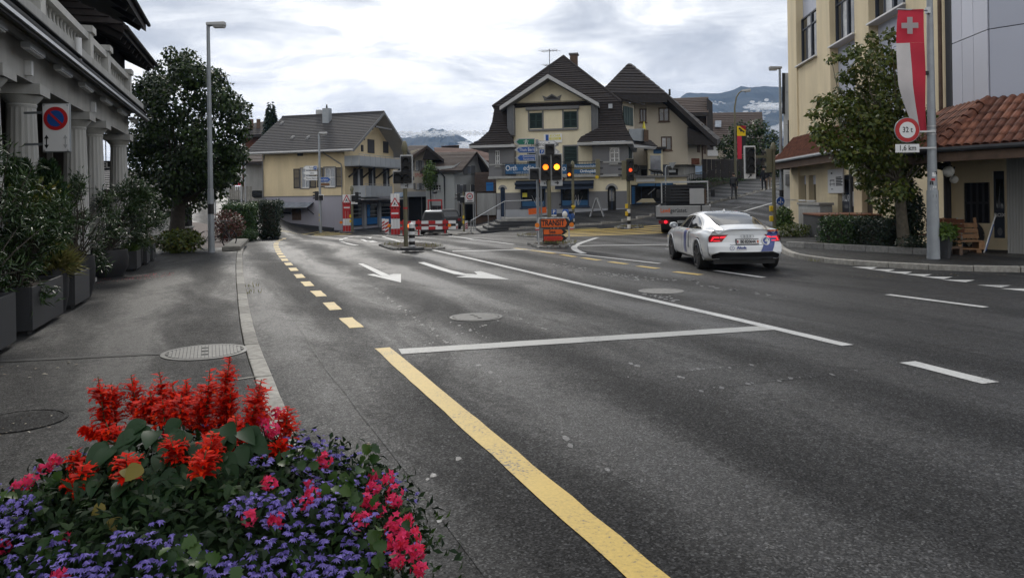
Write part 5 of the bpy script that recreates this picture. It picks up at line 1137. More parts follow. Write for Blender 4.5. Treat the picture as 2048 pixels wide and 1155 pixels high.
MB().hexa([vr+dn+Vector((-2.2,.3,.2)),vr+dn,bkr+dn,bkr+dn+Vector((-2.2,0,.2))],[vr+Vector((-2.2,.3,1.1)),vr-Vector((0,0,.03)),bkr,bkr+Vector((-2.2,0,1.1))]).build('eaves_soffit','dark_wood',BG)
MB().tube([hr_+Vector((.3,1,0)),hr_+Vector((.3,1,.5))],.08,8).build('vent_pipe','black',BG)
# house behind with the tiled upper block
LH=Loc('stepped_roof_house','house with broad dark tiled upper roof right of the tall beige house','house',(A(1390,400,80).x,80,1))
def hx(L,name,m,p0,p1,parent=None):return MB().hexa([L.q(*p)for p in p0],[L.q(*p)for p in p1]).build(name,m,parent or L.t)
hx(LH,'wall','brown_wood',((1345,300,80),(1413,300,80),(1413,300,88),(1345,300,88)),((1345,225,80),(1413,222,80),(1413,222,88),(1345,225,88)))
LH.slab('roof','dark_wood',[(1338,226,78.5),(1417,225,78.5),(1417,194,83),(1338,197,83)],.35,n=9,tile='brown_tile')
hx(LH,'side_gable','dark_wood',((1414,300,79),(1427,300,79.5),(1427,300,87),(1414,300,87)),((1414,196,79),(1425,205,79.5),(1425,205,87),(1414,196,87)))
LF=Loc('far_tiled_house','far house with long brown roof and one skylight behind the tree','house',(A(1470,400,92).x,92,2))
LF.slab('roof','dark_wood',[(1395,282,90),(1530,282,90),(1524,224,97),(1410,226,97)],.3,n=15,tile='brown_tile')
hx(LF,'wall','beige_wall',((1405,400,91),(1530,400,91),(1530,400,98),(1405,400,98)),((1405,282,91),(1530,282,91),(1530,282,98),(1405,282,98)))
p0,p1=LF.q(1430,256,92.7),LF.q(1442,243,94.1);MB().hexa([p0+Vector((0,-.15,.1)),p0+Vector((.7,-.15,.1)),p0+Vector((.7,.2,.1)),p0+Vector((0,.2,.1))],[p1+Vector((-.7,-.15,.1)),p1+Vector((0,-.15,.1)),p1+Vector((0,.2,.1)),p1+Vector((-.7,.2,.1))]).build('skylight','glass_pale',LF.t)
r0=LF.q(1415,312,90.9);MB().box(r0.x,r0.x+1.2,r0.y-.1,r0.y,r0.z,r0.z+1.6).build('white_door','white_trim',LF.t)
# concrete block at the far end of the right-hand building
LK=Loc('concrete_block','narrow grey concrete building edge with louvred vent beside the yellow building','building',(A(1572,400,42).x,42,H(14.6,42)))
hx(LK,'wall','stone_grey',((1567,470,42.5),(1589,470,41),(1600,470,52),(1580,470,52)),((1567,146,42.5),(1589,146,41),(1600,146,52),(1580,146,52)))
hx(LK,'roof_edge','charcoal',((1564,228,42.3),(1570,228,42.3),(1580,228,46),(1574,228,46)),((1564,146,42.3),(1570,146,42.3),(1580,146,46),(1574,146,46)))
lv=hx(LK,'vent_frame','charcoal',((1571,371,42.0),(1585,371,41.1),(1585,371,41.2),(1571,371,42.1)),((1571,349,42.0),(1585,349,41.1),(1585,349,41.2),(1571,349,42.1)))
for k in range(8):y=351+k*2.5;hx(LK,'slat','grey_trim',((1572,y+1.2,41.9),(1584,y+1.2,41.1),(1584,y+1.2,41.15),(1572,y+1.2,41.95)),((1572,y,41.9),(1584,y,41.1),(1584,y,41.15),(1572,y,41.95)),lv)
for y in(185,250,300,345,400,435):hx(LK,'board_joint','grey_trim',((1571,y,42.0),(1588.5,y,40.95),(1588.5,y,41.0),(1571,y,42.05)),((1571,y-1,42.0),(1588.5,y-1,40.95),(1588.5,y-1,41.0),(1571,y-1,42.05)))
hx(LK,'window','glass_dark',((1575.5,287,41.7),(1583,287,41.2),(1583,287,41.3),(1575.5,287,41.8)),((1575.5,240,41.7),(1583,240,41.2),(1583,240,41.3),(1575.5,240,41.8)))

# ================================================================== YELLOW BUILDING ON THE RIGHT
FR=Frame(12.5,19.5,-94.69,0)  # x runs towards the camera along the street, y into the building
YB=bthing('yellow_building','yellow building with projecting pillars, grey panels and terracotta canopy roofs','building',FR)
fx=lambda px,py=386,yl=0:FR.at(px,py,yl)[0]
x_end=fx(1580);TOP=13.5;zS=7.95;zW=10.3
PIL=.38
def ybox(name,m,x0,x1,y0,y1,z0,z1,parent=YB,**k):return MB().box(x0,x1,y0,y1,z0,z1).build(name,m,parent,**k)
bays=[(fx(1597),fx(1638)),(fx(1664),fx(1714)),(fx(1742),fx(1817))]
edges=[x_end]+[v for b in bays for v in b]+[fx(1896)]
# pillars (solid yellow) between bays
for i,(a,b)in enumerate(zip(edges[0::2],edges[1::2])):ybox('pillar' if i<3 else 'wall','yellow_wall',a,b,0,3,-.3 if i==0 else 4.0,TOP)
low=MB();
nar=[FR.rect(*a,PIL)for a in((1596.5,1608,351,398),(1612.5,1625,351,399),(1630.5,1645,350,400))]
D1=FR.rect(1690,1723,334,432,PIL);D2=FR.rect(1740,1762,336,445,PIL);WN=FR.rect(1822,1847,357,437,PIL)
wall_holes(low,x_end+.01,fx(1896),-.3,4.0,nar+[D1,D2,WN],y=PIL-.3,rev=.34);low.build('ground_floor_wall','yellow_wall',YB)
for r in nar:
    w=ybox('window','glass_dark',r[0],r[1],.34,.36,r[2],r[3]);ybox('blind','panel_light',r[0],r[1],.29,.33,r[3]-.42,r[3],w);ybox('sill','white_trim',r[0]-.05,r[1]+.05,.0,.3,r[2]-.07,r[2]-.003,w)
for i,(a,b)in enumerate(bays):  # windows and panels set back between the pillars
    for z0,z1 in((4.0,4.75),(zW,11.25))if i==0 else((4.9,zS),):
        n=3 if i else 2
        if i==0 and z0==4.0:ybox('wall','yellow_wall',a+.004,b-.004,.06,.5,4.0,zS);continue
        for k in range(n):ybox('panel','panel_grey',a+(b-a)*k/n+.012,a+(b-a)*(k+1)/n-.012,PIL-.04,PIL,z0+.01,z1-.01)
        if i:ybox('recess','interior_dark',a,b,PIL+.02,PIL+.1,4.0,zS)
        if i:ybox('lower_panel','panel_light',a+.012,b-.012,PIL-.03,PIL,4.1,4.88)
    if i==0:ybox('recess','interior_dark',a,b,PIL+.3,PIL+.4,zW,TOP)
    ybox('window_sill','white_trim',a,b,-.10 if i else-.1,PIL-.06,zS-.001,zS+.06)
    z1=zW if i==0 else zW+1.1;n=2
    for k in range(n):
        p,q_=a+(b-a)*k/n+.02,a+(b-a)*(k+1)/n-.02
        mb=MB();f=.07;mb.box(p,p+f,.24,.36,zS+.06,z1).box(q_-f,q_,.24,.36,zS+.06,z1).box(p+f,q_-f,.24,.36,zS+.06,zS+.06+f).box(p+f,q_-f,.24,.36,z1-f,z1).box(p+f,q_-f,.25,.35,zS+1.75,zS+1.81).box((p+q_)/2-.03,(p+q_)/2+.03,.25,.35,zS+.06+f,zS+1.75)
        w=mb.build('window','window_blue',YB);ybox('pane','glass_dark',p+f,(p+q_)/2,.30,.31,zS+.1,z1-f,w);ybox('blind','glass_curtain',(p+q_)/2,q_-f,.296,.306,zS+.1,z1-f,w)
    ybox('upper_panel','panel_grey',a,b,PIL-.1,PIL,z1+.01,TOP)if i else None
# downpipe and panelled bay
ybox('corner_post','charcoal',fx(1896)+.01,fx(1909),-.02,.6,3.6,TOP);downpipe(YB,[(fx(1893),-.12,TOP),(fx(1893),-.12,3.4)],'brown_wood',.06)
xo0=fx(1911);xo1=-1.1;k45=3.2
fa=[(xo0,0),(xo1,0)]
seam=6.02;zo=4.2
for z0,z1 in((zo,seam),(seam,9.2),(9.2,TOP)):
    xs_=[xo0,xo0+(xo1-xo0)*.30,xo0+(xo1-xo0)*.62,xo1]
    for a,b in zip(xs_,xs_[1:]):ybox('panel','panel_light',a+.01,b-.01,-.04,0,z0+.012,z1-.012)
    for k in range(3):
        t0,t1=k/3+.004,(k+1)/3-.004;P0,P1=Vector((xo1+k45*t0,k45*t0*.99)),Vector((xo1+k45*t1,k45*t1*.99));nn=Vector((.7,-.7))*.04
        MB().hexa([(P0.x,P0.y,z0+.012),(P1.x,P1.y,z0+.012),(P1.x+nn.x,P1.y+nn.y,z0+.012),(P0.x+nn.x,P0.y+nn.y,z0+.012)],[(P0.x,P0.y,z1-.012),(P1.x,P1.y,z1-.012),(P1.x+nn.x,P1.y+nn.y,z1-.012),(P0.x+nn.x,P0.y+nn.y,z1-.012)]).build('panel','panel_grey',YB)
MB().hexa([(xo0,.02,zo-.3),(xo1,.02,zo-.3),(xo1+k45,k45+.02,zo-.3),(xo0,k45+.02,zo-.3)],[(xo0,.02,TOP),(xo1,.02,TOP),(xo1+k45,k45+.02,TOP),(xo0,k45+.02,TOP)]).build('oriel_core','charcoal',YB)
# terracotta canopies: single tiles
tile=MB()
for k in range(4):
    t0,t1=math.pi*k/4,math.pi*(k+1)/4;r=.11
    c0,s0,c1_,s1=-math.cos(t0)*r,math.sin(t0)*r*.75,-math.cos(t1)*r,math.sin(t1)*r*.75
    tile.add([(c0,0,s0),(c1_,0,s1),(c1_*.8,.40,s1*.8+.0),(c0*.8,.40,s0*.8)],[(0,1,2,3)])
tile.add([(-.11,0,0),(.11,0,0),(.11,0,-.02),(-.11,0,-.02),(.125,.40,-.01),(-.125,.40,-.01)],[(0,1,2,3),(0,1,4,5)])
TME=tile.mesh('tile','terracotta');TME2=[TME]
for c in((0.095,0.034,0.020),(0.17,0.066,0.038)):
    nm='terracotta%d'%len(TME2);mat(nm,c,0.78,var=.4,scale=7,bump=.3);t2=TME.copy();t2.name='tile';t2.materials.clear();t2.materials.append(M[nm]);TME2.append(t2)
def tiled(parent,E0,E1,U0,U1,rows,pitch=.235):
    """terracotta roof plane: eave E0-E1, upper edge U0-U1; every tile its own part, and a dark deck under them"""
    E0,E1,U0,U1=(Vector(p)for p in(E0,E1,U0,U1));n_=(E1-E0).cross(U0-E0).normalized();n_=n_ if n_.z>0 else-n_
    MB().hexa([p-n_*.07 for p in(E0,E1,U1,U0)],[p-n_*.015 for p in(E0,E1,U1,U0)]).build('roof_deck','terracotta',parent)
    ex_=(E1-E0).normalized();up2=n_.cross(ex_);L=(E1-E0).length;cnt=0
    hgt=(U0-E0).dot(up2);sl,sr_=(U0-E0).dot(ex_)/hgt,(U1-E1).dot(ex_)/hgt
    for j in range(rows):
        h=hgt*j/rows;a,b=sl*h,L+sr_*h;k=math.ceil(a/pitch)
        while k*pitch+pitch*.5<b:
            o=obj('tile',random.choice(TME2),parent);cnt+=1
            if(E1-E0).x<0:pass
            m=Matrix((ex_,up2,n_)).transposed().to_4x4();o.matrix_local=Matrix.Translation(E0+ex_*(k*pitch+pitch/2)+up2*h+n_*random.uniform(0,.012))@m;k+=1
    return cnt
def loc(px,py,Y):return inF(FR,A(px,py,Y))
Ec=loc(1872,297.5,20.3);Ec.z=2.92;E2=loc(2075,284,18.1);E2.z=2.92;U1_=Vector((xo1,-.05,4.15));U2_=Vector((xo1+2.9,2.85,4.15))
can=tag(bpy.data.objects.new('canopy_roof',None));COL.objects.link(can);can.parent=YB
E3=E2+(E2-Ec).normalized()*1.5
n1=tiled(can,Ec,E3,U1_,U2_,6)
Eb=Vector((xo0-1.3,Ec.y+.05,2.92));Ub=Vector((xo0-.9,-.05,4.15));n2=tiled(can,Eb,Ec,Ub,U1_,6)
mb=MB()
for k in range(7):p,q_=Ec.lerp(U1_,k/7),Ec.lerp(U1_,(k+1.15)/7);mb.tube([p+Vector((0,0,.05)),q_+Vector((0,0,.03))],[.15,.11],8)
mb.build('hip_tile','terracotta',can,smooth=True)
for a,b in((Ec,E3),(Eb,Ec)):MB().tube([a+Vector((0,-.05,-.06)),b+Vector((0,-.05,-.06))],.065,8).build('gutter','charcoal',can,smooth=True)
for a,b,u0,u1 in((Ec,E3,U1_,U2_),(Eb,Ec,Ub,U1_)):
    MB().hexa([a+Vector((.05,.06,-.36)),b+Vector((.05,.06,-.36)),b+Vector((.1,.3,-.36)),a+Vector((.1,.3,-.36))],[a+Vector((.05,.06,-.08)),b+Vector((.05,.06,-.08)),b+Vector((.1,.3,-.08)),a+Vector((.1,.3,-.08))]).build('fascia','brown_wood',can)
    MB().hexa([a+Vector((.1,.3,-.2)),b+Vector((.1,.3,-.2)),u1+Vector((0,.2,-1.3)),u0+Vector((0,.2,-1.3))],[a+Vector((.1,.3,-.15)),b+Vector((.1,.3,-.15)),u1+Vector((0,.2,-1.2)),u0+Vector((0,.2,-1.2))]).build('soffit','dark_wood',can)
can2=bpy.data.objects.new('canopy_roof',None);COL.objects.link(can2);can2.parent=YB
Ea,Eb2=loc(1577,322,39.9),loc(1752,305,27.5);Ea.z=Eb2.z=3.42;Ea.y=Eb2.y=-.95
mb=MB();u0,u1=Vector((Ea.x+.8,-.02,4.5)),Vector((Eb2.x,-.02,4.5));courses(mb,Ea,Eb2,u1,u0,5,.06);tag(mb.build('roof_tiles','terracotta',can2),kind='stuff')
mb=MB();n=int((Eb2-Ea).length/.24)
for k in range(n):
    t=(k+.5)/n
    if Ea.x+(Eb2.x-Ea.x)*t<u0.x:continue
    mb.tube([Ea.lerp(Eb2,t)+Vector((0,0,.05)),Vector((Ea.x+(Eb2.x-Ea.x)*t,-.02,4.55))],[.075,.06],5,caps=False)
tag(mb.build('tile_rolls','terracotta',can2),kind='stuff')
MB().tube([Ea+Vector((-.2,-.06,-.05)),Eb2+Vector((0,-.06,-.05))],.07,8).build('gutter','pole_grey',can2,smooth=True)
MB().box(Ea.x+.02,Eb2.x,Ea.y+.04,Ea.y+.12,3.0,3.36).build('fascia','brown_wood',can2);MB().box(Ea.x+.02,Eb2.x,Ea.y+.12,.0,3.28,3.34).build('soffit','brown_wood',can2)
MB().hexa([(Ea.x,Ea.y,3.0),(Ea.x+.05,Ea.y,3.0),(Ea.x+.05,-.02,3.0),(Ea.x,-.02,3.0)],[(Ea.x,Ea.y,3.44),(Ea.x+.05,Ea.y,3.44),(Ea.x+.85,-.02,4.5),(Ea.x+.8,-.02,4.5)]).build('verge_board','brown_wood',can2)
# poster, doors, door glass
r=FR.rect(1655.5,1686,338,386,.02);pn=thing('poster_board','white poster board with black bench drawing and text on the yellow wall','poster',FR.w(r[0],.02,r[2]),math.degrees(FR.a));w_,h_=r[1]-r[0],r[3]-r[2]
MB().box(0,w_,0,.05,0,h_).build('board','sign_white',pn);m2=MB();m2.box(w_*.15,w_*.45,-.006,-.001,h_*.52,h_*.56).box(w_*.12,w_*.48,-.006,-.001,h_*.36,h_*.39)
for k in(.17,.42):m2.box(w_*k,w_*k+.03,-.006,-.001,h_*.28,h_*.56)
m2.build('bench_drawing','black',pn);m2=MB()
for k in range(6):m2.box(w_*.55,w_*(.9 if k%2 else .97),-.006,-.001,h_*(.30+.065*k),h_*(.30+.065*k)+.045)
m2.box(w_*.22,w_*.32,-.006,-.001,h_*.80,h_*.87).box(w_*.22,w_*.36,-.006,-.001,h_*.15,h_*.18);tag(m2.build('text_lines','charcoal',pn),kind='stuff')
def rox_door(parent,F,r,y,m='window_blue'):
    w_,h_=r[1]-r[0],r[3]-r[2];d=MB().box(r[0],r[1],y,y+.06,r[2],r[3]).build('door',m,parent)
    MB().box(r[0]+w_*.22,r[1]-w_*.16,y-.012,y-.002,r[2]+h_*.52,r[3]-h_*.1).build('pane','glass_dark',d)
    mm=MB();cx=(r[0]+r[1])/2
    mm.up([(cx-w_*.16,r[2]+h_*.54),(cx-w_*.02,r[2]+h_*.70),(cx+w_*.1,r[2]+h_*.86),(cx+w_*.02,r[2]+h_*.64),(cx+w_*.18,r[2]+h_*.54)],y-.018,.005);mm.build('emblem','grey_shutter',d)
    txt('ROX',w_*.46,'sign_white',d,cx,y-.006,r[2]+h_*.44,bold=.005);MB().disc((cx,r[2]+h_*.23),h_*.05,y-.008,.006,rx=w_*.22).build('round_sticker','grey_shutter',d);return d
dl=(D1[0],D1[0]+(D1[1]-D1[0])*.55,D1[2],D1[3]-.3);rox_door(YB,FR,dl,.26)
w=ybox('door_light','glass_dark',dl[1]+.02,D1[1],.28,.30,D1[2],D1[3]);ybox('mullion','pole_grey',dl[1]-.02,dl[1]+.04,.2,.27,D1[2],D1[3],w);ybox('curtain','glass_curtain',dl[1]+.2,D1[1]-.1,.26,.275,D1[2]+.4,D1[2]+1.0,w)
ybox('door_glass','glass_dark',D2[0],D2[1],.28,.3,D2[2],D2[3])
w=ybox('window','interior_dark',WN[0],WN[1],.26,.3,WN[2],WN[3])
for k in range(4):x=WN[0]+(WN[1]-WN[0])*k/3;ybox('bar','grey_trim',x-.03,x+.03,.18,.24,WN[2],WN[3],w)
ybox('bar','grey_trim',WN[0],WN[1],.15,.18,(WN[2]+WN[3])/2-.03,(WN[2]+WN[3])/2+.03,w)
# recessed entrance under the near canopy
pw=FR.w(fx(1896),.3);FQ=Frame(pw.x,pw.y,-52,0)
ent=bpy.data.objects.new('entrance',None);COL.objects.link(ent);ent.parent=YB;ent.matrix_local=FR_inv=(Matrix.Translation(FR.o)@Matrix.Rotation(FR.a,4,'Z')).inverted()@Matrix.Translation(FQ.o)@Matrix.Rotation(FQ.a,4,'Z')
qe=lambda*a:FQ.rect(*a)
we=qe(1930,1978,365,446);de=qe(1986,2009,342,476);mb=MB();wall_holes(mb,-.3,FQ.at(2100,400)[0],-.2,4.0,[we,de],rev=.12);mb.build('entrance_wall','yellow_wall',ent)
w=MB().box(we[0],we[1],.08,.12,we[2],we[3]).build('window','interior_dark',ent)
for k in range(5):x=we[0]+(we[1]-we[0])*k/4;MB().box(x-.025,x+.025,.0,.05,we[2],we[3]).build('bar','charcoal',w)
MB().box(we[0],we[1],-.01,.0,(we[2]+we[3])/2-.03,(we[2]+we[3])/2+.03).build('bar','charcoal',w)
rox_door(ent,FQ,(de[0],de[1],.12,de[3]),.06)
r=FQ.rect(2012,2052,310,515,-1.2);MB().box(r[0]+.02,r[1]+.5,-1.2,-.7,0,4.0).build('concrete_pillar','concrete',ent,bevel=.02)
mb=MB()
for k in range(12):x=r[0]+.02+(r[1]-r[0]+.4)*k/12;mb.box(x+.01,x+.05,-1.212,-1.2,.05,3.9)
tag(mb.build('board_marks','stone_grey',ent),kind='stuff')
r=qe(1899,1912,320,470);MB().tube([((r[0]+r[1])/2,-.35,0),((r[0]+r[1])/2,-.35,3.6)],.10,12).build('timber_post','dark_wood',ent)
m2=MB().bar((r[0]-1.6,-.35,3.0),(r[1],-.35,2.45),.16,.2);m2.build('brace','dark_wood',ent)
# ================================================================== MOUNTAINS, CLOUD BANKS, HAZE
def ridge_mesh(name,px,Yr,foot,seed,lab):
    rg=np.random.default_rng(seed);n=120;xs=np.linspace(px[0][0],px[-1][0],n);ys=np.interp(xs,[p[0]for p in px],[p[1]for p in px]);rows=26;V,Fc=[],[]
    bump=np.cumsum(rg.normal(size=(rows,n)),1);bump-=bump.mean(1,keepdims=True);bump/=abs(bump).max()
    for j in range(rows):
        t=j/(rows-1)
        for i in range(n):
            p=A(xs[i],ys[i]+rg.uniform(-.6,.6),Yr);k=(1-t)**1.15;Y=Yr-(Yr-foot)*t
            V.append((p.x*(1-.25*t)+bump[j,i]*60*t,Y+bump[(j*7)%rows,i]*120*t*(1-t),max(-8,(p.z+8)*k-8+(bump[j,i]*45+rg.normal()*4)*t*(1-t)*2)))
    for j in range(rows-1):
        for i in range(n-1):a=j*n+i;Fc.append((a,a+1,a+n+1,a+n))
    k0=len(V)
    for i in range(n):V.append((V[i][0]*1.1,Yr+500,-8))
    for i in range(n-1):Fc.append((i+1,i,k0+i,k0+i+1))
    me=bpy.data.meshes.new(name);me.from_pydata(V,[],Fc);me.materials.append(M['rock']);o=struct(obj(name,me));return o
ridge_mesh('mountain',[(640,330),(720,300),(790,272),(806,276),(830,272),(852,262),(866,255.5),(874,260),(884,258),(893,261.5),(915,268),(930,277),(945,285),(985,300),(1050,330)],2500,1500,3,'')
ridge_mesh('mountain',[(1180,330),(1300,250),(1340,215),(1358,197),(1374,185.5),(1440,187),(1462,181),(1482,172.5),(1502,175),(1532,172),(1560,175),(1640,168),(1750,160),(1850,190),(2000,260),(2100,330)],2500,1400,5,'')
def cloud_mat():
    m,t,b=base_mat('cloud');L=t.links.new;b.inputs['Base Color'].default_value=(.93,.93,.93,1);b.inputs['Roughness'].default_value=1;b.inputs['Specular IOR Level'].default_value=0
    tl=nd(t,'ShaderNodeBsdfTranslucent');tl.inputs[0].default_value=(.93,.93,.93,1);mx=nd(t,'ShaderNodeMixShader');mx.inputs[0].default_value=.5;L(b.outputs[0],mx.inputs[1]);L(tl.outputs[0],mx.inputs[2])
    tc=nd(t,'ShaderNodeTexCoord');n=nd(t,'ShaderNodeTexNoise');n.inputs['Scale'].default_value=.010;n.inputs['Detail'].default_value=4;n.inputs['Roughness'].default_value=.6;L(tc.outputs['Object'],n.inputs[0])
    r=ramp(t,[(.30,(.10,.10,.10)),(.60,(.42,.42,.42))],n.outputs[0]);tr=nd(t,'ShaderNodeBsdfTransparent');m2=nd(t,'ShaderNodeMixShader')
    L(r.outputs[0],m2.inputs[0]);L(tr.outputs[0],m2.inputs[1]);L(mx.outputs[0],m2.inputs[2]);L(m2.outputs[0],t.nodes['Material Output'].inputs[0]);M['cloud']=m
cloud_mat()
def cloud(px,py,w,h,n,seed,Y=1950):
    rg=random.Random(seed);mb=MB()
    for _ in range(int(n*2.4)):
        x=px+rg.gauss(0,w/3.2);y=py+rg.gauss(0,h/3.2);s=rg.uniform(.07,.30)*h;c=A(x,y,Y+rg.uniform(-60,60));k=Y/FPX;mb.ball(c,(s*k*rg.uniform(1.0,2.6),s*k,s*k*rg.uniform(.45,.85)),14)
    o=mb.build('cloud_bank','cloud',None,smooth=True,fix=False);struct(o);return o
cloud(835,268,110,9,120,1);cloud(932,298,34,18,70,2);cloud(915,266,110,8,110,5);cloud(1462,234,110,12,130,3);cloud(1400,206,70,6,50,6);cloud(1540,214,60,13,90,7);cloud(1574,264,40,26,70,4)
def haze():
    m=bpy.data.materials.new('haze');m.use_nodes=True;t=m.node_tree;t.nodes.clear();o=nd(t,'ShaderNodeOutputMaterial');v=nd(t,'ShaderNodeVolumePrincipled')
    v.inputs['Color'].default_value=(.35,.57,1.0,1);v.inputs['Density'].default_value=HAZE;v.inputs['Anisotropy'].default_value=0.0;t.links.new(v.outputs[0],o.inputs['Volume']);M['haze']=m
    return tag(MB().box(-3300,3300,-260,3700,-12,480).build('haze','haze'),kind='stuff')
HAZE=1.35e-4
haze()
# ================================================================== TREES, HEDGES, PLANTS
def limb(mb,a,b,r0,r1,n=5,wob=.12):
    a,b=Vector(a),Vector(b);pts=[a.lerp(b,i/n)+Vector((random.uniform(-1,1),random.uniform(-1,1),random.uniform(-.4,.4)))*wob*(0<i<n)*(b-a).length*.3 for i in range(n+1)]
    mb.tube(pts,[r0+(r1-r0)*i/n for i in range(n+1)],8)
def tree(name,label,base,clumps,lm,ls,per,trunk_r,fork,cat='tree',bark='bark',flat=.8,shell=.35,group=None):
    """clumps: (centre, radius) in world space; leaves in shells of the clumps, limbs reach every clump"""
    base=Vector(base);t=thing(name,label,cat,base,0,group);mb=MB();fk=Vector(fork)-base
    mb.tube([(0,0,-.1),(0,0,.15),fk*.5,fk],[trunk_r*1.35,trunk_r*1.05,trunk_r*.85,trunk_r*.7],12);lb=MB()
    P,D=[],[]
    for c,r in clumps:
        c=Vector(c)-base;limb(lb,fk*random.uniform(.7,1),c,trunk_r*.17,.006);n=int(per*r*r)
        p,d=blob(n,c,(r,r,r*flat),shell);P.append(p);D.append(d)
    mb.build('trunk',bark,t,smooth=True);lb.build('limbs',bark,t,smooth=True)
    P,D=np.concatenate(P),np.concatenate(D);n=len(P);dr=D*.6+rdir(n)*.7+np.array([0,0,-.35])
    leafmesh('crown',P,dr,D+rdir(n)*.6+np.array([0,0,.5]),ls*(.7+.6*RNG.random(n)),ls*.72,lm,t);return t
# big dark tree beside the hotel
bt=GT(352,497,.12);Yt=bt.y;cl_=[]
for px,py,r in((330,150,42),(375,130,34),(290,190,45),(340,205,60),(410,185,42),(440,200,34),(465,220,34),(300,260,55),(370,270,62),(430,265,50),(475,250,26),(300,330,48),(360,340,60),(425,330,48),(465,310,34),(320,390,40),(375,395,42),(405,375,36),(290,300,40),(340,108,16),(374,108,13),(355,120,16),(448,172,16),(492,212,12),(485,270,18),(470,350,20),(435,385,18),(355,425,26),(490,235,14)):
    cl_.append((A(px,py,Yt+random.uniform(-1.3,1.3)),r*Yt/FPX))
for _ in range(26):
    a=random.uniform(0,6.28);e=random.uniform(-.9,1.1);cl_.append((A(378+100*math.cos(a)*math.cos(e),262-130*math.sin(e),Yt+1.9*math.sin(a)*math.cos(e)),random.uniform(.35,.65)))
tree('lime_tree','big dense dark green tree at the end of the left pavement',bt,cl_,'leaf_dark',.15,950,.30,bt+Vector((.1,.1,2.0)))
# tree with autumn leaves in front of the yellow building
rt=GT(1808,503,.12);Yt=rt.y;cl_=[]
for px,py,r in((1745,78,14),(1780,70,14),(1715,100,16),(1760,100,22),(1690,112,13),(1735,125,24),(1780,120,26),(1665,118,12),(1700,150,22),(1745,160,30),(1790,165,34),(1690,190,22),(1730,200,34),(1780,210,40),(1640,200,15),(1665,215,22),(1625,225,12),(1700,240,34),(1745,255,42),(1800,255,40),(1650,250,22),(1630,262,14),(1845,230,26),(1860,265,24),(1680,280,28),(1720,300,34),(1770,305,40),(1820,300,36),(1655,290,18),(1870,295,20),(1745,340,32),(1790,345,36),(1830,330,28),(1760,375,24),(1730,365,16),(1800,120,20),(1700,215,24),(1760,230,34),(1640,270,18),(1690,310,24),(1720,330,26),(1800,380,26),(1780,330,30),(1850,300,22),(1770,410,20),(1745,400,10),(1790,430,16)):
    cl_.append((A(px+random.uniform(-4,4),py,Yt+random.uniform(-1.5,.9)),r*Yt/FPX*1.05))
tree('maple_tree','autumn tinged tree with thin gappy crown in front of the yellow building',rt,cl_,'leaf_autumn',.135,1450,.17,rt+Vector((-.1,0,1.9)),bark='bark_pale',shell=.25)
cy=GT(1838,500,.12);P,D=blob(2600,cy+Vector((-.15,.2,1.0)),(.42,.42,1.05),.3);t=thing('ivy_column','dark ivy covered stump beside the autumn tree trunk','shrub',cy);leafmesh('foliage',P-np.array(cy),rdir(2600),D,.09,.07,'leaf_conifer',t);MB().tube([(-.15,.2,0),(-.15,.2,1.6)],.12).build('stem','bark',t)
def hedge(name,label,F,x0,x1,y0,y1,h,n,lm,ls=.07,rnd=.12,cat='hedge',z0=0.05):
    """clipped hedge: leaves on and just inside a soft-edged box"""
    t=thing(name,label,cat,F.o,math.degrees(F.a));n=int(n);P=RNG.random((n,3));ax=RNG.choice(3,n,p=(.25,.35,.4));sd=RNG.random(n)<.5
    for k in range(3):
        m=ax==k;P[m,k]=np.where(sd[m],RNG.random(m.sum())**3*.12,1-RNG.random(m.sum())**3*.12)
    C=P-.5;D=np.zeros((n,3));D[np.arange(n),ax]=np.sign(C[np.arange(n),ax]);D+=C*.8
    S=np.array([x1-x0,y1-y0,h]);wob=np.sin(P[:,:1]*9+P[:,2:3]*5)*.03
    Q=np.array([x0,y0,z0])+P*S+D*(RNG.normal(size=(n,1))*.035+wob)
    leafmesh('foliage',Q,D*.5+rdir(n),D+rdir(n)*.5,ls*(.7+.6*RNG.random(n)),ls*.6,lm,t)
    MB().box(x0+.15,x1-.15,y0+.15,y1-.15,z0,z0+h-.15).build('branches','bark',t);return t
h0=GT(498,477,.12);FHd=Frame(h0.x,h0.y,14,h0.z)
xa,xb=FHd.at(444,440)[0],FHd.at(507,440)[0];hh=FHd.at(480,413)[1]
hedge('clipped_hedge','large clipped green hedge at the bend of the left kerb',FHd,xa,xb,.0,2.6,hh,9000,'leaf_hedge',.11)
hedge('dark_hedge','dark narrow conifer hedge right behind the clipped hedge',Frame(FHd.w(xb+.1,2.2).x,FHd.w(xb,2.2).y,14,FHd.o.z-.1),0,.95,0,1.6,hh+.25,3500,'leaf_conifer',.11)
def shrub(name,label,c,r,n,lm,ls,w=.5,cat='shrub',sh=.3,grp=None):
    c=Vector(c);t=thing(name,label,cat,c,0,grp);P,D=blob(n,(0,0,r[2]),r,sh);leafmesh('foliage',P,D*.8+rdir(n)*.6,D+np.array([0,0,.6]),ls*(.7+.6*RNG.random(n)),ls*w,lm,t)
    mb=MB()
    for _ in range(7):limb(mb,(0,0,0),(random.uniform(-.6,.6)*r[0],random.uniform(-.6,.6)*r[1],r[2]*random.uniform(.9,1.5)),.025,.008,3)
    mb.build('stems','bark',t);return t
p=GT(455,482,.12);shrub('red_shrub','red and green leaved shrub beside the left street lamp',p,(.75,.6,.68),1500,'leaf_red',.12)
p=GT(482,478,.12);shrub('low_shrub','low bright green cushion shrub before the clipped hedge',p,(.85,.6,.26),1500,'leaf_hedge',.09)
p=GT(350,504,.12);shrub('ground_shrub','leafy yellow green shrub at the foot of the big dark tree',p+Vector((.25,-.3,0)),(.85,.6,.38),1500,'leaf_autumn',.12,.7)
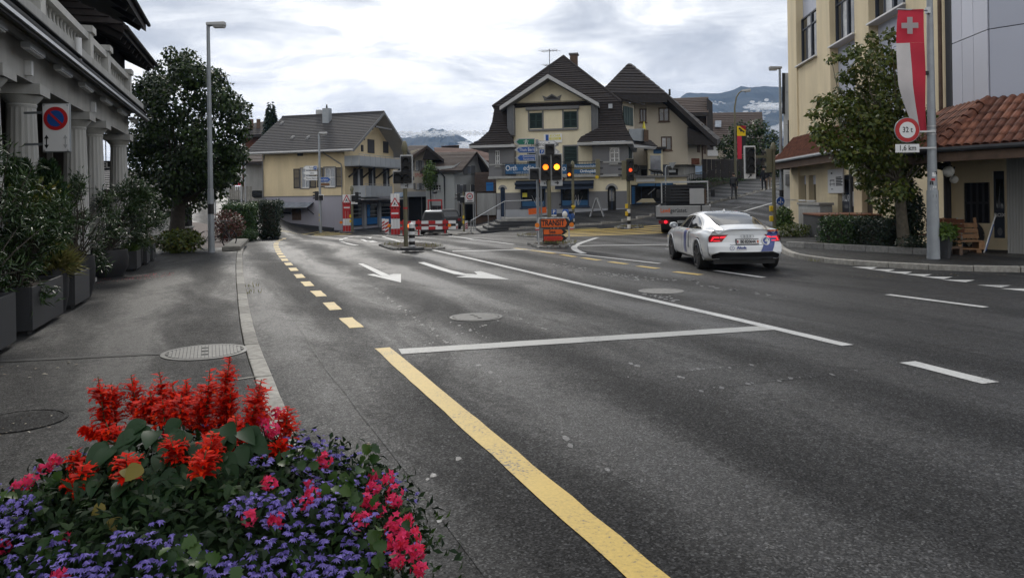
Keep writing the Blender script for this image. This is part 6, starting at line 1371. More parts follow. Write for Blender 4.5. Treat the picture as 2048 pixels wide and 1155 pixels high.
p=GT(1562,462,.12);shrub('corner_shrub','yellow green bush beside the blue round path sign',p+Vector((.15,0,0)),(.36,.36,.52),700,'leaf_lime',.15,.6)
p=GT(1588,474,.12);shrub('dry_shrub','dry brownish low bush at the corner of the yellow building',p+Vector((.1,.3,0)),(1.0,.5,.24),1200,'leaf_autumn',.09)
# trees up the hill behind the banner, spruce behind the cream house
def hilltree(name,label,cls,Y,lm,ls=.3,per=160,base_px=(1500,395)):
    b=A(base_px[0],base_px[1],Y);b.z=H(min(b.x,44),min(Y,90));tree(name,label,b,[(A(px,py,Y+random.uniform(-2,2)),r*Y/FPX)for px,py,r in cls],lm,ls,per,.3,b+Vector((0,0,2.5)))
hilltree('bushy_tree','broad dark green tree behind the red and black banner',((1455,290,22),(1480,262,22),(1515,255,22),(1540,275,20),(1500,290,28),(1530,305,24),(1470,320,24),(1555,300,16),(1445,325,16),(1510,330,26),(1545,325,20)),74,'leaf_dark',.30,260)
hilltree('bushy_tree','lower dark trees at the top of the hill road behind the right signal',((1460,345,18),(1490,355,20),(1525,345,20),(1550,340,18),(1565,350,12),(1440,355,14)),70,'leaf_dark',.28,260,(1530,390))
sb=A(543,300,95);sb.z=2;t=thing('spruce_tree','dark pointed spruce rising behind the cream house roof','tree',sb);topz=A(544,206,95).z-2;P=RNG.random(5000);hz_=1-P**.6*.8;a=RNG.random(5000)*6.28;lay=hz_+.035*np.sin(hz_*60+a*3)*RNG.random(5000);rr_=(1-lay)*topz*.22*(.3+.7*RNG.random(5000))+.1
Q=np.stack([np.cos(a)*rr_,np.sin(a)*rr_,lay*topz-rr_*.3],1);Dd=np.stack([np.cos(a),np.sin(a),np.full(5000,-.35)],1);leafmesh('crown',Q,Dd,rdir(5000)+np.array([0,0,1]),.5,.22,'leaf_conifer',t);MB().tube([(0,0,-1),(0,0,topz)],[.25,.04],8).build('trunk','bark',t)
# hedge and bench area before the yellow building
kb=GT(1640,497,.12);kc=GT(1850,509,.12);ang=math.degrees(math.atan2(kc.y-kb.y,kc.x-kb.x));FK=Frame(kb.x,kb.y,ang,kb.z);kl=(kc-kb).length
bed=thing('planting_bed','long planting bed with pale stone edging before the yellow building','planting bed',FK.o,ang)
for k in range(7):MB().box(-1.2+k*(kl+1.6)/7+.006,-1.2+(k+1)*(kl+1.6)/7-.006,-.09,.06,-.1,.17).build('edging_stone','granite',bed,bevel=.012)
MB().box(-1.15,kl+.3,.061,1.5,-.1,.10).build('bed_soil','soil',bed)
xh=FK.at(1757,470)[0]
hedge('box_hedge','clipped dark green hedge in the stone edged bed by the yellow building',FK,-.15,xh*.52,.18,1.1,FK.at(1680,442)[1],5200,'leaf_hedge',.07);hedge('box_hedge','shorter dark hedge block against the autumn tree trunk',FK,xh*.50,xh+.1,.16,1.05,FK.at(1680,444)[1],4600,'leaf_conifer',.07)
p=FK.w(kl-.2,.5,.1);shrub('low_ground_shrub','low dark ground cover beside the grey flag pole',p,(.9,.4,.22),1100,'leaf_conifer',.08)
# dark low wall, cabinet and benches behind the hedge
cb=FR.rect(1597,1640,405,460,-.9);t=thing('meter_cabinet','grey concrete meter cabinet with flat cap against the yellow wall','cabinet',FR.w(cb[0],-.9,.12),math.degrees(FR.a));w_=(cb[1]-cb[0]);MB().box(0,w_,0,.5,0,cb[3]-.22).build('body','stone_grey',t,bevel=.01);MB().box(-.05,w_+.05,-.05,.55,cb[3]-.22,cb[3]-.12).build('cap','concrete',t);MB().box(w_*.1,w_*.9,-.012,-.001,.2,cb[3]-.4).build('door','concrete',t)
q0,q1=GT(1607,470,.12),GT(1642,478,.12);t=thing('dark_wall','low dark rendered wall enclosing the seating corner','wall',q0,math.degrees(math.atan2(q1.y-q0.y,q1.x-q0.x)));w_=(q1-q0).length;hw=A(1607,428,q0.y).z-q0.z;MB().box(0,w_,0,.25,0,hw).box(w_-.25,w_,.25,3.5,0,hw).build('wall_body','charcoal',t);MB().box(-.03,w_+.03,-.03,3.5,hw,hw+.05).build('coping','bench_wood',t)
def bench(label,x,grp):
    t=thing('garden_bench',label,'bench',FK.w(x,1.75,.02),ang,grp);
    for k in range(3):MB().box(-.55,.55,.0,.03,.50+.13*k,.61+.13*k).build('back_slat','bench_wood',t)
    for k in range(3):MB().box(-.55,.55,-.48+.15*k,-.36+.15*k,.42,.45).build('seat_slat','bench_wood',t)
    for s in(-.45,.45):MB().tube([(s,.04,.9),(s,.06,.4),(s,.1,0)],.018,6).tube([(s,.05,.41),(s,-.5,.41),(s,-.5,0)],.018,6).build('leg','steel',t)
bench('brown slatted bench showing above the left half of the hedge',xh*.22,'brown benches behind the hedge');bench('brown slatted bench showing above the hedge right of the other bench',xh*.62,'brown benches behind the hedge');bench('brown slatted bench behind the grey flag pole',kl-.5,'brown benches behind the hedge')
# ---- planters and potted plants along the hotel
FP=Frame(-2.82,0,90+18.47,.12)
GP='planters along the hotel front'
def box_planter(Y0,L,label,w=.62,h=.60):
    t=thing('box_planter',label,'planter',FP.w(Y0*SL,0),math.degrees(FP.a),GP)
    MB().box(0,L,0,.03,.06,h).box(0,L,w-.03,w,.06,h).box(0,.03,.03,w-.03,.06,h).box(L-.03,L,.03,w-.03,.06,h).build('panels','planter_grey',t,bevel=.004)
    MB().box(.031,L-.031,.031,w-.031,.06,h-.06).build('soil','soil',t);MB().box(.08,.3,.08,w-.08,0,.059).build('foot','black',t);MB().box(L-.3,L-.08,.08,w-.08,0,.059).build('foot','black',t);return t
def pot(Y0,r,h,label,m='planter_black'):
    c=FP.w(Y0*SL,r+.02);t=thing('round_pot',label,'planter',c,0,GP)
    MB().lathe([(r*.72,0),(r*.95,h*.35),(r,h*.7),(r*.93,h),(r*.86,h),(r*.84,h-.06)],n=28).build('pot',m,t,smooth=True);MB().lathe([(r*.83,h-.07),(.01,h-.05)],n=20).build('soil','soil',t);return Vector((c.x,c.y,c.z+h-.05))
box_planter(7.4,2.1,'dark grey box planter nearest the camera at the left edge',h=.64);box_planter(10.1,1.75,'second dark grey box planter holding the dark oleander',h=.62)
pA=pot(12.25,.22,.72,'narrow black pot under the feathery grass');box_planter(12.55,1.2,'dark grey box planter right of the feathery grass pot',h=.56);pB=pot(14.35,.29,.75,'black round pot right of the feathery grass')
pC=pot(18.3,.46,.62,'wide black bowl under the large oleander');box_planter(19.4,.75,'small grey box planter right of the wide black bowl',.45,.5);pD=pot(20.7,.22,.55,'small black pot near the far end of the planters');box_planter(21.3,.7,'last but one small grey box planter near the tree',.45,.48);box_planter(22.6,.75,'last small grey box planter beside the big tree',.45,.48)
def oleander(label,px,py,Y,rx,rz,n,base,ls=.13,flat=.16,lm='leaf_oleander',w=.19):
    c=A(px,py,Y);t=thing('oleander',label,'potted plant',base,0);c=c-Vector(base);mb=MB();P,D=[],[]
    for k in range(34):
        d=rdir(1)[0];tip=c+Vector((d[0]*rx,d[1]*rx*.8,abs(d[2])*rz if random.random()<.6 else d[2]*rz));pts=[Vector((random.uniform(-.1,.1),random.uniform(-.1,.1),0)),tip*.5+Vector((random.uniform(-.1,.1),random.uniform(-.1,.1),.15)),tip];mb.tube(pts,[.012,.008,.004],5)
        m=n//34;s=.3+.7*RNG.random(m);pp=np.array([pts[1].lerp(pts[2],u)if u>.4 else pts[0].lerp(pts[1],u+.4)for u in s]);P.append(pp+RNG.normal(size=(m,3))*.06);ax=np.array((tip-pts[1]).normalized());D.append(rdir(m)*1.0+ax*.8+np.array([0,0,.1]))
    P,D=np.concatenate(P),np.concatenate(D);mb.build('stems','bark',t);leafmesh('foliage',P,D,rdir(len(P))+np.array([0,0,.8]),ls*(.7+.6*RNG.random(len(P))),ls*w,lm,t);return t
oleander('dark glossy oleander overhanging the second box planter',62,480,10.4,.52,.85,2400,FP.w(10.6*SL,.35,.5));oleander('tall oleander at the left edge of the picture',-5,430,9.6,.55,.95,2200,FP.w(9.0*SL,.35,.5));oleander('yellowish flowering bush behind the dark oleander',78,430,11.2,.35,.5,900,FP.w(11.4*SL,.4,.5),.09,lm='leaf_autumn',w=.4)
oleander('grey green oleander behind the feathery grass',172,450,14.6,.62,.95,2600,pB,.12);oleander('broad grey green oleander over the wide black bowl',255,440,18.4,.78,.95,3200,pC,.13);oleander('small oleander at the far end of the planters',292,455,20.6,.5,.6,1400,pD,.13)
def cypress(label,px,py0,py1,Y,base,r):
    b=Vector(base);top=A(px,py0,Y).z-b.z;t=thing('potted_cypress',label,'potted plant',b);n=4200;u=RNG.random(n)**.8;a=RNG.random(n)*6.28;rad=r*np.sin(np.clip(.25+u*2.75,0,3.1))**.7*(.45+.6*RNG.random(n));lean=A(px,py1,Y)-b
    Q=np.stack([np.cos(a)*rad+lean.x,np.sin(a)*rad,u*top],1);D=np.stack([np.cos(a)*.5,np.sin(a)*.5,np.full(n,1.1)],1)+rdir(n)*.4;leafmesh('foliage',Q,D,rdir(n),.10*(.6+.7*RNG.random(n)),.035,'leaf_cypress',t);MB().tube([(0,0,0),(lean.x,0,top*.8)],[.03,.01],6).build('stem','bark_pale',t)
cypress('tall dark cypress left of the no parking sign',42,325,470,11.6,FP.w(11.7*SL,.4,.4),.33);cypress('dark cypress with support stake below the no parking sign',112,328,470,13.2,FP.w(13.1*SL,.45,.4),.34)
cypress('slim bright cypress at the far left edge',-2,290,400,10.6,FP.w(10.2*SL,.6,.4),.25)
n=900;a=RNG.random(n)*6.28;el=RNG.random(n)*1.2+.1;D=np.stack([np.cos(a)*np.cos(el),np.sin(a)*np.cos(el),np.sin(el)*.9],1);t=thing('feather_grass','golden feathery grass arching over the narrow black pot','potted plant',pA);leafmesh('blades',RNG.normal(size=(n,3))*.05,D,np.cross(D,rdir(n)),.42*(.6+.6*RNG.random(n)),.012,'leaf_grass',t,bend=.35)
for Y_ in(19.7,21.6,22.9):p=FP.w(Y_*SL,.2,.45);n=200;a=RNG.random(n)*6.28;D=np.stack([np.cos(a),np.sin(a),.6+RNG.random(n)],1);t=thing('sedge_tuft',{19.7:'yellow green tuft in the small grey box right of the bowl',21.6:'yellow green tuft in the last but one grey box',22.9:'yellow green tuft in the last grey box by the tree'}[Y_],'potted plant',p,0,'grass tufts in the small planters');leafmesh('blades',RNG.normal(size=(n,3))*.04,D,rdir(n),.3,.014,'leaf_lime' if Y_<22 else 'leaf_grass',t)
# fallen petals and leaves
def litter(name,label,c,rx,ry,n,m,s):
    a=RNG.random(n)*6.28;q=np.sqrt(RNG.random(n));P=np.stack([c[0]+np.cos(a)*q*rx,c[1]+np.sin(a)*q*ry,np.full(n,c[2]+.012)],1);D=rdir(n);D[:,2]*=.15;N_=rdir(n)*.3;N_[:,2]=1;tag(leafmesh(name,P,D,N_,s*(.6+.8*RNG.random(n)),s*.5,m,bend=.1),label,'litter',kind='stuff')
litter('fallen_petals','red oleander petals scattered on the pavement by the pots',GT(300,553,.12),.42,.9,150,'petal_fallen',.045);litter('fallen_petals','few red petals lying before the black round pot',GT(200,562,.12),.5,.6,36,'petal_fallen',.04)
litter('fallen_leaves','pale bits of litter on the pavement left of the flowers',GT(45,745,.12),.5,.5,16,'litter',.05);litter('fallen_leaves','small dry leaves near the worn manhole cover',GT(30,860,.12),.3,.4,18,'litter',.03);litter('fallen_leaves','dry leaves on the road before the right kerb',GT(1850,552),2.2,.25,24,'litter',.06);litter('fallen_leaves','three dry leaves on the road beside the flowers',GT(738,889),.03,.05,4,'litter',.05)
# ================================================================== LEFT SIDE STREET
LV=Loc('brick_building','red brown building with dark roof and two chimneys rising behind the cream house','building',(A(505,400,100).x,100,2))
hx(LV,'wall','terracotta',((484,420,100),(560,420,100),(560,420,108),(484,420,108)),((484,268,100),(560,262,100),(560,262,108),(484,268,108)))
LV.slab('roof','dark_wood',[(478,272,98.5),(568,266,98.5),(545,240,104),(497,248,104)],.3,n=7,tile='dark_tile')
for px in(503,517):hx(LV,'chimney','brown_wood',((px-4,258,101),(px+4,258,101),(px+4,258,102),(px-4,258,102)),((px-4,238,101),(px+4,238,101),(px+4,238,102),(px-4,238,102)))
LG=Loc('grey_house','grey plastered house with brown eaves left of the cream house','house',(A(505,400,76).x,76,1))
hx(LG,'wall','stone_grey',((488,425,76),(545,425,76),(545,425,84),(488,425,84)),((488,322,76),(545,320,76),(545,320,84),(488,322,84)))
LG.slab('roof','dark_wood',[(482,325,75),(550,323,75),(550,306,80),(490,308,80)],.25,n=6,tile='brown_tile')
hx(LG,'window','glass_dark',((503,395,75.9),(524,395,75.9),(524,395,76),(503,395,76)),((503,381,75.9),(524,381,75.9),(524,381,76),(503,381,76)))
LW2=Loc('garden_wall','long grey garden wall climbing beside the side street','wall',(A(440,400,60).x,60,1.5))
hx(LW2,'wall_body','stone_grey',((418,402,70),(462,412,58),(463,412,58.4),(420,402,70.4)),((418,364,70),(462,382,58),(463,382,58.4),(420,364,70.4)))
hx(LW2,'coping','concrete',((417,364,69.9),(462,382,57.9),(463.5,382,58.5),(420,364,70.5)),((417,362,69.9),(462,380,57.9),(463.5,380,58.5),(420,362,70.5)))
LN=Loc('board_fence','weathered board fence behind the clipped hedge','fence',(A(480,400,57).x,57,1.2))
for k in range(11):
    x=459+k*4.1;hx(LN,'board','weathered_wood',((x,412,57),(x+3.8,412,57),(x+3.8,412,57.06),(x,412,57.06)),((x,373-(k%3)*.4,57),(x+3.8,373-(k%3)*.4,57),(x+3.8,373,57.06),(x,373,57.06)))
hx(LN,'fence_rail','weathered_wood',((458,383,57.06),(505,383,57.06),(505,383,57.12),(458,383,57.12)),((458,381,57.06),(505,381,57.06),(505,381,57.12),(458,381,57.12)))
LB2=Loc('far_white_house','far pale house with dark window row at the top of the side street','house',(A(410,400,96).x,96,3))
hx(LB2,'wall','stone_grey',((340,390,96),(470,390,96),(470,390,104),(340,390,104)),((340,330,96),(470,330,96),(470,330,104),(340,330,104)))
for k in range(6):x=392+k*12;hx(LB2,'window','glass_dark',((x,366,95.9),(x+7,366,95.9),(x+7,366,96),(x,366,96)),((x,350,95.9),(x+7,350,95.9),(x+7,350,96),(x,350,96)))
LB2.slab('roof','brown_tile',[(330,332,95),(480,332,95),(470,308,100),(340,308,100)],.3)
hg=Frame(A(470,410,55).x,55,20,.6);hedge('garden_hedge','dark rough hedge below the board fence and garden wall',hg,-2.2,3.2,0,1.2,1.1,2600,'leaf_dark',.14)
# flag poles and banner
def fpole(px,pyb,pyt,label,dz=.12,r=.045,grp='flag poles by the side street'):
    b=GT(px,pyb,dz);t=thing('flag_pole',label,'flag pole',b,0,grp);h=A(px,pyt,b.y).z-b.z;MB().tube([(0,0,0),(0,0,h)],[r,r*.7],10).build('pole','steel',t,smooth=True);MB().ball((0,0,h+.04),.06,8).build('finial','steel',t);return t,h
fpole(431,446,200,'pale flag pole close behind the left street lamp');f1,h1=fpole(484,462,205,'flag pole carrying the white blue and red banner');fpole(492,460,215,'flag pole right of the banner pole')
def cloth(name,lab,cat,origin,deg,W_,Hh,fields,sway=.06,taper=None,pole_side=1):
    """hanging banner: grid of cloth with folds; fields = (material, x0,x1,z0,z1 in 0..1 from the top left)"""
    t=thing(name,lab,cat,origin,deg);nx,nz=12,30
    for i,(mname,pn,x0,x1,z0,z1)in enumerate(fields):
        mb=MB();V=[]
        for j in range(nz+1):
            for k in range(nx+1):
                u,v=x0+(x1-x0)*k/nx,z0+(z1-z0)*j/nz;du=taper(u,v)if taper else 0
                V.append(((u+du)*W_,math.sin(u*5+v*4)*sway*(.3+v)+math.sin(v*9)*sway*.5,-v*Hh))
        mb.add(V,[(j*(nx+1)+k,j*(nx+1)+k+1,(j+1)*(nx+1)+k+1,(j+1)*(nx+1)+k)for j in range(nz)for k in range(nx)]);mb.build(pn,mname,t,smooth=True,fix=False)
    return t
o=A(460,296,f1.location.y-.1);q_=A(483,296,f1.location.y-.1).x-o.x;hb=o.z-A(460,371,f1.location.y).z
cloth('banner','white banner with blue left edge and red foot on the pole above the clipped hedge','banner',o,0,q_,hb,(('flag_white','edge_strip',0,.06,0,1),('flag_blue','blue_stripe',.06,.26,0,.97),('flag_white','white_field',.26,1,0,.93),('flag_red','red_foot',.26,.9,.93,1)))
# bicycle leaning at the lamp
def wheel_tube(mb,c,r,rr,ax='x',n=20):
    pts=[]
    for k in range(n+1):
        t=2*math.pi*k/n;pts.append((c[0],c[1]+r*math.cos(t),c[2]+r*math.sin(t))if ax=='x' else(c[0]+r*math.cos(t),c[1],c[2]+r*math.sin(t)))
    mb.tube(pts,rr,6,caps=False)
p=GT(436,498,.12);t=thing('bicycle','dark bicycle parked behind the left street lamp','bicycle',p,62)
for x in(-.52,.52):mb=MB();wheel_tube(mb,(x,0,.34),.33,.02,'y');w=mb.build('wheel','rubber',t);s=MB();[s.bar((x,0,.34),(x+.32*math.cos(k*.785),0,.34+.32*math.sin(k*.785)),.006)for k in range(8)];tag(s.build('spokes','steel',w),kind='stuff')
MB().tube([(-.52,0,.34),(-.12,0,.32),(.36,0,.74),(-.22,0,.80),(-.12,0,.32)],.018,6).tube([(-.22,0,.80),(-.52,0,.34)],.012,6).tube([(.52,0,.34),(.36,0,.74),(.33,0,.95)],.016,6).build('frame','charcoal',t);MB().tube([(.33,-.25,1.0),(.33,.25,1.0)],.014,6).build('handlebar','steel',t);MB().ball((-.25,0,.92),(.13,.07,.04),8).build('saddle','black',t)
b0,b1=GT(448,502,.12),GT(469,486,.12);t=thing('stone_block_bench','long flat stone block lying beside the left kerb','bench',b0+Vector((.25,0,0)),math.degrees(math.atan2(b1.y-b0.y,b1.x-b0.x)),None);L_=(b1-b0).length;MB().box(0,L_,-.3,.3,.0,.15).build('block','weathered_wood',t,bevel=.02);MB().box(.06,L_-.06,-.24,.24,.15,.165).build('top_plank','weathered_wood',t)
b=GT(352,480,.12);t=thing('stone_gatepost','dark gate post with pale stone cap beside the big tree trunk','gate post',GT(372,478,.12));MB().box(-.25,.25,-.25,.25,0,.55).build('base','granite',t);MB().box(-.3,.3,-.3,.3,.55,.62).build('cap','stone_white',t);MB().box(-.22,.22,-.22,.22,.62,1.35).build('lattice','black',t)
# ================================================================== STREET LAMPS
def lamp_head(t,p,d,s=1.0):
    d=Vector(d).normalized();n=Vector((-d.y,d.x,0));p=Vector(p);L_=.62*s;f=lambda a,b,c:p+d*a+n*b+Vector((0,0,c))
    h=MB().hexa([f(0,-.10,-.05),f(L_,-.13,-.07),f(L_,.13,-.07),f(0,.10,-.05)],[f(0,-.07,.06),f(L_,-.10,.07),f(L_,.10,.07),f(0,.07,.06)]).build('lamp_housing','alu',t,bevel=.02)
    MB().hexa([f(L_*.4,-.09,-.13),f(L_*.95,-.09,-.13),f(L_*.95,.09,-.13),f(L_*.4,.09,-.13)],[f(L_*.38,-.11,-.06),f(L_*.97,-.11,-.07),f(L_*.97,.11,-.07),f(L_*.38,.11,-.06)]).build('lamp_glass','glass_curtain',h)
def lamp(px,py,dz,pyt,label,arm=.3,d=(1,0,0),band=True):
    b=GT(px,py,dz);t=thing('street_lamp',label,'street lamp',b);h=A(px,pyt,b.y).z-b.z
    MB().tube([(0,0,0),(0,0,h*.28),(0,0,h*.281),(0,0,h)],[.105,.10,.085,.055],14).build('pole','pole_grey',t,smooth=True)
    if band:MB().tube([(0,0,h*.17),(0,0,h*.215)],.104,14).build('black_band','black',t)
    MB().tube([(0,0,h),Vector((0,0,h+.05))+Vector(d)*arm],.04,8).build('arm','pole_grey',t);lamp_head(t,Vector((0,0,h+.06))+Vector(d)*(arm-.3),d);return t,b,h
lamp(423,505,.12,52,'tall grey street lamp standing on the left pavement before the hedge',.25)
lr_,lb_,lh_=lamp(1564,446,.12,138,'tall grey street lamp carrying the blue round sign at the yellow building corner',.2,(-1,0,0))
b=GT(1472,392,.11);t=thing('curved_lamp','slender street lamp with curved top carrying the red and black banner','street lamp',b);h=A(1470,250,b.y).z-b.z;hp=A(1483,182,b.y)-b;h2=A(1470,215,b.y).z-b.z
MB().tube([(0,0,0),(0,0,h),(0,0,h2),(hp.x*.25,0,h2+(hp.z-h2)*.6),(hp.x*.6,0,hp.z-.15),(hp.x,0,hp.z)],[.09,.07,.055,.05,.045,.04],10).build('pole','pole_olive',t,smooth=True);lamp_head(t,hp,(1,0,.12),1.0)
o=A(1474,252,b.y-.05);bw_=A(1490.5,252,b.y).x-o.x;bh_=o.z-A(1474,318,b.y).z
fl=cloth('canton_banner','red and black banner with a yellow corner and dark bear emblem','banner',o,0,bw_,bh_,(('flag_yellow','yellow_field',0,1,0,.30),('flag_red','red_stripe',0,.52,.30,1),('flag_black','black_stripe',.52,1,.30,.86)),.02)
mb=MB();mb.up([(.12,-.30),(.22,-.18),(.38,-.26),(.62,-.52),(.82,-.62),(.86,-.78),(.70,-.82),(.66,-.66),(.52,-.70),(.44,-.62),(.40,-.72),(.30,-.62),(.34,-.48),(.20,-.44)],-.08,.01);mb.v=[(x*bw_,y,z*bw_)for x,y,z in mb.v];mb.build('bear_emblem','flag_black',fl);MB().up([(0,0),(bw_,0),(bw_,-bw_*.55),(bw_*.25,0)][::-1],-.06,.004).build('red_corner','flag_red',fl)
# ================================================================== SIGNALS AND SIGNS
def P(n_,m_,mb,t,**k):return mb.build(n_,m_,t,**k)
def head(t,x,z0,n=3,lit=None,w=.30,mod=.29,border='sign_grey',y=-.02,bp=.04,arrow=None,plate=0.0,d=.2,lm='amber_lit',body='black',lr=.36):
    """signal head facing -y, lower edge z0: housing, border plate, lenses under visors; optional arrow plate below"""
    h=n*mod+.08;z1=z0+plate+h
    if border:P('backplate',border,MB().box(x-w/2-bp,x+w/2+bp,y,y+.03,z0,z1+bp),t,bevel=.012)
    hs=P('housing',body,MB().box(x-w/2,x+w/2,y-.10,y-.002,z0+plate,z1),t,bevel=.015)
    if body=='black' or not border:P('housing_rear',body,MB().box(x-w/2+.03,x+w/2-.03,y+.031,y+d,z0+plate+.03,z1-.03),t)
    for i in range(n):
        c=z1-.04-mod*(i+.5);on=lit==i;r=mod*lr
        P('lens',(lm if on else 'charcoal'),MB().disc((x,c),r,y-.115,.012,20),hs)
        mb=MB();k=12
        for a in range(k):
            t0,t1=math.pi*(a/k*1.3-.15),math.pi*((a+1)/k*1.3-.15);mb.poly([(x+r*1.12*math.cos(t0),y-.105,c+r*1.12*math.sin(t0)),(x+r*1.12*math.cos(t1),y-.105,c+r*1.12*math.sin(t1)),(x+r*1.12*math.cos(t1),y-.105-.14,c+r*1.12*math.sin(t1)),(x+r*1.12*math.cos(t0),y-.105-.14,c+r*1.12*math.sin(t0))])
        P('visor','black',mb,hs,fix=False)
    if arrow:
        c=z0+plate*.5;s=plate*.36;y2=y-.012
        if arrow=='right':mb=MB().up([(x-s,c-s*.16),(x+s*.3,c-s*.16),(x+s*.0,c-s*.7),(x+s*.35,c-s*.7),(x+s,c),(x+s*.35,c+s*.7),(x,c+s*.7),(x+s*.3,c+s*.16),(x-s,c+s*.16)],y2,.008)
        elif arrow=='left_up':mb=MB().up([(x+s*.3,c-s),(x+s*.6,c-s),(x+s*.6,c+s*.3),(x+s*.95,c+s*.3),(x+s*.45,c+s),(x-s*.05,c+s*.3),(x+s*.3,c+s*.3),(x+s*.3,c+s*.0),(x-s*.4,c),(x-s*.4,c+s*.35),(x-s,c-s*.15),(x-s*.4,c-s*.65),(x-s*.4,c-s*.3),(x+s*.3,c-s*.3)],y2,.008)
        else:mb=MB().up([(x-s,c-s*.75),(x-s*.75,c-s),(x+s*.4,c+s*.15),(x+s*.4,c-s*.35),(x+s*.8,c+s*.2),(x+s*.8,c+s),(x-s*.1,c+s),(x-s*.35,c+s*.65),(x+s*.15,c+s*.6)],y2,.008)
        P('arrow','black',mb,t)
def profile_head(t,x,z0,n,side,w=.26,mod=.27,col='pole_olive',dy=0.0):
    """a head seen from the side, visors pointing to side"""
    h=n*mod+.06;hs=P('housing',col,MB().box(x-.12,x+.10,-w/2+dy,w/2+dy,z0,z0+h),t,bevel=.012)
    for i in range(n):
        c=z0+h-.03-mod*(i+.5);xx=x+side*.11;mb=MB();k=8;r=.10
        for a in range(k):
            t0,t1=math.pi*a/k,math.pi*(a+1)/k;mb.poly([(xx,dy+r*math.cos(t0),c+r*math.sin(t0)),(xx,dy+r*math.cos(t1),c+r*math.sin(t1)),(xx+side*.17,dy+r*math.cos(t1),c+r*math.sin(t1)),(xx+side*.17,dy+r*math.cos(t0),c+r*math.sin(t0))])
        P('visor','black',mb,hs,fix=False)
def spole(t,h,r=.07,m='pole_olive',finial=True,stripes=None):
    P('pole',m,MB().tube([(0,0,(stripes or 0)),(0,0,h)],r,12),t,smooth=True)
    if finial:P('finial',m,MB().lathe([(r*1.15,h),(r*1.5,h+.08),(r*1.5,h+.2),(r*.9,h+.36),(.01,h+.4)],n=12),t,smooth=True)
    if stripes:
        n=5
        for i in range(n):P('stripe','sign_white' if i%2==0 else 'black',MB().tube([(0,0,stripes*i/n),(0,0,stripes*(i+1)/n-.001)],r*1.05,12),t)
def push(t,zs,x=-.12):
    for z in zs:P('push_button_box','push_yellow',MB().box(x-.08,x+.05,-.10,.06,z-.11,z+.11),t,bevel=.02)
def at_(px,py,dz=0.0,**k):return GT(px,py,dz)
# -- twin amber signal on the island
b=at_(1099.5,484,.13);K=b.y/FPX;zz=lambda py,px=1100:A(px,py,b.y).z-b.z;xx=lambda px,py=340:A(px,py,b.y).x-b.x
t=thing('traffic_signal','twin traffic signal with two lit amber lamps and arrow plates on the island','traffic signal',b)
spole(t,zz(312),.075,finial=False);P('foot','concrete',MB().box(-.28,.28,-.28,.28,-.05,.10),t,bevel=.02)
head(t,xx(1091),zz(372),3,1,.345,.285,'sign_grey',arrow='left_up',plate=.23,lm='amber_lit');head(t,xx(1113.2),zz(372),3,1,.345,.285,'sign_grey',arrow='right',plate=.23,lm='amber_hot',y=-.025)
head(t,xx(1100),zz(309),1,None,.33,.30,'sign_grey',bp=.045);head(t,xx(1068.5),zz(359),1,None,.33,.33,'sign_grey',bp=.04);P('arm','pole_olive',MB().box(xx(1068),0,.03,.09,zz(350)-.03,zz(350)+.03),t)
# -- direction sign post behind it
b=at_(1079,480.5,.13);zz=lambda py,px=1076:A(px,py,b.y).z-b.z;xx=lambda px,py=300:A(px,py,b.y).x-b.x
t=thing('direction_sign_post','grey post with green and blue direction arrows pointing left and white ones right','sign post',b)
P('post','pole_grey',MB().tube([(-.04,0,0),(-.04,0,zz(279))],.06,12),t,smooth=True);P('post','pole_grey',MB().tube([(.09,.05,0),(.09,.05,zz(281))],.035,10),t,smooth=True)
def arrow_sign(t,xt,xe,z0,z1,field,text,tcol='sign_white',border='sign_grey',y=-.08,ts=.6,tw=.9,edge=None):
    """a direction board whose point is at xt and whose square end is at xe"""
    s=1 if xe>xt else-1;k=(z1-z0)*.62;zm=(z0+z1)/2;b_=.03
    o_=P('arrow_board',border,MB().up([(xt,zm),(xt+s*k,z0),(xe,z0),(xe,z1),(xt+s*k,z1)],y,.03),t,bevel=.004)
    P('field',field,MB().up([(xt+s*b_*3.2,zm),(xt+s*(k+b_*1.3),z0+b_),(xe-s*b_,z0+b_),(xe-s*b_,z1-b_),(xt+s*(k+b_*1.3),z1-b_)],y-.006,.005),o_)
    n=len(text)
    for i,tx in enumerate(text):txt(tx,(z1-z0)*ts/max(1,n*.86),tcol,o_,(xt+s*k+xe)/2+s*.05,y-.009,zm+(z1-z0)*.40*((n-1)/2-i),sx=tw)
    return o_
a_=arrow_sign(t,xx(1028),xx(1070),zz(290.5,1050),zz(277,1050),'sign_green',[])
cx,cz,u=xx(1052.5),zz(284,1050),.085;mb=MB()
for s in(-1,1):mb.up([(cx+s*u*.35,cz-u),(cx+s*u*.75,cz-u),(cx+s*u*.38,cz+u*.1),(cx+s*u*.15,cz+u*.1)],-.094,.004).up([(cx+s*u*.14,cz+u*.45),(cx+s*u*.36,cz+u*.45),(cx+s*u*.26,cz+u*1.0),(cx+s*u*.08,cz+u*1.0)],-.094,.004)
mb.up([(cx-u*1.3,cz+u*.2),(cx+u*1.3,cz+u*.2),(cx+u*1.1,cz+u*.38),(cx-u*1.1,cz+u*.38)],-.094,.004);P('motorway_symbol','sign_white',mb,a_)
arrow_sign(t,xx(1029),xx(1070.5),zz(306.5,1050),zz(293,1050),'sign_blue',['Thun Bern 6'],tw=.72,ts=.74);arrow_sign(t,xx(1029.5),xx(1071),zz(322.5,1050),zz(309,1050),'sign_blue',['Zweisimmen','Kandersteg'],tw=.8,ts=.74)
arrow_sign(t,xx(1118),xx(1076.5),zz(296.5,1100),zz(281.5,1100),'sign_white',['Heidrich Bestle'],'black',tw=.85,ts=.7);a_=arrow_sign(t,xx(1120),xx(1077),zz(311,1100),zz(297.5,1100),'sign_white',[],'black')
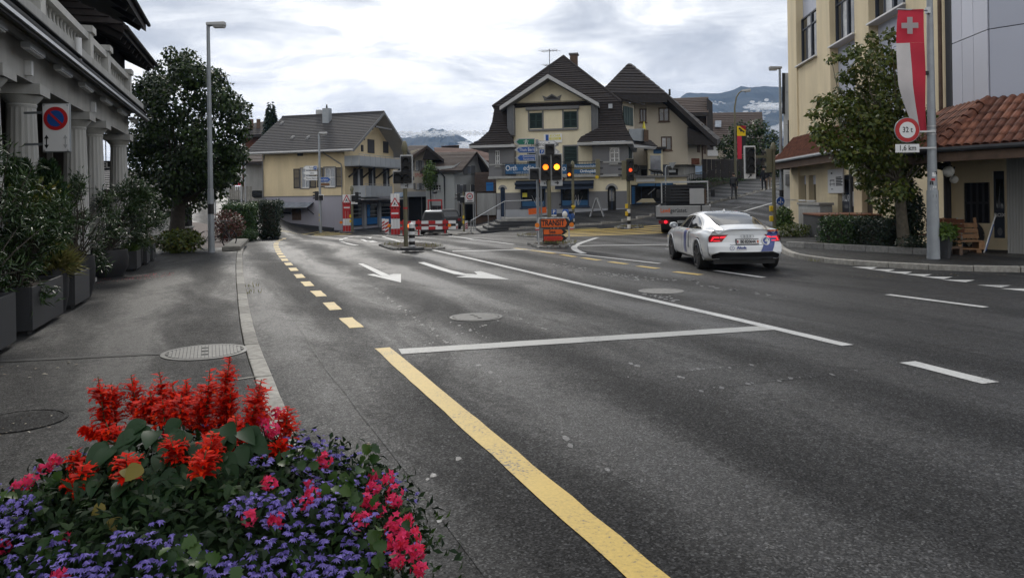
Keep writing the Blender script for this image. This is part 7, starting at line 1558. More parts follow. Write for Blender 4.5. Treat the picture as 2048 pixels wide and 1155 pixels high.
P('parking_field','sign_blue',MB().box(xx(1079),xx(1089),-.094,-.088,zz(308.5,1085),zz(299.5,1085)),a_);txt('P',.15,'sign_white',a_,xx(1084),-.097,zz(304,1085));txt('H',.05,'sign_white',a_,xx(1087),-.097,zz(306,1085))
arrow_sign(t,xx(1130.5),xx(1076.5),zz(366,1120),zz(350.5,1120),'sign_orange',[],border='black')
# -- orange transit trestle before the island
b0,b1=at_(1077,492.5,.0),at_(1136.5,492.5,.0);b=(b0+b1)/2;zz=lambda py,px=1110:A(px,py,b.y).z-b.z;xx=lambda px,py=460:A(px,py,b.y).x-b.x
t=thing('transit_sign','orange trestle sign reading TRANSIT, See and Zentrum with warning lamps','road sign',b)
fr_=MB()
for x in(xx(1077),xx(1138)):fr_.bar((x,0,0),(x,0,zz(438)),.05).bar((x,0,.1),(x,-.35,0),.04).bar((x,0,.1),(x,.35,0),.04)
fr_.bar((xx(1077),0,zz(436)),(xx(1138),0,zz(436)),.05).bar((xx(1077),0,zz(477)),(xx(1138),0,zz(477)),.035).bar((xx(1102),.03,.2),(xx(1102),.03,zz(438)),.04).bar((xx(1116),.03,.2),(xx(1116),.03,zz(438)),.04);P('trestle','steel',fr_,t)
for k in range(4):P('reflector','sign_white',MB().box(xx(1090+12*k),xx(1093.5+12*k),-.04,.03,zz(437),zz(434.5)),t)
def tboard(x0,x1,xt,y0,y1,m_,text,sz,tc='black'):
    z0,z1=zz(y1),zz(y0);k=z1-z0;zm=(z0+z1)/2;o_=P('arrow_board','black',MB().up([(x0,z0),(x1,z0),(xt,zm),(x1,z1),(x0,z1)],-.10,.04),t,bevel=.006)
    P('field',m_,MB().up([(x0+.03,z0+.025),(x1-.07,z0+.025),(xt-.15,zm),(x1-.07,z1-.025),(x0+.03,z1-.025)],-.107,.006),o_);txt(text,sz,tc,o_,(x0+x1)/2-.03,-.110,zm,sx=.72 if sz>.25 else .9,bold=.010 if sz>.25 else .004);return o_
tboard(xx(1081),xx(1134),xx(1142),436.5,455,'sign_orange','TRANSIT',.29);tboard(xx(1085.5),xx(1126),xx(1134.5),457,469.5,'sign_orange','See',.19);tboard(xx(1085.5),xx(1126),xx(1134),470,482.5,'sign_orange_red','Zentrum',.19,'sign_red')
for px in(1074.5,1143):P('warning_lamp','amber_off',MB().disc((xx(px),zz(449.5)),.085,-.12,.09,16),t);P('lamp_housing','sign_white',MB().box(xx(px)-.06,xx(px)+.06,-.10,.02,zz(457),zz(453.2)),t);P('lamp_band','traffic_red',MB().box(xx(px)-.07,xx(px)+.07,-.11,.02,zz(459.5),zz(457)),t)
# -- slanting blank orange board behind
b=at_(1079,478,.0);zz=lambda py,px=1075:A(px,py,b.y).z-b.z;xx=lambda px,py=422:A(px,py,b.y).x-b.x
t=thing('blank_orange_sign','blank slanting orange board on a grey post behind the TRANSIT sign','road sign',b)
P('board','sign_orange',MB().up([(xx(1057),zz(429)),(xx(1093),zz(425.5)),(xx(1092.5),zz(414)),(xx(1056.5),zz(417.5))],-.1,.03),t,bevel=.004);P('tip','black',MB().up([(xx(1097),zz(424)),(xx(1103.5),zz(419)),(xx(1097),zz(415.5)),(xx(1099.5),zz(419.5))],-.1,.03),t);P('post','pole_grey',MB().tube([(0,0,0),(0,0,zz(412))],.05,10),t);P('back_bar','steel',MB().bar((xx(1058),-.06,zz(423)),(xx(1100),-.06,zz(420)),.04),t)
b=at_(1108,470,0);zz=lambda py,px=1108:A(px,py,b.y).z-b.z;xx=lambda px,py=425:A(px,py,b.y).x-b.x
t=thing('parking_sign','small blue square parking sign with white P above the TRANSIT sign','road sign',b);P('plate','sign_blue',MB().box(xx(1103),xx(1113),-.04,-.02,zz(429),zz(418.5)),t,bevel=.004);P('sub_plate','sign_white',MB().box(xx(1103),xx(1113),-.04,-.02,zz(432),zz(429.5)),t);txt('P',.24,'sign_white',t,xx(1108),-.044,zz(423.8),bold=.006);P('post','steel',MB().tube([(0,0,0),(0,0,zz(419))],.03,8),t)
# -- pedestrian signal post with push buttons and side arm
b=at_(1147,456,.0);zz=lambda py,px=1145:A(px,py,b.y).z-b.z;xx=lambda px,py=340:A(px,py,b.y).x-b.x
t=thing('pedestrian_signal','slim olive signal post with a small lit amber lamp and yellow push boxes','traffic signal',b);spole(t,zz(336),.075,stripes=zz(402)*.6);P('push_button_box','push_yellow',MB().box(-.10,.10,-.14,-.02,zz(415),zz(411)),t);push(t,(zz(414),zz(427)),.0)
head(t,xx(1138),zz(357),2,1,.27,.36,None,lm='amber_lit',y=-.08,d=.15,lr=.22)
P('arm','pole_olive',MB().box(0,xx(1200),-.05,.05,zz(339),zz(335)),t);profile_head(t,xx(1196),zz(358),3,1,col='pole_olive',mod=.34)
P('sensor','push_yellow',MB().disc((xx(1193),zz(355)),.10,-.2,.05,12),t)
# -- striped signal post right
b=at_(1258,456,.13);zz=lambda py,px=1255:A(px,py,b.y).z-b.z;xx=lambda px,py=343:A(px,py,b.y).x-b.x
t=thing('striped_signal_post','olive signal post with black and white striped foot and lit red lamp','traffic signal',b);spole(t,zz(328),.085,finial=False,stripes=zz(418));push(t,(zz(412),zz(427)),-.1)
head(t,xx(1260),zz(362),3,1,.34,.34,'pole_olive',lm='red_lit',y=-.06,bp=.03,lr=.27);profile_head(t,xx(1248),zz(359),3,-1,mod=.30)
# -- near left signal with bollard
b=at_(812,493,.13);zz=lambda py,px=810:A(px,py,b.y).z-b.z;xx=lambda px,py=345:A(px,py,b.y).x-b.x
t=thing('island_signal','olive signal post with unlit black heads on the near left island','traffic signal',b);spole(t,zz(304),.075);P('sticker','traffic_red',MB().tube([(0,0,zz(418)),(0,0,zz(414))],.078,12),t)
head(t,xx(814),zz(377),3,None,.36,.285,'sign_grey',y=-.10,arrow='left_up',plate=.20,bp=.045);head(t,xx(797.5),zz(367),1,None,.32,.34,'sign_grey',y=-.10,bp=.035)
P('visor','black',MB().tube([(xx(824),0,zz(357)),(xx(828),0,zz(357))],.07,10),t)
b=at_(824,496,.13);h=A(824,449,b.y).z-b.z;t=thing('striped_bollard','black and white striped bollard beside the near left signal post','bollard',b);r=.105
for i in range(7):P('stripe',('sign_white','black')[i%2],MB().tube([(0,0,h*i/7),(0,0,h*(i+1)/7-.001)],r,16),t)
P('cap','sign_white',MB().lathe([(r*1.1,h),(r,h+.04),(.01,h+.06)],n=16),t);P('foot','charcoal',MB().lathe([(.42,-.06),(.40,.03),(.14,.06)],n=18),t)
# -- far lamp post with direction signs
b=at_(641,465,.0);zz=lambda py,px=638:A(px,py,b.y).z-b.z;xx=lambda px,py=350:A(px,py,b.y).x-b.x
t=thing('lamp_sign_post','thin lamp post carrying white, blue and brown direction signs before the cream house','sign post',b);P('pole','pole_grey',MB().tube([(0,0,0),(0,0,zz(392)),(0,0,zz(267))],[.12,.10,.07],12),t,smooth=True);lamp_head(t,(0,0,zz(266)),(1,0,0),1.0)
for y0,y1,tx in((340,331.5,'Parking'),(350,342,'Sallins'),(361,352.5,'Musée Bahnhof')):
    a_=arrow_sign(t,xx(606),xx(635.5),zz(y0,620),zz(y1,620),'sign_white',[tx],'charcoal',tw=.75,ts=.62)
    if tx=='Parking':P('parking_field','sign_blue',MB().box(xx(628),xx(634),-.094,-.088,zz(339,630),zz(332.5,630)),a_);txt('P',.22,'sign_white',a_,xx(631),-.097,zz(336,630))
arrow_sign(t,xx(664),xx(641),zz(364.5,650),zz(354,650),'sign_blue',['Interlaken'],tw=.7,ts=.6);arrow_sign(t,xx(663),xx(641),zz(372,650),zz(365.5,650),'sign_brown',[],tw=.8,ts=.6)
profile_head(t,xx(633),zz(401),3,-1,col='black',mod=.21);head(t,xx(642.5),zz(400.5),1,None,.30,.30,'sign_white',y=-.12);push(t,(zz(430),zz(440)),0)
# -- roadworks signs
def roadworks(px,pyb,label,tri,disc,px0,px1,pyt):
    b=at_(px,pyb);zz=lambda py:A(px,py,b.y).z-b.z;xx=lambda x_,py=420:A(x_,py,b.y).x-b.x;t=thing('roadworks_sign',label,'road sign',b)
    x0,x1=xx(px0),xx(px1);w3=(x1-x0)/3
    for i in range(3):
        for k,(ya,yb)in enumerate(((pyt,405),(405.5,437),(437.5,pyb-13),(pyb-12.5,pyb-1))):P('slat','traffic_red' if k%2 else 'sign_white',MB().box(x0+i*w3+.012,x0+(i+1)*w3-.012,.02,.05,zz(yb),zz(ya)),t)
    P('trestle','steel',MB().bar((x0+w3,.06,0),(x0+w3,.06,zz(pyt)),.04).bar((x1-w3,.06,0),(x1-w3,.06,zz(pyt)),.04).bar((x0-.2,-.4,.03),(x0-.2,.5,.03),.05).bar((x1+.2,-.4,.03),(x1+.2,.5,.03),.05).bar((x0-.2,.05,.03),(x1+.2,.05,.03),.05),t)
    cx,cz,r=xx(disc[0]),zz(disc[1]),disc[2]*b.y/FPX;d_=P('no_entry_disc','sign_red',MB().disc((cx,cz),r,-.06,.03,28),t);P('white_bar','sign_white',MB().box(cx-r*.8,cx+r*.8,-.068,-.062,cz-r*.17,cz+r*.17),d_)
    cx,z0,z1,hw=xx(tri[0]),zz(tri[2]),zz(tri[1]),tri[3]*b.y/FPX;d_=P('warning_triangle','sign_red',MB().up([(cx-hw,z0),(cx+hw,z0),(cx,z1)],-.10,.03),t,bevel=.008);q=.70;zc=z0+(z1-z0)/3;f=lambda x,z:(cx+(x-cx)*q,zc+(z-zc)*q);P('white_field','sign_white',MB().up([f(cx-hw,z0),f(cx+hw,z0),f(cx,z1)],-.106,.005),d_)
    u=hw*.5;mb=MB();mb.up([(cx-u*.5,zc-u*.55),(cx-u*.25,zc-u*.55),(cx-u*.1,zc),(cx+u*.15,zc-u*.3),(cx+u*.3,zc-u*.25),(cx+u*.1,zc+u*.45),(cx-u*.25,zc+u*.5),(cx-u*.4,zc+u*.1)],-.112,.005).disc((cx+u*.05,zc+u*.68),u*.16,-.112,.005,10).up([(cx+u*.3,zc-u*.55),(cx+u*.95,zc-u*.55),(cx+u*.62,zc-u*.1)],-.112,.005);P('digging_figure','black',mb,d_)
    P('warning_lamp','amber_lit' if px<0 else 'amber_off',MB().disc((x0-.12,zz(pyb-19)),.11,-.02,.08,14),t);P('lamp_bracket','charcoal',MB().bar((x0-.12,.03,zz(pyb-19)),(x0+.05,.03,zz(pyb-19)),.04),t)
roadworks(693,463.5,'roadworks triangle above no entry disc at the corner of the cream house',(694,389,406.5,9.2),(694,415,7.4),685,701,389)
roadworks(790.5,470,'roadworks triangle above no entry disc beside the excavation barrier',(790.5,394,414.5,11.2),(790,426.5,9),781,799.5,387)
def beacon(px,pyb,pyt,w,label,grp='red and white warning beacons'):
    b=at_(px,pyb);h=A(px,pyt,b.y).z-b.z;w_=w*b.y/FPX;t=thing('warning_beacon',label,'warning beacon',b,0,grp);P('board','sign_white',MB().box(-w_/2,w_/2,-.02,.02,.08,h),t,bevel=.006);P('foot','black',MB().box(-w_,w_,-.3,.3,0,.079),t,bevel=.01)
    for k in range(3):z=.12+(h-.3)*k/3;d=(h-.2)/6;mb=MB().up([(-w_/2+.015,z),(w_/2-.015,z+d),(w_/2-.015,z+d*2),(-w_/2+.015,z+d)],-.026,.005);P('red_stripe','traffic_red',mb,t)
beacon(774,469,438,8,'larger red and white beacon left of the right roadworks sign');beacon(767,463,437,6,'narrow red and white beacon half hidden behind the larger one');beacon(914,461,447,4.5,'small slanted beacon left of the speed sign post');beacon(933,461.5,441,6,'red and white beacon at the foot of the speed sign')
# -- barrier rails in front of the white car
b=GT(864,471)+Vector((0,-.3,0));zz=lambda py:A(850,py,b.y).z-b.z;xx=lambda px,py=450:A(px,py,b.y).x-b.x
t=thing('works_barrier','red and white barrier rails closing the high street before the white car','barrier',b)
for y0,y1 in((447.5,441.5),(459,453)):
    e=[800,811,822,831,843,857,871,885,897,912]
    for i,(a,c)in enumerate(zip(e,e[1:])):P('rail_segment',('traffic_red','traffic_red','sign_white','traffic_red','sign_white','traffic_red','sign_white','traffic_red','sign_white')[i],MB().box(xx(a)+.003,xx(c)-.003,-.03,.03,zz(y0),zz(y1)),t)
for px in(806,837,890):P('post','traffic_red',MB().box(xx(px)-.04,xx(px)+.04,.031,.09,0,zz(439)),t);P('foot','black',MB().box(xx(px)-.25,xx(px)+.25,-.2,.4,0,.07),t)
for px,m_ in((815,'amber_lit'),(899,'amber_off')):P('warning_lamp',m_,MB().disc((xx(px),zz(451)),.10,-.10,.07,14),t)
# -- speed limit board with signal
b=at_(940,464,.0);zz=lambda py:A(938,py,b.y).z-b.z;xx=lambda px,py=395:A(px,py,b.y).x-b.x
t=thing('speed_limit_board','white board with red ringed 30 sign beside a small dark signal','road sign',b)
P('board','sign_white',MB().box(xx(931),xx(948),-.03,0,zz(404),zz(384)),t,bevel=.008);d_=P('red_ring','sign_red',MB().disc((xx(939.5),zz(392.5)),6.6*b.y/FPX,-.04,.008,28),t);P('white_disc','sign_white',MB().disc((xx(939.5),zz(392.5)),4.8*b.y/FPX,-.048,.007,28),d_);txt('30',6.2*b.y/FPX,'black',d_,xx(939.5),-.052,zz(392.5),bold=.006);P('zone_text','charcoal',MB().box(xx(934),xx(945),-.035,-.031,zz(402.5),zz(401)),t)
for px in(946.5,950):P('post','steel',MB().tube([(xx(px),.05,0),(xx(px),.05,zz(386))],.035,8),t)
b=at_(928,466,.0);zz=lambda py:A(927,py,b.y).z-b.z;xx=lambda px,py=395:A(px,py,b.y).x-b.x
t=thing('small_signal_post','olive post with small square signal and yellow push boxes left of the 30 sign','traffic signal',b);spole(t,zz(383),.07,finial=False);head(t,xx(924.5),zz(405.5),1,None,.34,.34,'sign_white',y=-.08);push(t,(zz(434),zz(444)),0);profile_head(t,xx(918),zz(402),2,-1,col='black',mod=.24)
b=at_(705,464,.0);zz=lambda py:A(705,py,b.y).z-b.z;xx=lambda px,py=395:A(px,py,b.y).x-b.x
t=thing('corner_signal_post','olive post with white framed signal right of the left roadworks sign','traffic signal',b);spole(t,zz(382),.09);head(t,xx(709),zz(408),1,None,.40,.40,'sign_white',y=-.10,plate=.18);profile_head(t,xx(714),zz(405),3,1,col='black',mod=.24);push(t,(zz(432),zz(442)),-.12)
# -- give way sign seen from behind
b=at_(1334,428,.11);zz=lambda py:A(1333,py,b.y).z-b.z;xx=lambda px,py=335:A(px,py,b.y).x-b.x
t=thing('give_way_sign','grey back of a triangular give way sign on a bent post behind the truck','road sign',b);P('post','pole_grey',MB().tube([(xx(1331),0,-.2),(xx(1331),0,zz(336)),(xx(1333),0,zz(332)),(xx(1343),0,zz(331.5))],.04,10),t,smooth=True);P('triangle_back','pole_grey',MB().up([(xx(1337),zz(325)),(xx(1352),zz(324.5)),(xx(1344.5),zz(339))],-.06,.03),t,bevel=.006);P('plate_back','pole_grey',MB().box(xx(1337),xx(1351),-.06,-.03,zz(345),zz(340)),t)
# -- right hand signal
b=at_(1549,470,.12);zz=lambda py:A(1546,py,b.y).z-b.z;xx=lambda px,py=330:A(px,py,b.y).x-b.x
t=thing('corner_traffic_signal','olive signal post with a large unlit head showing an arrow at the yellow building corner','traffic signal',b);spole(t,zz(304),.075);push(t,(zz(417),zz(437)),-.11);P('arm','pole_olive',MB().box(xx(1500),0,.0,.07,zz(315),zz(310)),t)
head(t,xx(1498.5),zz(357),3,None,17.5*b.y/FPX,16.0*b.y/FPX,'sign_white',y=-.08,arrow='up_right',plate=11*b.y/FPX,bp=.06);profile_head(t,xx(1537),zz(345),3,-1,mod=.30)
p=lb_;t=thing('path_sign','blue round shared path sign with white figures on the right street lamp','road sign',A(1561,402,p.y-.14));r=8*p.y/FPX;d_=P('blue_disc','sign_blue',MB().disc((0,0),r,-.02,.02,28),t);P('white_rim','sign_white',MB().disc((0,0),r*1.06,.0005,.012,28),t)
mb=MB().disc((-.0*r,.5*r),.12*r,-.03,.008,10).up([(-.12*r,-.1*r),(.12*r,-.1*r),(.12*r,.35*r),(-.12*r,.35*r)],-.03,.008).up([(-.15*r,-.65*r),(-.02*r,-.65*r),(.0,-.1*r),(-.12*r,-.1*r)],-.03,.008).disc((-.4*r,-.25*r),.17*r,-.03,.008,12).disc((.42*r,-.25*r),.17*r,-.03,.008,12);P('figures','sign_white',mb,d_);P('clamp','steel',MB().box(-.08,.08,.012,.12,-.06,.06).box(-.22,.22,.0,.03,-r-.22,-r-.08),t)
# -- no parking sign at the hotel
o=A(113,256,12.4);t=thing('no_parking_sign','white board with red ringed blue no parking disc beside the hotel columns','road sign',o,4);w_,h_=27.5*12.4/FPX,49*12.4/FPX
P('frame','pole_grey',MB().box(-w_,w_,-.012,.03,-h_,h_),t,bevel=.02);P('board','sign_white',MB().box(-w_+.018,w_-.018,-.020,-.0125,-h_+.018,h_-.018),t,bevel=.003);cz=h_*.38;r=w_*.85
d_=P('red_ring','sign_red',MB().disc((0,cz),r,-.026,.005,40),t);P('blue_field','sign_blue',MB().disc((0,cz),r*.70,-.030,.003,36),d_);s=r*.74;e=r*.09;c45=.7071;P('red_bar','sign_red',MB().up([((-s-e)*c45,cz+(s-e)*c45),((s-e)*c45,cz+(-s-e)*c45),((s+e)*c45,cz+(-s+e)*c45),((-s+e)*c45,cz+(s+e)*c45)],-.034,.003),d_)
for sx,m_ in((-.66,'black'),(.66,'sign_grey')):
    x=sx*w_;z0,z1=-h_*.84,-h_*.28;a=.035;P('arrow',m_,MB().up([(x-.008,z0+.06),(x+.008,z0+.06),(x+.008,z1-.06),(x-.008,z1-.06)],-.025,.004).up([(x-a,z0+.06),(x,z0),(x+a,z0+.06)],-.025,.004).up([(x-a,z1-.06),(x+a,z1-.06),(x,z1)],-.025,.004),t)
for zb_ in(.25,-.25):P('bracket','pole_grey',MB().bar((-w_,.03,zb_),(-w_-.32,.1,zb_),.035),t)
for a in(-1,1):
    for c in(-1,1):P('bolt','steel',MB().disc((a*w_*.82,c*h_*.92),.014,-.024,.004,8),t)
# -- flag pole with Swiss banner and weight limit sign
b=at_(1867,517,.12);t=thing('banner_pole','tall grey pole with stickers on the right pavement','pole',b);h=A(1850,-60,b.y).z-b.z;P('pole','pole_grey',MB().tube([(0,0,0),(0,0,1.7),(0,0,1.71),(0,0,h)],[.15,.135,.115,.065],18),t,smooth=True)
zz=lambda py:A(1862,py,b.y).z-b.z
for py,m_,hh in((349,'sign_white',.10),(346,'black',.07),(359,'sign_red',.06),(366,'charcoal',.09),(374,'sign_white',.05),(378,'sign_grey',.07),(392,'grey_shutter',.08),(410,'sign_grey',.05),(430,'grey_trim',.09)):
    a=random.uniform(-2.3,-.9);z=zz(py);r0=.118 if z>1.71 else .138;P('sticker',m_,MB().poly([((r0+.002)*math.cos(a+q),(r0+.002)*math.sin(a+q),z+w)for q,w in((-.35,-hh/2),(.35,-hh/2),(.35,hh/2),(-.35,hh/2))]),t)
for py in(254,262,270):P('clamp','steel',MB().tube([(0,0,zz(py)),(0,0,zz(py)+.03)],.115,14),t)
P('lamp_box','black',MB().box(-.19,-.09,-.08,.06,zz(150),zz(143)),t)
o=A(1796,19.5,b.y-.12);w_=A(1850,22,b.y).x-o.x;h_=o.z-A(1840,266,b.y).z
def tap(u,v):return-.17*math.sin(min(1,v*1.15)*3.14)*(1-u)*.6+(.10*v+(.62*max(0,v-.6)**1.2*2.2)*(1-u))
fl=cloth('swiss_banner','translucent red and white banner with white cross hanging on the right pole','banner',o,0,w_*.86,h_,(('flag_red','red_field',0,1,0,.27),('flag_white','white_half',0,.47,.2705,.94),('flag_red','red_half',.47,1,.2705,.99)),.05,tap)
s=w_*.86;cx,cz=s*.40,-h_*.135;a,l=s*.105,s*.33;P('white_cross','flag_white',MB().up([(cx-a,cz-l),(cx+a,cz-l),(cx+a,cz-a),(cx+l,cz-a),(cx+l,cz+a),(cx+a,cz+a),(cx+a,cz+l),(cx-a,cz+l),(cx-a,cz+a),(cx-l,cz+a),(cx-l,cz-a),(cx-a,cz-a)],-.075,.004),fl);P('top_bar','steel',MB().tube([(-.02,0,.01),(w_,.05,-.02)],.02,8),fl);P('bracket','steel',MB().box(w_*.98,w_*1.08,-.04,.1,-.10,.05),fl)
o=A(1814.5,260,b.y-.16);t=thing('weight_limit_sign','round red ringed sign reading 32 t above a plate reading 1,6 km','road sign',o);r=25*b.y/FPX;P('rim','pole_grey',MB().disc((0,0),r,0,.03,36),t);P('red_ring','sign_red',MB().disc((0,0),r*.95,-.008,.007,36),t);P('white_disc','sign_white',MB().disc((0,0),r*.64,-.014,.005,36),t);txt('32 t',r*.62,'black',t,0,-.017,0,sx=.82,bold=.002)
P('plate','sign_white',MB().box(-r*.95,r*.95,0,.02,-r*1.78,-r*1.12),t,bevel=.004);txt('1,6 km',r*.60,'black',t,0,-.004,-r*1.44,sx=.85,bold=.002);P('bracket','steel',MB().box(-r*.5,(A(1866,260,b.y).x-o.x),.03,.06,-.06,-.02).box(-r*.5,(A(1866,260,b.y).x-o.x),.03,.06,-r*1.5,-r*1.5+.04),t)
# ================================================================== SMALL THINGS
b=at_(1194,433,.11);K=b.y/FPX;t=thing('a_frame_board','folding A-frame notice board standing beside the arched shop door','notice board',b,78)
for s in(-1,1):
    mb=MB();f=lambda y,x,z:(x,y,z)
    for x in(-.3,.3):mb.bar((x,s*.42,0),(x,s*.03,1.12),.05)
    mb.bar((-.3,s*.03,1.12),(.3,s*.03,1.12),.05).bar((-.3,s*.40,.06),(.3,s*.40,.06),.05);P('frame','steel',mb,t);P('panel','grey_shutter',MB().hexa([(-.27,s*.41,.1),(.27,s*.41,.1),(.27,s*.40,.1),(-.27,s*.40,.1)],[(-.27,s*.05,1.1),(.27,s*.05,1.1),(.27,s*.04,1.1),(-.27,s*.04,1.1)]),t)
b=at_(1136,455,.11);t=thing('motor_scooter','blue and white motor scooter parked behind the TRANSIT sign','motor scooter',b,-20)
for y in(-.65,.65):mb=MB();wheel_tube(mb,(0,y,.26),.2,.065,'x',16);w=P('wheel','rubber',mb,t);P('rim','rim',MB().tube([(-.04,y,.26),(.04,y,.26)],.14,14),w)
P('fairing','sign_blue',MB().hexa([(-.2,-.55,.45),(.2,-.55,.45),(.18,-.35,.4),(-.18,-.35,.4)],[(-.17,-.45,1.0),(.17,-.45,1.0),(.15,-.3,1.0),(-.15,-.3,1.0)]),t,bevel=.05);P('nose','sign_white',MB().ball((0,-.58,.72),(.15,.10,.18),12),t,smooth=True);P('headlight','glass_pale',MB().disc((0,.86),.08,-.58,.05,14),t);P('body','sign_blue',MB().hexa([(-.18,.05,.35),(.18,.05,.35),(.15,.85,.5),(-.15,.85,.5)],[(-.17,.05,.72),(.17,.05,.72),(.12,.9,.78),(-.12,.9,.78)]),t,bevel=.05);P('saddle','black',MB().box(-.15,.15,.05,.8,.785,.88),t,bevel=.04);P('handlebar','black',MB().tube([(-.35,-.35,1.08),(0,-.4,1.0),(.35,-.35,1.08)],.02,6),t);P('mirror','black',MB().ball((-.32,-.38,1.25),(.07,.02,.05),8).ball((.32,-.38,1.25),(.07,.02,.05),8),t);P('floorboard','charcoal',MB().box(-.18,.18,-.4,.1,.28,.34),t)
# railing and dark fence along the far pavement
q0,q1=Vector((A(1352,390,60).x,60,0)),Vector((A(1545,365,76).x,76,0));q0.z=H(q0.x,q0.y);q1.z=H(q1.x,q1.y);t=thing('street_railing','dark railing along the upper pavement behind the truck','railing',q0);mb=MB();dlt=q1-q0;n=60
mb.bar((0,0,1.35),dlt+Vector((0,0,1.35)),.05).bar((0,0,.35),dlt+Vector((0,0,.35)),.04)
for k in range(n+1):p_=dlt*(k/n);mb.bar(p_+Vector((0,0,.0)),p_+Vector((0,0,1.35)),.025)
tag(P('bars','black',mb,t),kind='stuff')
LZ=Loc('dark_fence','dark timber fence with greenery on the slope behind the railing','fence',(A(1440,380,66).x,66,1.5))
for k in range(16):x=1405+k*9;hx(LZ,'board','dark_wood',((x,392,64+k*.6),(x+8.6,390,64+k*.6),(x+8.6,390,64.15+k*.6),(x,392,64.15+k*.6)),((x,318+(k%4),64+k*.6),(x+8.6,318+(k%4),64+k*.6),(x+8.6,318,64.15+k*.6),(x,318,64.15+k*.6)))
hg=Frame(A(1410,375,63).x,63,40,1.7);hedge('slope_hedge','dark hedge on the slope in front of the timber fence',hg,-.5,7.5,0,1.2,1.3,3200,'leaf_dark',.16)
t=thing('round_shop_sign','turquoise sign with white and red emblem at the top of the hill road','sign',A(1529,348,72));P('board','sign_green',MB().box(-.55,.9,0,.1,-.6,.7),t);d_=P('white_disc','sign_white',MB().disc((-.05,0),.42,-.012,.01,20),t);P('red_emblem','sign_red',MB().box(-.15,.05,-.02,-.013,-.25,.15),d_)
# seating corner at the yellow building
def globe(px,py,r,Y,label):o=A(px,py,Y);t=thing('globe_lamp',label,'lamp',o,0,'white globe lamps on the yellow building');P('globe','globe',MB().ball((0,0,0),r*Y/FPX,16),t,smooth=True);P('bracket','black',MB().tube([(0,0,r*Y/FPX),(.05,.1,r*Y/FPX+.15),(.3,.5,r*Y/FPX+.25)],.02,6),t)
globe(1712,348,6.5,30.5,'upper white globe lamp beside the left ROX door');globe(1716,371,7.5,29.5,'lower white globe lamp half hidden by the autumn tree');globe(1897,343,11,21,'larger dim globe lamp under the near tiled canopy');globe(1908,359,8,22,'smaller dim globe lamp right of the larger one under the canopy')
b=at_(1888,516,.12);t=thing('tall_planter','tall tapered dark planter beside the grey banner pole','planter',b);P('tub','charcoal',MB().lathe([(.16,0),(.20,.3),(.235,.55),(.22,.56),(.21,.5)],n=4),t);
shrub('hosta_plant','bright lime green leafy plant in the tall dark planter',b+Vector((0,0,.5)),(.30,.28,.17),420,'leaf_lime',.13,.6,'potted plant')
b=at_(1899,511,.12)+Vector((0,.3,0));t=thing('small_white_box','small white pot on a low wooden crate beside the tall planter','pot',b+Vector((0,0,.22)));P('pot','sign_white',MB().box(-.1,.1,-.1,.1,0,.22),t,bevel=.01);t=thing('wooden_crate','low dark wooden crate under the small white pot','crate',b);[P('slat','brown_wood',MB().box(-.22,.45,-.15+.11*k,-.06+.11*k,.17,.215),t)for k in range(3)];P('legs','brown_wood',MB().box(-.2,-.12,-.15,.17,0,.169).box(.35,.43,-.15,.17,0,.169),t)
b=FQ.w(FQ.at(1922,490)[0],-1.1,.12);t=thing('garden_chair','brown backed metal garden chair under the near canopy','chair',b,-40);P('back','bench_wood',MB().hexa([(-.25,.24,.45),(.25,.24,.45),(.25,.27,.45),(-.25,.27,.45)],[(-.25,.34,.9),(.25,.34,.9),(.25,.37,.9),(-.25,.37,.9)]),t);P('seat','bench_wood',MB().box(-.25,.25,-.22,.24,.42,.45),t)
for s in(-.27,.27):P('leg_frame','steel',MB().tube([(s,.38,.92),(s,.24,.42),(s,.3,0)],.016,6).tube([(s,.3,.66),(s,-.22,.66),(s,-.25,0)],.016,6),t)
b=FQ.w(FQ.at(1948,480)[0],-.35,.12);t=thing('spare_tyre','black wheel with metal hub leaning on the entrance wall','wheel',b+Vector((0,0,.42)),-52);mb=MB();wheel_tube(mb,(0,0,0),.34,.075,'y',24);P('tyre','rubber',mb,t,smooth=True);P('hub','steel',MB().disc((0,0),.09,-.06,.12,14),t);[P('spoke','rim',MB().bar((0,0,0),(.3*math.cos(k*1.047),0,.3*math.sin(k*1.047)),.025),t)for k in range(6)]
b=FQ.w(FQ.at(1958,505)[0],-1.55,.12);t=thing('pallet_bench','bench made of wooden pallets with slanting slatted back','bench',b,-14)
for k in range(4):P('seat_board','pallet_wood',MB().box(-.62,.62,-.35+.17*k,-.21+.17*k,.30,.325),t)
for k in range(3):P('back_board','pallet_wood',MB().hexa([(-.15,.34+.06*k,.36+.15*k),(.70,.34+.06*k,.36+.15*k),(.70,.365+.06*k,.36+.15*k),(-.15,.365+.06*k,.36+.15*k)],[(-.15,.39+.06*k,.475+.15*k),(.70,.39+.06*k,.475+.15*k),(.70,.415+.06*k,.475+.15*k),(-.15,.415+.06*k,.475+.15*k)]),t)
for x in(-.56,0,.56):
    P('block','pallet_wood',MB().box(x-.07,x+.07,-.34,-.2,.12,.299),t)
    P('runner','pallet_wood',MB().box(x-.05,x+.05,-.19,.3,.12,.299),t)
for y in(-.35,.2):P('bottom_board','pallet_wood',MB().box(-.62,.62,y,y+.12,.09,.118),t)
for x in(-.5,.5):P('foot','pallet_wood',MB().box(x-.06,x+.06,-.3,.3,0,.089),t)
for x in(-.12,.67):P('back_post','pallet_wood',MB().bar((x,.40,.0),(x,.62,.92),.06,.08),t)
b=FQ.w(FQ.at(2008,512)[0],-1.35,.12);b1=A(1991,430,b.y+.25)-b;t=thing('leaning_pole','thin white and blue pole leaning before the ROX door','pole',b);P('shaft','sign_white',MB().tube([(0,0,0),b1],.018,8),t);P('blue_side','sign_blue',MB().tube([b1*.05+Vector((.03,0,0)),b1*.75+Vector((.03,0,0))],.014,8),t)
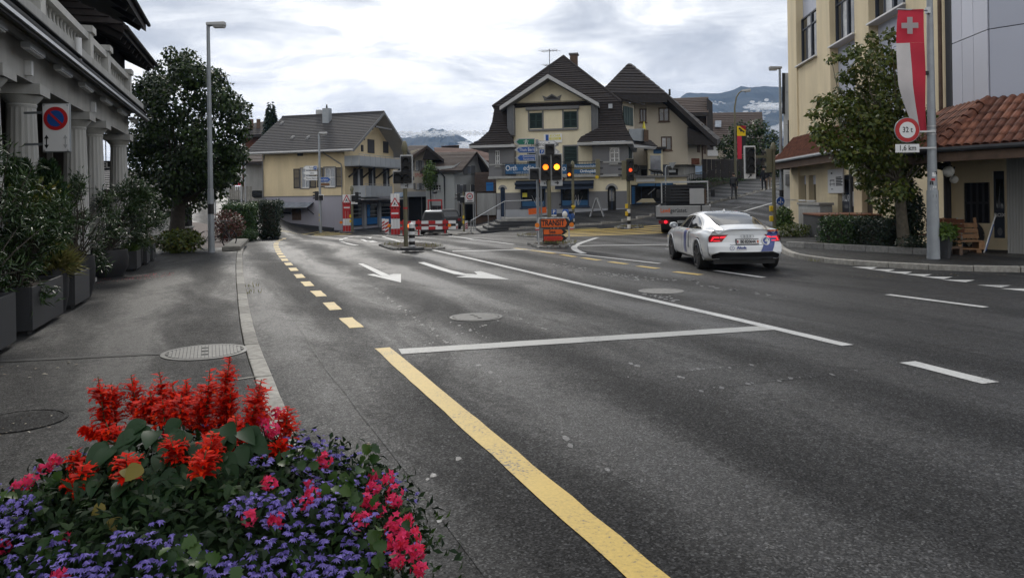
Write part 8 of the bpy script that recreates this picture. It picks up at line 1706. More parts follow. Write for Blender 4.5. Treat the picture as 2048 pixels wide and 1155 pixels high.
# ================================================================== WHITE COUPE
def crom(P_,t):
    n=len(P_)-1;i=min(int(t),n-1);f=t-i;p0,p1,p2,p3=(P_[min(max(i+k,0),n)]for k in(-1,0,1,2))
    return .5*((2*p1)+(p2-p0)*f+(2*p0-5*p1+4*p2-p3)*f*f+(3*p1-p0-3*p2+p3)*f**3)
def sec(y,w,zs,belt,roof,rw,b0=.22):
    """half section from the sill to the roof centre: (x, y, z)"""
    return[(w-.16,y,b0),(w-.05,y,b0+.05),(w-.005,y,.45),(w,y,.62),(w-.015,y,zs-.06),(w-.07,y,zs+.02),(w-.13,y,belt),(rw+.04,y,roof-.10),(rw-.10,y,roof-.012),(rw*.5,y,roof+.012),(0,y,roof+.02)]
SEC=np.array([sec(.05,.86,.88,.985,1.00,.60,.30),sec(.22,.895,.90,.995,1.03,.60,.26),sec(.55,.925,.92,1.0,1.115,.60),sec(1.0,.95,.92,.995,1.235,.60),sec(1.5,.953,.92,.98,1.335,.60),sec(2.0,.945,.915,.97,1.39,.60),sec(2.6,.945,.91,.965,1.40,.60),
    sec(3.1,.95,.91,.965,1.33,.62),sec(3.5,.953,.90,.96,1.12,.66),sec(3.85,.953,.885,.945,.975,.68),sec(4.3,.94,.84,.885,.90,.66),sec(4.7,.89,.74,.78,.79,.60),sec(4.95,.74,.62,.66,.67,.5)])
NU,NV=len(SEC)-1,SEC.shape[1]-1
def S(u,v):return crom([crom(SEC[i],v*NV)for i in range(NU+1)],u*NU)
def bulge(p):
    k=max(0,1-p[1]/1.1);return np.array([p[0],p[1]+.17*k*k*(p[0]/.9)**2*1.6,p[2]])
YS=[float(S(i/400,.5)[1])for i in range(401)]
def uy(y):return float(np.interp(y,YS,np.linspace(0,1,401)))
def patch3(name,m_,parent,us,vs,off,side=1,smooth=True):
    """a piece of the body skin, lifted by off; us = list of u, vs = function u -> list of v"""
    mb=MB();rows=[]
    for u in us:
        row=[]
        for v in vs(u):
            p=S(u,v);e=1e-3;n_=np.cross(S(min(1,u+e),v)-S(max(0,u-e),v),S(u,min(1,v+e))-S(u,max(0,v-e)));n_/=(np.linalg.norm(n_)+1e-9)
            if n_[0]*p[0]+n_[2]*max(0,p[2]-.6)<0:n_=-n_
            q=bulge(p+n_*off);q[0]*=side;row.append(tuple(q))
        rows.append(row)
    k=len(rows[0]);mb.add([p for r in rows for p in r],[(j*k+i,j*k+i+1,(j+1)*k+i+1,(j+1)*k+i)for j in range(len(rows)-1)for i in range(k-1)]);return mb.build(name,m_,parent,smooth=smooth)
car=thing('white_car','white sports coupe with blue and orange stripes driving away on the right lane','car',(5.43,18.1,.005),0.5);car.scale=(1,1,.97)
def car_body():
    us=np.linspace(0,1,150);vs_=np.linspace(0,1,34);V,Fc=[],[]
    for u in us:
        for s in(1,-1):
            for v in(vs_ if s>0 else vs_[-2::-1]):
                p=bulge(S(u,v));p[0]*=s
                for wy in(1.0,3.92):
                    d=math.hypot(p[1]-wy,p[2]-.35)
                    if d<.395 and abs(p[0])>.5 and p[2]<.8:p[0]=s*.60
                V.append(tuple(p))
    k=67;Fc=[(j*k+i,j*k+i+1,(j+1)*k+i+1,(j+1)*k+i)for j in range(149)for i in range(66)];mb=MB();mb.add(V,Fc);mb.f.append(tuple(range(149*k,150*k)));mb.m.append(0);mb.poly([V[j*k]for j in range(150)]+[V[j*k+66]for j in range(149,-1,-1)])
    return mb.build('body','car_white',car,smooth=True)
body=car_body()
def yo(z):return .05+float(np.interp(z,[.25,.36,.45,.60,.66,.70,.86,.95,1.0],[.03,-.02,-.06,-.05,-.01,.02,.035,.035,.03]))
def hw(z):return float(np.interp(z,[.3,.36,.46,.62,.82,.93,.985],[.70,.80,.855,.86,.845,.80,.74]))
def rr(x,z,off=0.0):return(x,yo(z)+.272*(x/.9)**2*.98-off,z)
mb=MB();zs_=np.linspace(.30,1.0,71);xs_=np.linspace(-1,1,31);mb.add([rr(x*hw(z),z)for z in zs_ for x in xs_],[(j*31+i,j*31+i+1,(j+1)*31+i+1,(j+1)*31+i)for j in range(70)for i in range(30)]);P('rear_panel','car_white',mb,car,smooth=True)
def rpatch(name,m_,parent,poly,off,n=12,th=0):
    """polygon (x,z) laid on the tail, cut into strips so that it follows the curve"""
    bm=bmesh.new();f=bm.faces.new([bm.verts.new((x,0,z))for x,z in poly]);
    for ax in(0,2):
        lo,hi=min(p[ax//2]for p in poly),max(p[ax//2]for p in poly)
        for k in range(1,n):co=[0,0,0];no=[0,0,0];co[ax]=lo+(hi-lo)*k/n;no[ax]=1;bmesh.ops.bisect_plane(bm,geom=bm.verts[:]+bm.edges[:]+bm.faces[:],plane_co=co,plane_no=no)
    for v in bm.verts:v.co=rr(v.co.x,v.co.z,off)
    me=bpy.data.meshes.new(name);bm.to_mesh(me);bm.free();me.materials.append(M[m_]);smooth_mesh(me);return obj(name,me,parent)
rpatch('diffuser','car_black',car,[(-.80,.40),(-.62,.475),(.62,.475),(.80,.40),(.78,.31),(-.78,.31)],.012)
rpatch('diffuser_lip','charcoal',car,[(-.66,.36),(.66,.36),(.62,.30),(-.62,.30)],.03)
for s in(-1,1):
    tl=rpatch('taillight','red_lens',car,[(s*.835,.70),(s*.845,.83),(s*.78,.875),(s*.42,.885),(s*.50,.80),(s*.56,.715)],.012)
    rpatch('light_bar','tail_lit',tl,[(s*.80,.725),(s*.765,.735),(s*.73,.80),(s*.62,.805),(s*.62,.825),(s*.75,.828)],.02,6);rpatch('light_bar','tail_lit',tl,[(s*.60,.80),(s*.60,.828),(s*.47,.845),(s*.50,.815)],.02,5);rpatch('light_bar','tail_lit',tl,[(s*.735,.738),(s*.60,.740),(s*.60,.730),(s*.75,.724)],.02,5)
rpatch('rear_stripe','stripe_blue',car,[(.30,.48),(.60,.48),(.79,.94),(.52,.94)],.013,16);rpatch('rear_stripe','stripe_orange',car,[(.50,.945),(.79,.945),(.79,.985),(.50,.985)],.008,6)
pl=rpatch('number_plate','black',car,[(-.27,.655),(.27,.655),(.27,.785),(-.27,.785)],.016,3);P('plate_field','sign_white',MB().box(-.257,.257,.008,.014,.667,.773),pl);txt('BE·820644',.102,'black',pl,.0,.006,.72,sx=.80,bold=.004)
P('swiss_shield','sign_red',MB().up([(-.25,.70),(-.235,.685),(-.22,.70),(-.22,.75),(-.25,.75)],.004,.003),pl);P('canton_shield','sign_orange',MB().up([(.215,.70),(.23,.685),(.245,.70),(.245,.75),(.215,.75)],.004,.003),pl)
em=MB()
for k in range(4):wheel_tube(em,(-.105+.07*k,.045,.845),.042,.007,'y',16)
tag(P('ring_emblem','steel',em,car))
rpatch('panel_gap','charcoal',car,[(-.40,.645),(.36,.645),(.36,.635),(-.40,.635)],.006,8)
cx,cz=.455,.73;q_=MB().disc((0,0),.10,0,.004,28);q_.v=[tuple(np.array(rr(cx+x,cz+z,.026-y)))for x,y,z in q_.v];d_=P('round_badge','sign_white',q_,car);q_=MB().disc((0,0),.082,0,.004,28);q_.v=[rr(cx+x,cz+z,.031-y)for x,y,z in q_.v];P('badge_field','stripe_blue',q_,d_);txt('A',.13,'sign_white',d_,cx,rr(cx,cz)[1]-.05,cz,bold=.006)
cx,cz=-.36,.565;q_=MB().disc((0,0),.052,0,.004,24);q_.v=[rr(cx+x,cz+z,.010-y)for x,y,z in q_.v];d_=P('small_badge','stripe_blue',q_,car);q_=MB().disc((0,0),.042,0,.004,24);q_.v=[rr(cx+x,cz+z,.014-y)for x,y,z in q_.v];P('badge_field','car_white',q_,d_);txt('A',.06,'stripe_blue',d_,cx,rr(cx,cz)[1]-.02,cz);txt('Altola',.092,'stripe_blue',d_,cx+.21,rr(cx+.2,cz)[1]-.012,cz+.012,bold=.004);P('sub_line','grey_shutter',MB().box(cx+.09,cx+.33,rr(cx+.2,cz)[1]-.012,rr(cx+.2,cz)[1]-.008,cz-.052,cz-.042),d_)
def lin(a,b,n):return list(np.linspace(a,b,n))
u0,u1=uy(.50),uy(1.88)
for s in(1,-1):patch3('rear_window','car_glass',car,lin(u0,u1,16),lambda u:lin(.745+.035*(u-u0)/(u1-u0),1,8),.004,s)
for s in(1,-1):patch3('windscreen','car_glass',car,lin(uy(3.05),uy(3.78),10),lambda u:lin(.73,1,8),.004,s)
for s in(1,-1):
    a,b=uy(1.02),uy(3.62);top=lambda u:float(np.interp(u,[a,uy(1.35),uy(1.9),uy(2.6),uy(3.1),b],[.607,.66,.695,.70,.695,.61]))
    sw_=patch3('side_window','car_glass',car,lin(a,b,40),lambda u:lin(.600,top(u),6),.005,s);patch3('window_trim','steel',sw_,lin(a-.004,b,40),lambda u:[top(u)+.003,top(u)+.014],.008,s)
    for yy in(2.35,):patch3('pillar','car_black',sw_,lin(uy(yy),uy(yy+.09),3),lambda u:lin(.60,top(u),6),.008,s)
    for yy,h_ in((1.62,1),(2.62,1),(3.55,1)):patch3('door_gap','charcoal',car,lin(uy(yy),uy(yy+.012),2),lambda u:lin(.13,.59,14),.003,s)
    for yy in(1.75,2.72):patch3('door_handle','car_white',car,lin(uy(yy),uy(yy+.22),4),lambda u:lin(.43,.47,3),.02,s)
    patch3('side_stripe','stripe_blue',car,lin(uy(2.12),uy(2.38),5),lambda u:lin(.14,.47,12),.005,s);patch3('side_stripe','stripe_orange',car,lin(uy(2.16),uy(2.40),5),lambda u:lin(.485,.59,6),.005,s);patch3('side_lettering','grey_shutter',car,lin(uy(1.80),uy(1.95),4),lambda u:lin(.22,.44,8),.004,s)
    P('wing_mirror','car_white',MB().ball((s*1.03,3.18,1.02),(.12,.08,.085),14),car,smooth=True);P('mirror_glass','glass_pale',MB().disc((s*1.03,1.02),.065,3.105,.01,16,rx=.095),car)
    for wy in(1.0,3.92):
        w=P('wheel','rubber',MB().lathe([(.26,-.12),(.335,-.12),(.352,-.09),(.352,.09),(.335,.12),(.26,.12)],n=36).rot(Matrix.Translation((s*.83,wy,.352))@Matrix.Rotation(math.pi/2,4,'Y')),car,smooth=True);x=s*.955
        P('rim','rim',MB().lathe([(.262,.0),(.268,.02),(.25,.025),(.24,.0)],n=30).rot(Matrix.Translation((s*.935,wy,.352))@Matrix.Rotation(s*math.pi/2,4,'Y')),w,smooth=True);sp_=MB()
        for k in range(5):t0=k*1.2566+.3;sp_.bar((s*.92,wy,.352),(s*.945,wy+.25*math.cos(t0),.352+.25*math.sin(t0)),.055,.03)
        P('spokes','rim',sp_.tube([(s*.90,wy,.352),(s*.95,wy,.352)],.06,12),w);P('brake_disc','iron_dark',MB().tube([(s*.86,wy,.352),(s*.88,wy,.352)],.20,20),w)
        mb=MB();pts=[]
        for k in range(19):
            t0=math.pi*(k/18*1.16-.08);y,z=wy+.395*math.cos(t0),.35+.395*math.sin(t0);vv=float(np.interp(z,[float(S(uy(y),q)[2])for q in np.linspace(0,.5,40)],np.linspace(0,.5,40)));p_=bulge(S(uy(y),vv));pts.append((s*(p_[0]-.004),p_[1],p_[2]))
        P('arch_lip','car_white',mb.tube(pts,.016,6),car,smooth=True)
P('underbody','car_black',MB().box(-.72,.72,.3,4.7,.17,.32),car);P('roof_fin','car_white',MB().hexa([(-.02,1.92,1.405),(.02,1.92,1.405),(.02,2.1,1.41),(-.02,2.1,1.41)],[(-.008,1.94,1.47),(.008,1.94,1.47),(.008,1.99,1.46),(-.008,1.99,1.46)]),car)
# ================================================================== FLATBED TRUCK
b=GT(1366,468);trk=thing('flatbed_truck','grey flatbed truck with lettered tailboard and slatted rack driving up the hill','truck',b,-14);hz0=H(b.x+1.4,b.y+5)-H(b.x,b.y);trk.rotation_euler[0]=math.atan2(hz0,5)*.5
P('tailboard','alu',MB().box(-1.22,1.22,0,.05,.80,1.30),trk,bevel=.01);P('tailboard_rib','pale_trim',MB().box(-1.2,1.2,-.02,-.002,1.25,1.29).box(-1.2,1.2,-.02,-.002,.81,.85),trk);P('corner_post','charcoal',MB().box(.80,.86,-.03,.05,.78,1.32).box(-1.26,-1.221,-.03,.05,.78,1.32),trk);l_=txt('Lawil',.27,'sign_orange',trk,-.78,-.006,1.08,sx=.80,bold=.006);txt('gerüstet.',.27,'charcoal',trk,-.17,-.006,1.08,sx=.80,bold=.004)
for s in(-1,1):P('side_board','alu',MB().box(s*1.22-.02,s*1.22+.02,.06,3.7,.80,1.25),trk)
P('bed','charcoal',MB().box(-1.2,1.2,.06,3.8,.70,.80),trk);P('chassis','black',MB().box(-.45,.45,.2,5.6,.45,.69).box(-1.0,1.0,.15,.3,.35,.66),trk)
for k in range(6):P('rack_slat','charcoal',MB().box(-1.1,1.1,3.55,3.60,1.40+.15*k,1.48+.15*k),trk)
P('rack_frame','steel',MB().box(-1.16,-1.10,3.5,3.6,1.3,2.32).box(1.10,1.16,3.5,3.6,1.3,2.32).box(-1.16,1.16,3.45,3.6,2.32,2.40),trk);P('tool_box','pale_trim',MB().box(.25,.95,3.2,3.5,1.26,2.02),trk,bevel=.01);P('tool_box','brown_wood',MB().box(.96,1.06,3.25,3.5,1.26,2.0),trk)
cab=P('cab','charcoal',MB().hexa([(-1.0,3.85,.55),(1.0,3.85,.55),(1.0,5.7,.55),(-1.0,5.7,.55)],[(-.95,3.85,2.2),(.95,3.85,2.2),(.9,5.2,2.2),(-.9,5.2,2.2)]),trk,bevel=.05);P('rear_pane','glass_dark',MB().box(-.7,.7,3.83,3.848,1.5,2.05),cab)
for s in(-1,1):P('mirror','black',MB().box(s*1.38-.10,s*1.38+.10,5.0,5.08,1.55,1.95),trk,bevel=.03);P('mirror_arm','black',MB().bar((s*.98,5.1,1.9),(s*1.38,5.05,1.85),.03),trk)
for s in(-1,1):
    l=P('tail_lamp','red_lens',MB().box(s*.85-.24,s*.85+.24,.05,.14,.48,.64),trk);P('lit_bulb','tail_lit',MB().disc((s*.85+.08,.56),.075,.035,.012,14),l)
    for y in(.95,4.7):
        w=P('wheel','rubber',MB().lathe([(.2,-.22),(.35,-.22),(.38,-.18),(.38,.18),(.35,.22),(.2,.22)],n=24).rot(Matrix.Translation((s*.80,y,.38))@Matrix.Rotation(math.pi/2,4,'Y')),trk,smooth=True);P('hub','grey_trim',MB().tube([(s*1.0,y,.38),(s*1.03,y,.38)],.16,14),w)
    P('mudflap','black',MB().box(s*.8-.22,s*.8+.22,.52,.54,.2,.66),trk)
P('number_plate','pale_trim',MB().box(-.25,.25,.12,.14,.50,.62),trk);txt('BE 129088',.09,'charcoal',trk,0,.116,.56,sx=.85)
# ================================================================== CAR BEHIND THE BARRIER, DARK PARKED CAR
def small_car(name,label,b,deg,paint_,roof,lit=False,w=.9):
    t=thing(name,label,'car',b,deg)
    P('body',paint_,MB().hexa([(-w,0,.28),(w,0,.28),(w,4.2,.28),(-w,4.2,.28)],[(-w*.96,.05,.95),(w*.96,.05,.95),(w*.9,4.0,.8),(-w*.9,4.0,.8)]),t,bevel=.09,smooth=True)
    cb_=P('cabin','car_black' if roof=='car_white' else roof,MB().hexa([(-w*.92,.15,.95),(w*.92,.15,.95),(w*.9,2.9,.92),(-w*.9,2.9,.92)],[(-w*.70,.55,1.5),(w*.70,.55,1.5),(w*.68,2.1,1.52),(-w*.68,2.1,1.52)]),t,bevel=.07,smooth=True)
    P('roof',paint_ if roof=='charcoal' else roof,MB().hexa([(-w*.69,.54,1.49),(w*.69,.54,1.49),(w*.67,2.1,1.50),(-w*.67,2.1,1.50)],[(-w*.60,.66,1.57),(w*.60,.66,1.57),(w*.58,2.0,1.58),(-w*.58,2.0,1.58)]),t,bevel=.03,smooth=True)
    P('rear_window','interior_dark' if roof=='car_white' else 'car_glass',MB().hexa([(-w*.74,.20,1.02),(w*.74,.20,1.02),(w*.74,.3,1.02),(-w*.74,.3,1.02)],[(-w*.62,.47,1.40),(w*.62,.47,1.40),(w*.62,.6,1.40),(-w*.62,.6,1.40)]),cb_)
    for s in(-1,1):
        P('side_window','car_glass',MB().hexa([(s*w*.915,.5,1.0),(s*w*.925,.5,1.0),(s*w*.925,2.6,.98),(s*w*.915,2.6,.98)],[(s*w*.75,.75,1.42),(s*w*.765,.75,1.42),(s*w*.76,2.05,1.42),(s*w*.745,2.05,1.42)]),cb_);P('tail_lamp','red_lens',MB().box(s*w*.78-.12,s*w*.78+.12,-.01,.1,.72,.9),t)
        for y in(.8,3.4):P('wheel','rubber',MB().lathe([(.18,-.1),(.3,-.1),(.32,0),(.3,.1),(.18,.1)],n=20).rot(Matrix.Translation((s*(w-.1),y,.32))@Matrix.Rotation(math.pi/2,4,'Y')),t,smooth=True)
    P('bumper','black',MB().box(-w*.97,w*.97,-.06,.1,.25,.5),t,bevel=.04);P('number_plate','sign_white',MB().box(-.26,.26,-.07,-.061,.55,.66),t);return t
b=GT(865,471)+Vector((-.1,1.6,-.12));small_car('white_roof_car','dark car with white roof waiting behind the barrier rails',b,4.5,'dark_red_paint','car_white',w=.80)
b=GT(896,463)+Vector((0,2,0));small_car('dark_car','dark car parked to the right behind the barrier',b,12,'charcoal','charcoal')
b=GT(393,386,.0);small_car('grey_car','grey parked car far up the side street beyond the big tree',b,70,'pole_grey','pole_grey')
b=A(1553,366,82);b.z=H(b.x,82);small_car('white_parked_car','white parked car at the top of the hill road',b,-35,'car_white','car_white')
# red frame behind the waiting car
b=GT(862,463)+Vector((0,3.2,0));K=b.y/FPX;zt0=A(862,402,b.y).z-b.z;t=thing('red_gantry','red goalpost shaped frame rising above the waiting car','frame',b);P('post','traffic_red',MB().box(-14.5*K,-12.5*K,0,.12,0,zt0),t);P('post','traffic_red',MB().box(12.5*K,14.5*K,0,.12,0,zt0),t);P('crossbar','traffic_red',MB().box(-14.5*K,14.5*K,-.01,.13,zt0,zt0+3*K),t);P('lamp_post','steel',MB().tube([(0,.1,zt0+3*K),(.02,.1,zt0+16*K)],.05,8),t);P('lamp','charcoal',MB().ball((0,.1,zt0+17*K),(.22,.14,.12),8),t)
# ================================================================== PEOPLE
def person(label,pos,deg,h,top,legs,step=.22,bag=None,arm=.1):
    """one continuous skinned body: joints as vertices, radii per joint; clothes, hair and bag as children"""
    k=h/1.75;t=thing('person',label,'person',pos,deg)
    J={'pel':(0,0,.95,.13),'wai':(0,.01,1.1,.125),'che':(0,.02,1.32,.15),'nec':(0,.03,1.5,.058),'jaw':(0,.05,1.58,.075),'hea':(0,.05,1.67,.098),'top':(0,.04,1.74,.06)}
    E=[('pel','wai'),('wai','che'),('che','nec'),('nec','jaw'),('jaw','hea'),('hea','top')]
    for s,n in((-1,'l'),(1,'r')):
        f=step*s;J.update({n+'hip':(s*.10,0,.90,.105),n+'kne':(s*.10,f*.55+.03,.50,.065),n+'ank':(s*.10,f-.04,.09,.042),n+'toe':(s*.11,f+.13,.035,.035),n+'sho':(s*.19,.02,1.40,.068),n+'elb':(s*.25,-f*.4,1.12,.048),n+'wri':(s*.24,-f*.8+arm,.88,.033),n+'pal':(s*.24,-f*.85+arm+.02,.80,.035)})
        E+=[('pel',n+'hip'),(n+'hip',n+'kne'),(n+'kne',n+'ank'),(n+'ank',n+'toe'),('che',n+'sho'),(n+'sho',n+'elb'),(n+'elb',n+'wri'),(n+'wri',n+'pal')]
        for q in range(5):nm=n+'f%d'%q;J[nm]=(s*.24-s*.03*(q==4),-f*.85+arm+.02+(q-1.5)*.018*(q<4),.72+(.04 if q==4 else .006*abs(q-1.5)),.011);E.append((n+'pal',nm))
    nm=list(J);me=bpy.data.meshes.new('body');me.from_pydata([tuple(c*k for c in J[q][:3])for q in nm],[(nm.index(a),nm.index(b_))for a,b_ in E],[]);o=bpy.data.objects.new('tmp',me);COL.objects.link(o);o.modifiers.new('s','SKIN')
    for v,q in zip(me.skin_vertices[0].data,nm):v.radius=(J[q][3]*k,)*2;v.use_root=q=='pel'
    o.modifiers.new('d','SUBSURF').levels=1;dg=bpy.context.evaluated_depsgraph_get();m2=bpy.data.meshes.new_from_object(o.evaluated_get(dg));bpy.data.objects.remove(o);m2.materials.clear()
    for m_ in('skin',top,legs,'black'):m2.materials.append(M[m_])
    for p_ in m2.polygons:c=p_.center/k;p_.material_index=0 if c.z>1.53 or(abs(c.x)>.19 and c.z<.86 and c.z>.6)else 1 if c.z>.93 else 3 if c.z<.10 else 2
    smooth_mesh(m2,80);obj('body',m2,t);P('hair','hair',MB().ball((0,.035*k,1.70*k),(.098*k,.105*k,.095*k),12),t,smooth=True);P('nose','skin',MB().ball((0,.155*k,1.64*k),(.014,.02,.02),6),t)
    if bag:P('backpack',bag,MB().box(-.15*k,.15*k,-.30*k,-.11*k,1.02*k,1.46*k),t,bevel=.05)
    return t
pz=GT(1468,399,.11);person('person in dark clothes with a backpack walking up the left pavement of the hill',pz,-25,(399-346)/FPX*pz.y/1.0,'cloth_dark','cloth_grey',.26,'charcoal')
pz=GT(1537,380,.11);person('person in dark jacket and pale trousers standing at the top of the hill road',pz,160,1.72,'cloth_dark','cloth_tan',.10)
pz=GT(1528,381,.11);person('person in black standing left of the other person at the hilltop',pz,140,1.68,'cloth_dark','cloth_dark',.08)
# ================================================================== FLOWER PLANTER IN THE FOREGROUND
FC=Vector((-1.22,2.95,.12));t=thing('flower_tub','round concrete flower tub almost hidden under the flowers at the kerb','planter',FC)
P('tub','concrete',MB().lathe([(.50,0),(.58,.02),(.66,.40),(.68,.42),(.62,.43),(.60,.36)],n=36),t,smooth=True);P('soil','soil',MB().lathe([(.60,.35),(.3,.42),(.01,.46)],n=24),t)
def dome(x,y):
    """height of the flower mound over its own plan, in units of its radii"""
    r2=min(1,x*x+y*y);return .26+.46*math.sqrt(max(0,1-r2))*(1-.22*(y<0)*y*y)
RX,RY=.92,.80
def mound(n,lo=0.0,hi=1.0,jit=.03,xlim=None,thin=None):
    P_,N_=[],[]
    while len(P_)<n:
        a,q=random.uniform(0,6.283),math.sqrt(random.uniform(lo*lo,hi*hi));x,y=q*math.cos(a),q*math.sin(a)
        if xlim and not xlim(x,y):continue
        nrm=Vector((x/RX,y/RY,math.sqrt(max(.02,1-x*x-y*y))/.6)).normalized();j=random.gauss(0,jit);P_.append((x*RX+nrm.x*j,y*RY+nrm.y*j,dome(x,y)+nrm.z*j));N_.append(tuple(nrm))
    return np.array(P_),np.array(N_)
bed_=thing('trailing_fan_flowers','mass of trailing plants with small violet fan flowers filling the tub','flowers',FC)
Pm,Nm=mound(15000,0,1.0,.05);tag(leafmesh('foliage',Pm-Nm*.06,Nm*.35+rdir(15000),Nm+rdir(15000)*.4,.045*(.6+.7*RNG.random(15000)),.020,'leaf_bed',bed_),kind='stuff')
P('stem_mass','leaf_bed',MB().lathe([(.80*RX,.30),(.72*RX,.44),(.5*RX,.56),(.2*RX,.62),(.01,.63)],n=28,sq=RY/RX),bed_,smooth=True)
def fans(n,zone,name='violet_flowers'):
    Pc,Nc=mound(n,.15,1.0,.025,zone);PP,DD,NN=[],[],[]
    for c,nv in zip(Pc,Nc):
        for _ in range(random.randint(4,9)):
            o_=c+np.array([random.gauss(0,.03),random.gauss(0,.03),random.gauss(0,.022)])+nv*.025;ax=nv*.7+rdir(1)[0]*.8+np.array([0,-.35,.1]);ax/=np.linalg.norm(ax);s_=np.cross(ax,[0,0,1.0]);s_/=np.linalg.norm(s_)+1e-9;u_=np.cross(s_,ax)
            for k in range(5):a=(k-2)*.52;PP.append(o_);DD.append(s_*math.sin(a)-u_*math.cos(a)*.8+ax*.45);NN.append(ax)
    n2=len(PP);tag(leafmesh(name,np.array(PP),np.array(DD),np.array(NN),.0175*(.65+.7*RNG.random(n2)),.0068,'petal_blue',bed_,bend=.1),kind='stuff')
fans(200,lambda x,y:y<-.22 and x<.8 and not(-.45<x<.3 and y>-.55));fans(40,lambda x,y:x>.3 and y<.6 and x*x+y*y<.8);fans(16,lambda x,y:y>.1 and abs(x)<.7);fans(30,lambda x,y:x<-.45 and y<.5)
# scarlet sage: each spike its own part
def fpt(px,py,Y):return A(px,py,Y)-FC
def spike(par,base,tip,full=1.0):
    d=tip-base;L_=d.length;d.normalize();P('stem','stem',MB().tube([base-d*.10,base,base+d*L_],[.004,.0035,.002],5),par);PP,DD,NN,LL=[],[],[],[]
    n=int(L_/.0105)
    for i in range(n):
        f=i/n;c=base+d*L_*f;m_=6 if f<.85 else 4
        for k in range(m_):
            a=k*6.283/m_+i*.55+random.uniform(-.3,.3);o_=Vector((math.cos(a),math.sin(a),0));l=(.056 if f<.75 else .034)*random.uniform(.65,1.15)*full
            if random.random()<(.10 if f<.7 else .35):continue
            dr=o_*1.0+d*random.uniform(.1,.7);PP.append(c);DD.append(dr);NN.append(d+o_*.2);LL.append(l)
            if f<.8:e=c+dr.normalized()*l*.75;q2=Vector(rdir(1)[0]);PP+=[e,e];DD+=[dr+q2*.7,dr-Vector((0,0,.9))];NN+=[d,o_];LL+=[.018,.020]
    leafmesh('flower_spike',np.array([tuple(p)for p in PP]),np.array([tuple(p)for p in DD]),np.array([tuple(p)for p in NN]),np.array(LL),np.array(LL)*(.38+.35*RNG.random(len(LL))),'petal_red',par,bend=.12)
sal={'left':('scarlet sage spikes rising at the left of the flower mound',[((212,860),(196,752),3.25),((232,845),(222,765),3.3),((275,835),(262,748),3.35),((290,850),(283,795),3.2),((175,965),(150,900),2.9),((215,880),(168,852),3.05),((228,880),(212,845),3.0),((245,900),(238,850),3.1)]),
       'mid':('dense scarlet sage spikes at the top centre of the flower mound',[((335,842),(318,742),3.35),((352,850),(345,765),3.3),((378,850),(372,757),3.35),((408,872),(420,738),3.2),((395,860),(404,775),3.25),((310,850),(300,780),3.2),((360,850),(362,790),3.1),((330,850),(325,800),3.1)]),
       'right':('tall thin scarlet sage spikes at the right of the flower mound',[((440,860),(460,712),3.35),((455,860),(462,775),3.3),((495,870),(523,758),3.2),((525,850),(510,790),3.3),((570,880),(576,812),3.2),((545,920),(565,880),3.1),((480,890),(470,830),3.1)]),
       'front':('short scarlet sage spikes hanging over the front leaves',[((410,945),(428,862),2.85),((362,938),(338,868),2.85),((402,950),(412,900),2.75),((255,960),(252,908),2.75),((150,985),(168,925),2.8),((455,920),(450,880),2.95)])}
for k_,(lab,sp_)in sal.items():
    t=thing('scarlet_sage',lab,'flowers',FC)
    for a,b_,Y in sp_:spike(t,fpt(*a,Y),fpt(*b_,Y),1.05)
    big={'left':[(255,935),(200,930),(230,985),(285,1000),(180,1000)],'mid':[(300,905),(340,890),(290,960),(330,960),(380,905),(310,1010),(275,890)],'right':[(445,900),(490,895),(430,985),(470,930),(400,920)],'front':[(355,975),(385,990),(415,960),(330,1000),(265,1015),(440,955),(300,1030),(240,1025)]}[k_]
    for px,py in[(p[0]+random.uniform(-22,22),p[1]+random.uniform(-18,18))for p in big for _ in range(3)]:
        Y=2.95-(py-880)*.0019;c=fpt(px,py,Y);d=np.array([[random.uniform(-.8,.8),-.75,random.uniform(-.9,.05)]]);ovate('leaf',np.array([tuple(c+Vector((0,.06,.05)))]),d,np.array([[random.uniform(-.3,.3),-.7,.8]]),random.uniform(.085,.125),random.uniform(.06,.08),'leaf_salvia',t,bend=.25)
    for px,py,s_ in{'left':[(283,945,.07),(250,950,.06)],'front':[(222,1052,.07),(210,1020,.05)],'mid':[],'right':[]}[k_]:ovate('yellow_leaf',np.array([tuple(fpt(px,py,2.62+.03)+Vector((0,0,s_*.4)))]),np.array([[random.uniform(-.8,.8),-.7,-.5]]),np.array([[.5,-.6,.8]]),s_,s_*.8,'leaf_yellow',t,bend=.1)
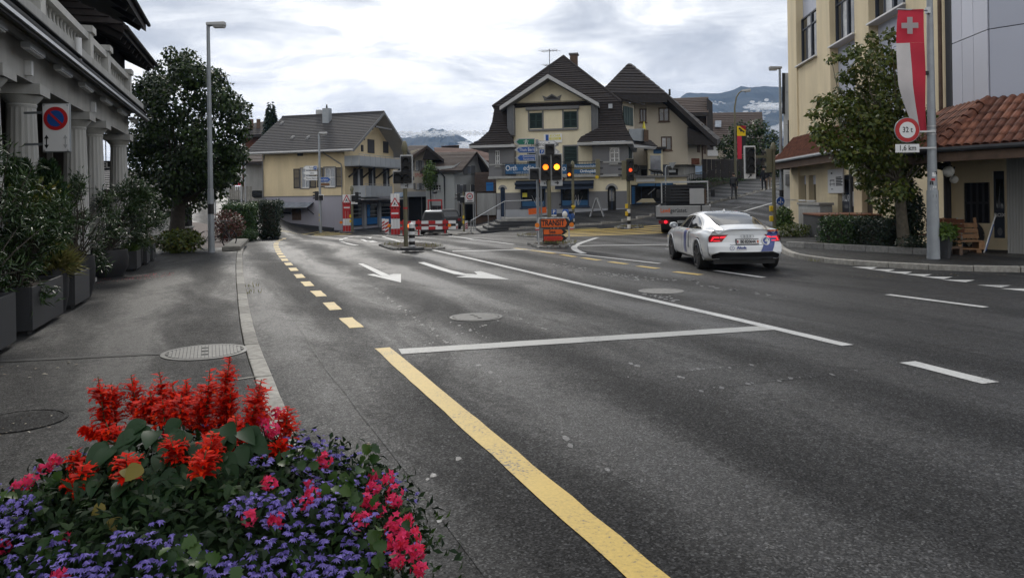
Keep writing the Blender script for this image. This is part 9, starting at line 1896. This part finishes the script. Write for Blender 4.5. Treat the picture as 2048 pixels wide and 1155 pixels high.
# pink ivy geraniums: flower heads
def gera(name_,lab,heads,leaves):
    t=thing('pink_geranium',lab,'flowers',FC)
    for px,py,Y,r in heads:
        c=np.array(tuple(fpt(px,py,Y)));PP,DD,NN=[],[],[]
        for _ in range(int(9+r*110)):
            ax=rdir(1)[0];ax[1]=-abs(ax[1]);o_=c+ax*r*np.array([1,.7,.8])*random.uniform(.5,1);s_=np.cross(ax,[.1,.2,1]);s_/=np.linalg.norm(s_);u_=np.cross(s_,ax)
            for k in range(5):a=k*1.2566+random.uniform(-.25,.25);PP.append(o_);DD.append(s_*math.cos(a)+u_*math.sin(a)+ax*.3);NN.append(ax)
        n=len(PP);leafmesh('flower_head',np.array(PP),np.array(DD),np.array(NN),.018*(.7+.6*RNG.random(n)),.0115,'petal_pink',t,bend=.1);P('stem','stem',MB().tube([tuple(c+np.array([random.uniform(-.05,.05),.10,-.12])),tuple(c)],.003,5),t)
    Pl,Dl=[],[]
    for px,py,Y in leaves:
        for _ in range(9):Pl.append(tuple(fpt(px+random.gauss(0,26),py+random.gauss(0,18),Y)));
    n=len(Pl);Dl=rdir(n);Dl[:,1]-=.5;tag(ovate('leaves',np.array(Pl),Dl,rdir(n)*.6+np.array([0,-.7,.8]),.045,.045,'leaf_hedge',t,lobes=True),kind='stuff')
gera('','pink geranium heads trailing along the right edge of the flower mound',[(650,918,2.95,.035),(765,955,2.95,.045),(790,985,2.9,.04),(745,975,2.9,.03),(800,1040,2.75,.045),(820,1075,2.7,.045),(785,1060,2.75,.04),(810,1105,2.65,.045),(835,1100,2.65,.03),(755,1020,2.8,.03),(720,1040,2.7,.035),(790,1120,2.6,.035),(840,1140,2.6,.03),(770,1085,2.65,.04),(800,1080,2.65,.035),(815,1060,2.75,.035),(730,1000,2.8,.03),(640,925,2.95,.025),(745,950,3.0,.025),(790,1000,2.85,.03)],[(690,960,2.9),(660,985,2.8),(720,930,3.0),(705,1000,2.75),(750,1080,2.6),(760,1150,2.5)])
gera('','pink geranium heads scattered over the middle of the violet flowers',[(540,965,2.75,.032),(605,1000,2.7,.035),(625,985,2.75,.025),(500,1035,2.6,.03),(555,1040,2.6,.03),(528,840,3.2,.04),(515,880,3.1,.035),(545,860,3.15,.04),(555,825,3.25,.03),(338,868,3.15,.025),(618,968,2.85,.016)],[(480,990,2.75),(545,990,2.75),(350,1105,2.35),(400,1120,2.3),(590,930,2.9)])
gera('','red pink geranium heads at the left edge of the flower mound',[(55,965,2.9,.045),(35,975,2.95,.03),(90,935,3.0,.025),(110,920,3.0,.022),(5,1090,2.6,.03),(125,1150,2.4,.03),(135,1075,2.6,.018)],[(100,970,2.85),(20,1020,2.8),(120,1095,2.5),(60,1010,2.75)])
n=260;Px,Nx=mound(n,.75,1.08,.05,lambda x,y:x>.1 or y>.2);tag(leafmesh('trailing_shoots',Px,Nx*.8+rdir(n)*.5+np.array([0,0,.2]),Nx,.045,.016,'leaf_hedge',bed_),kind='stuff')
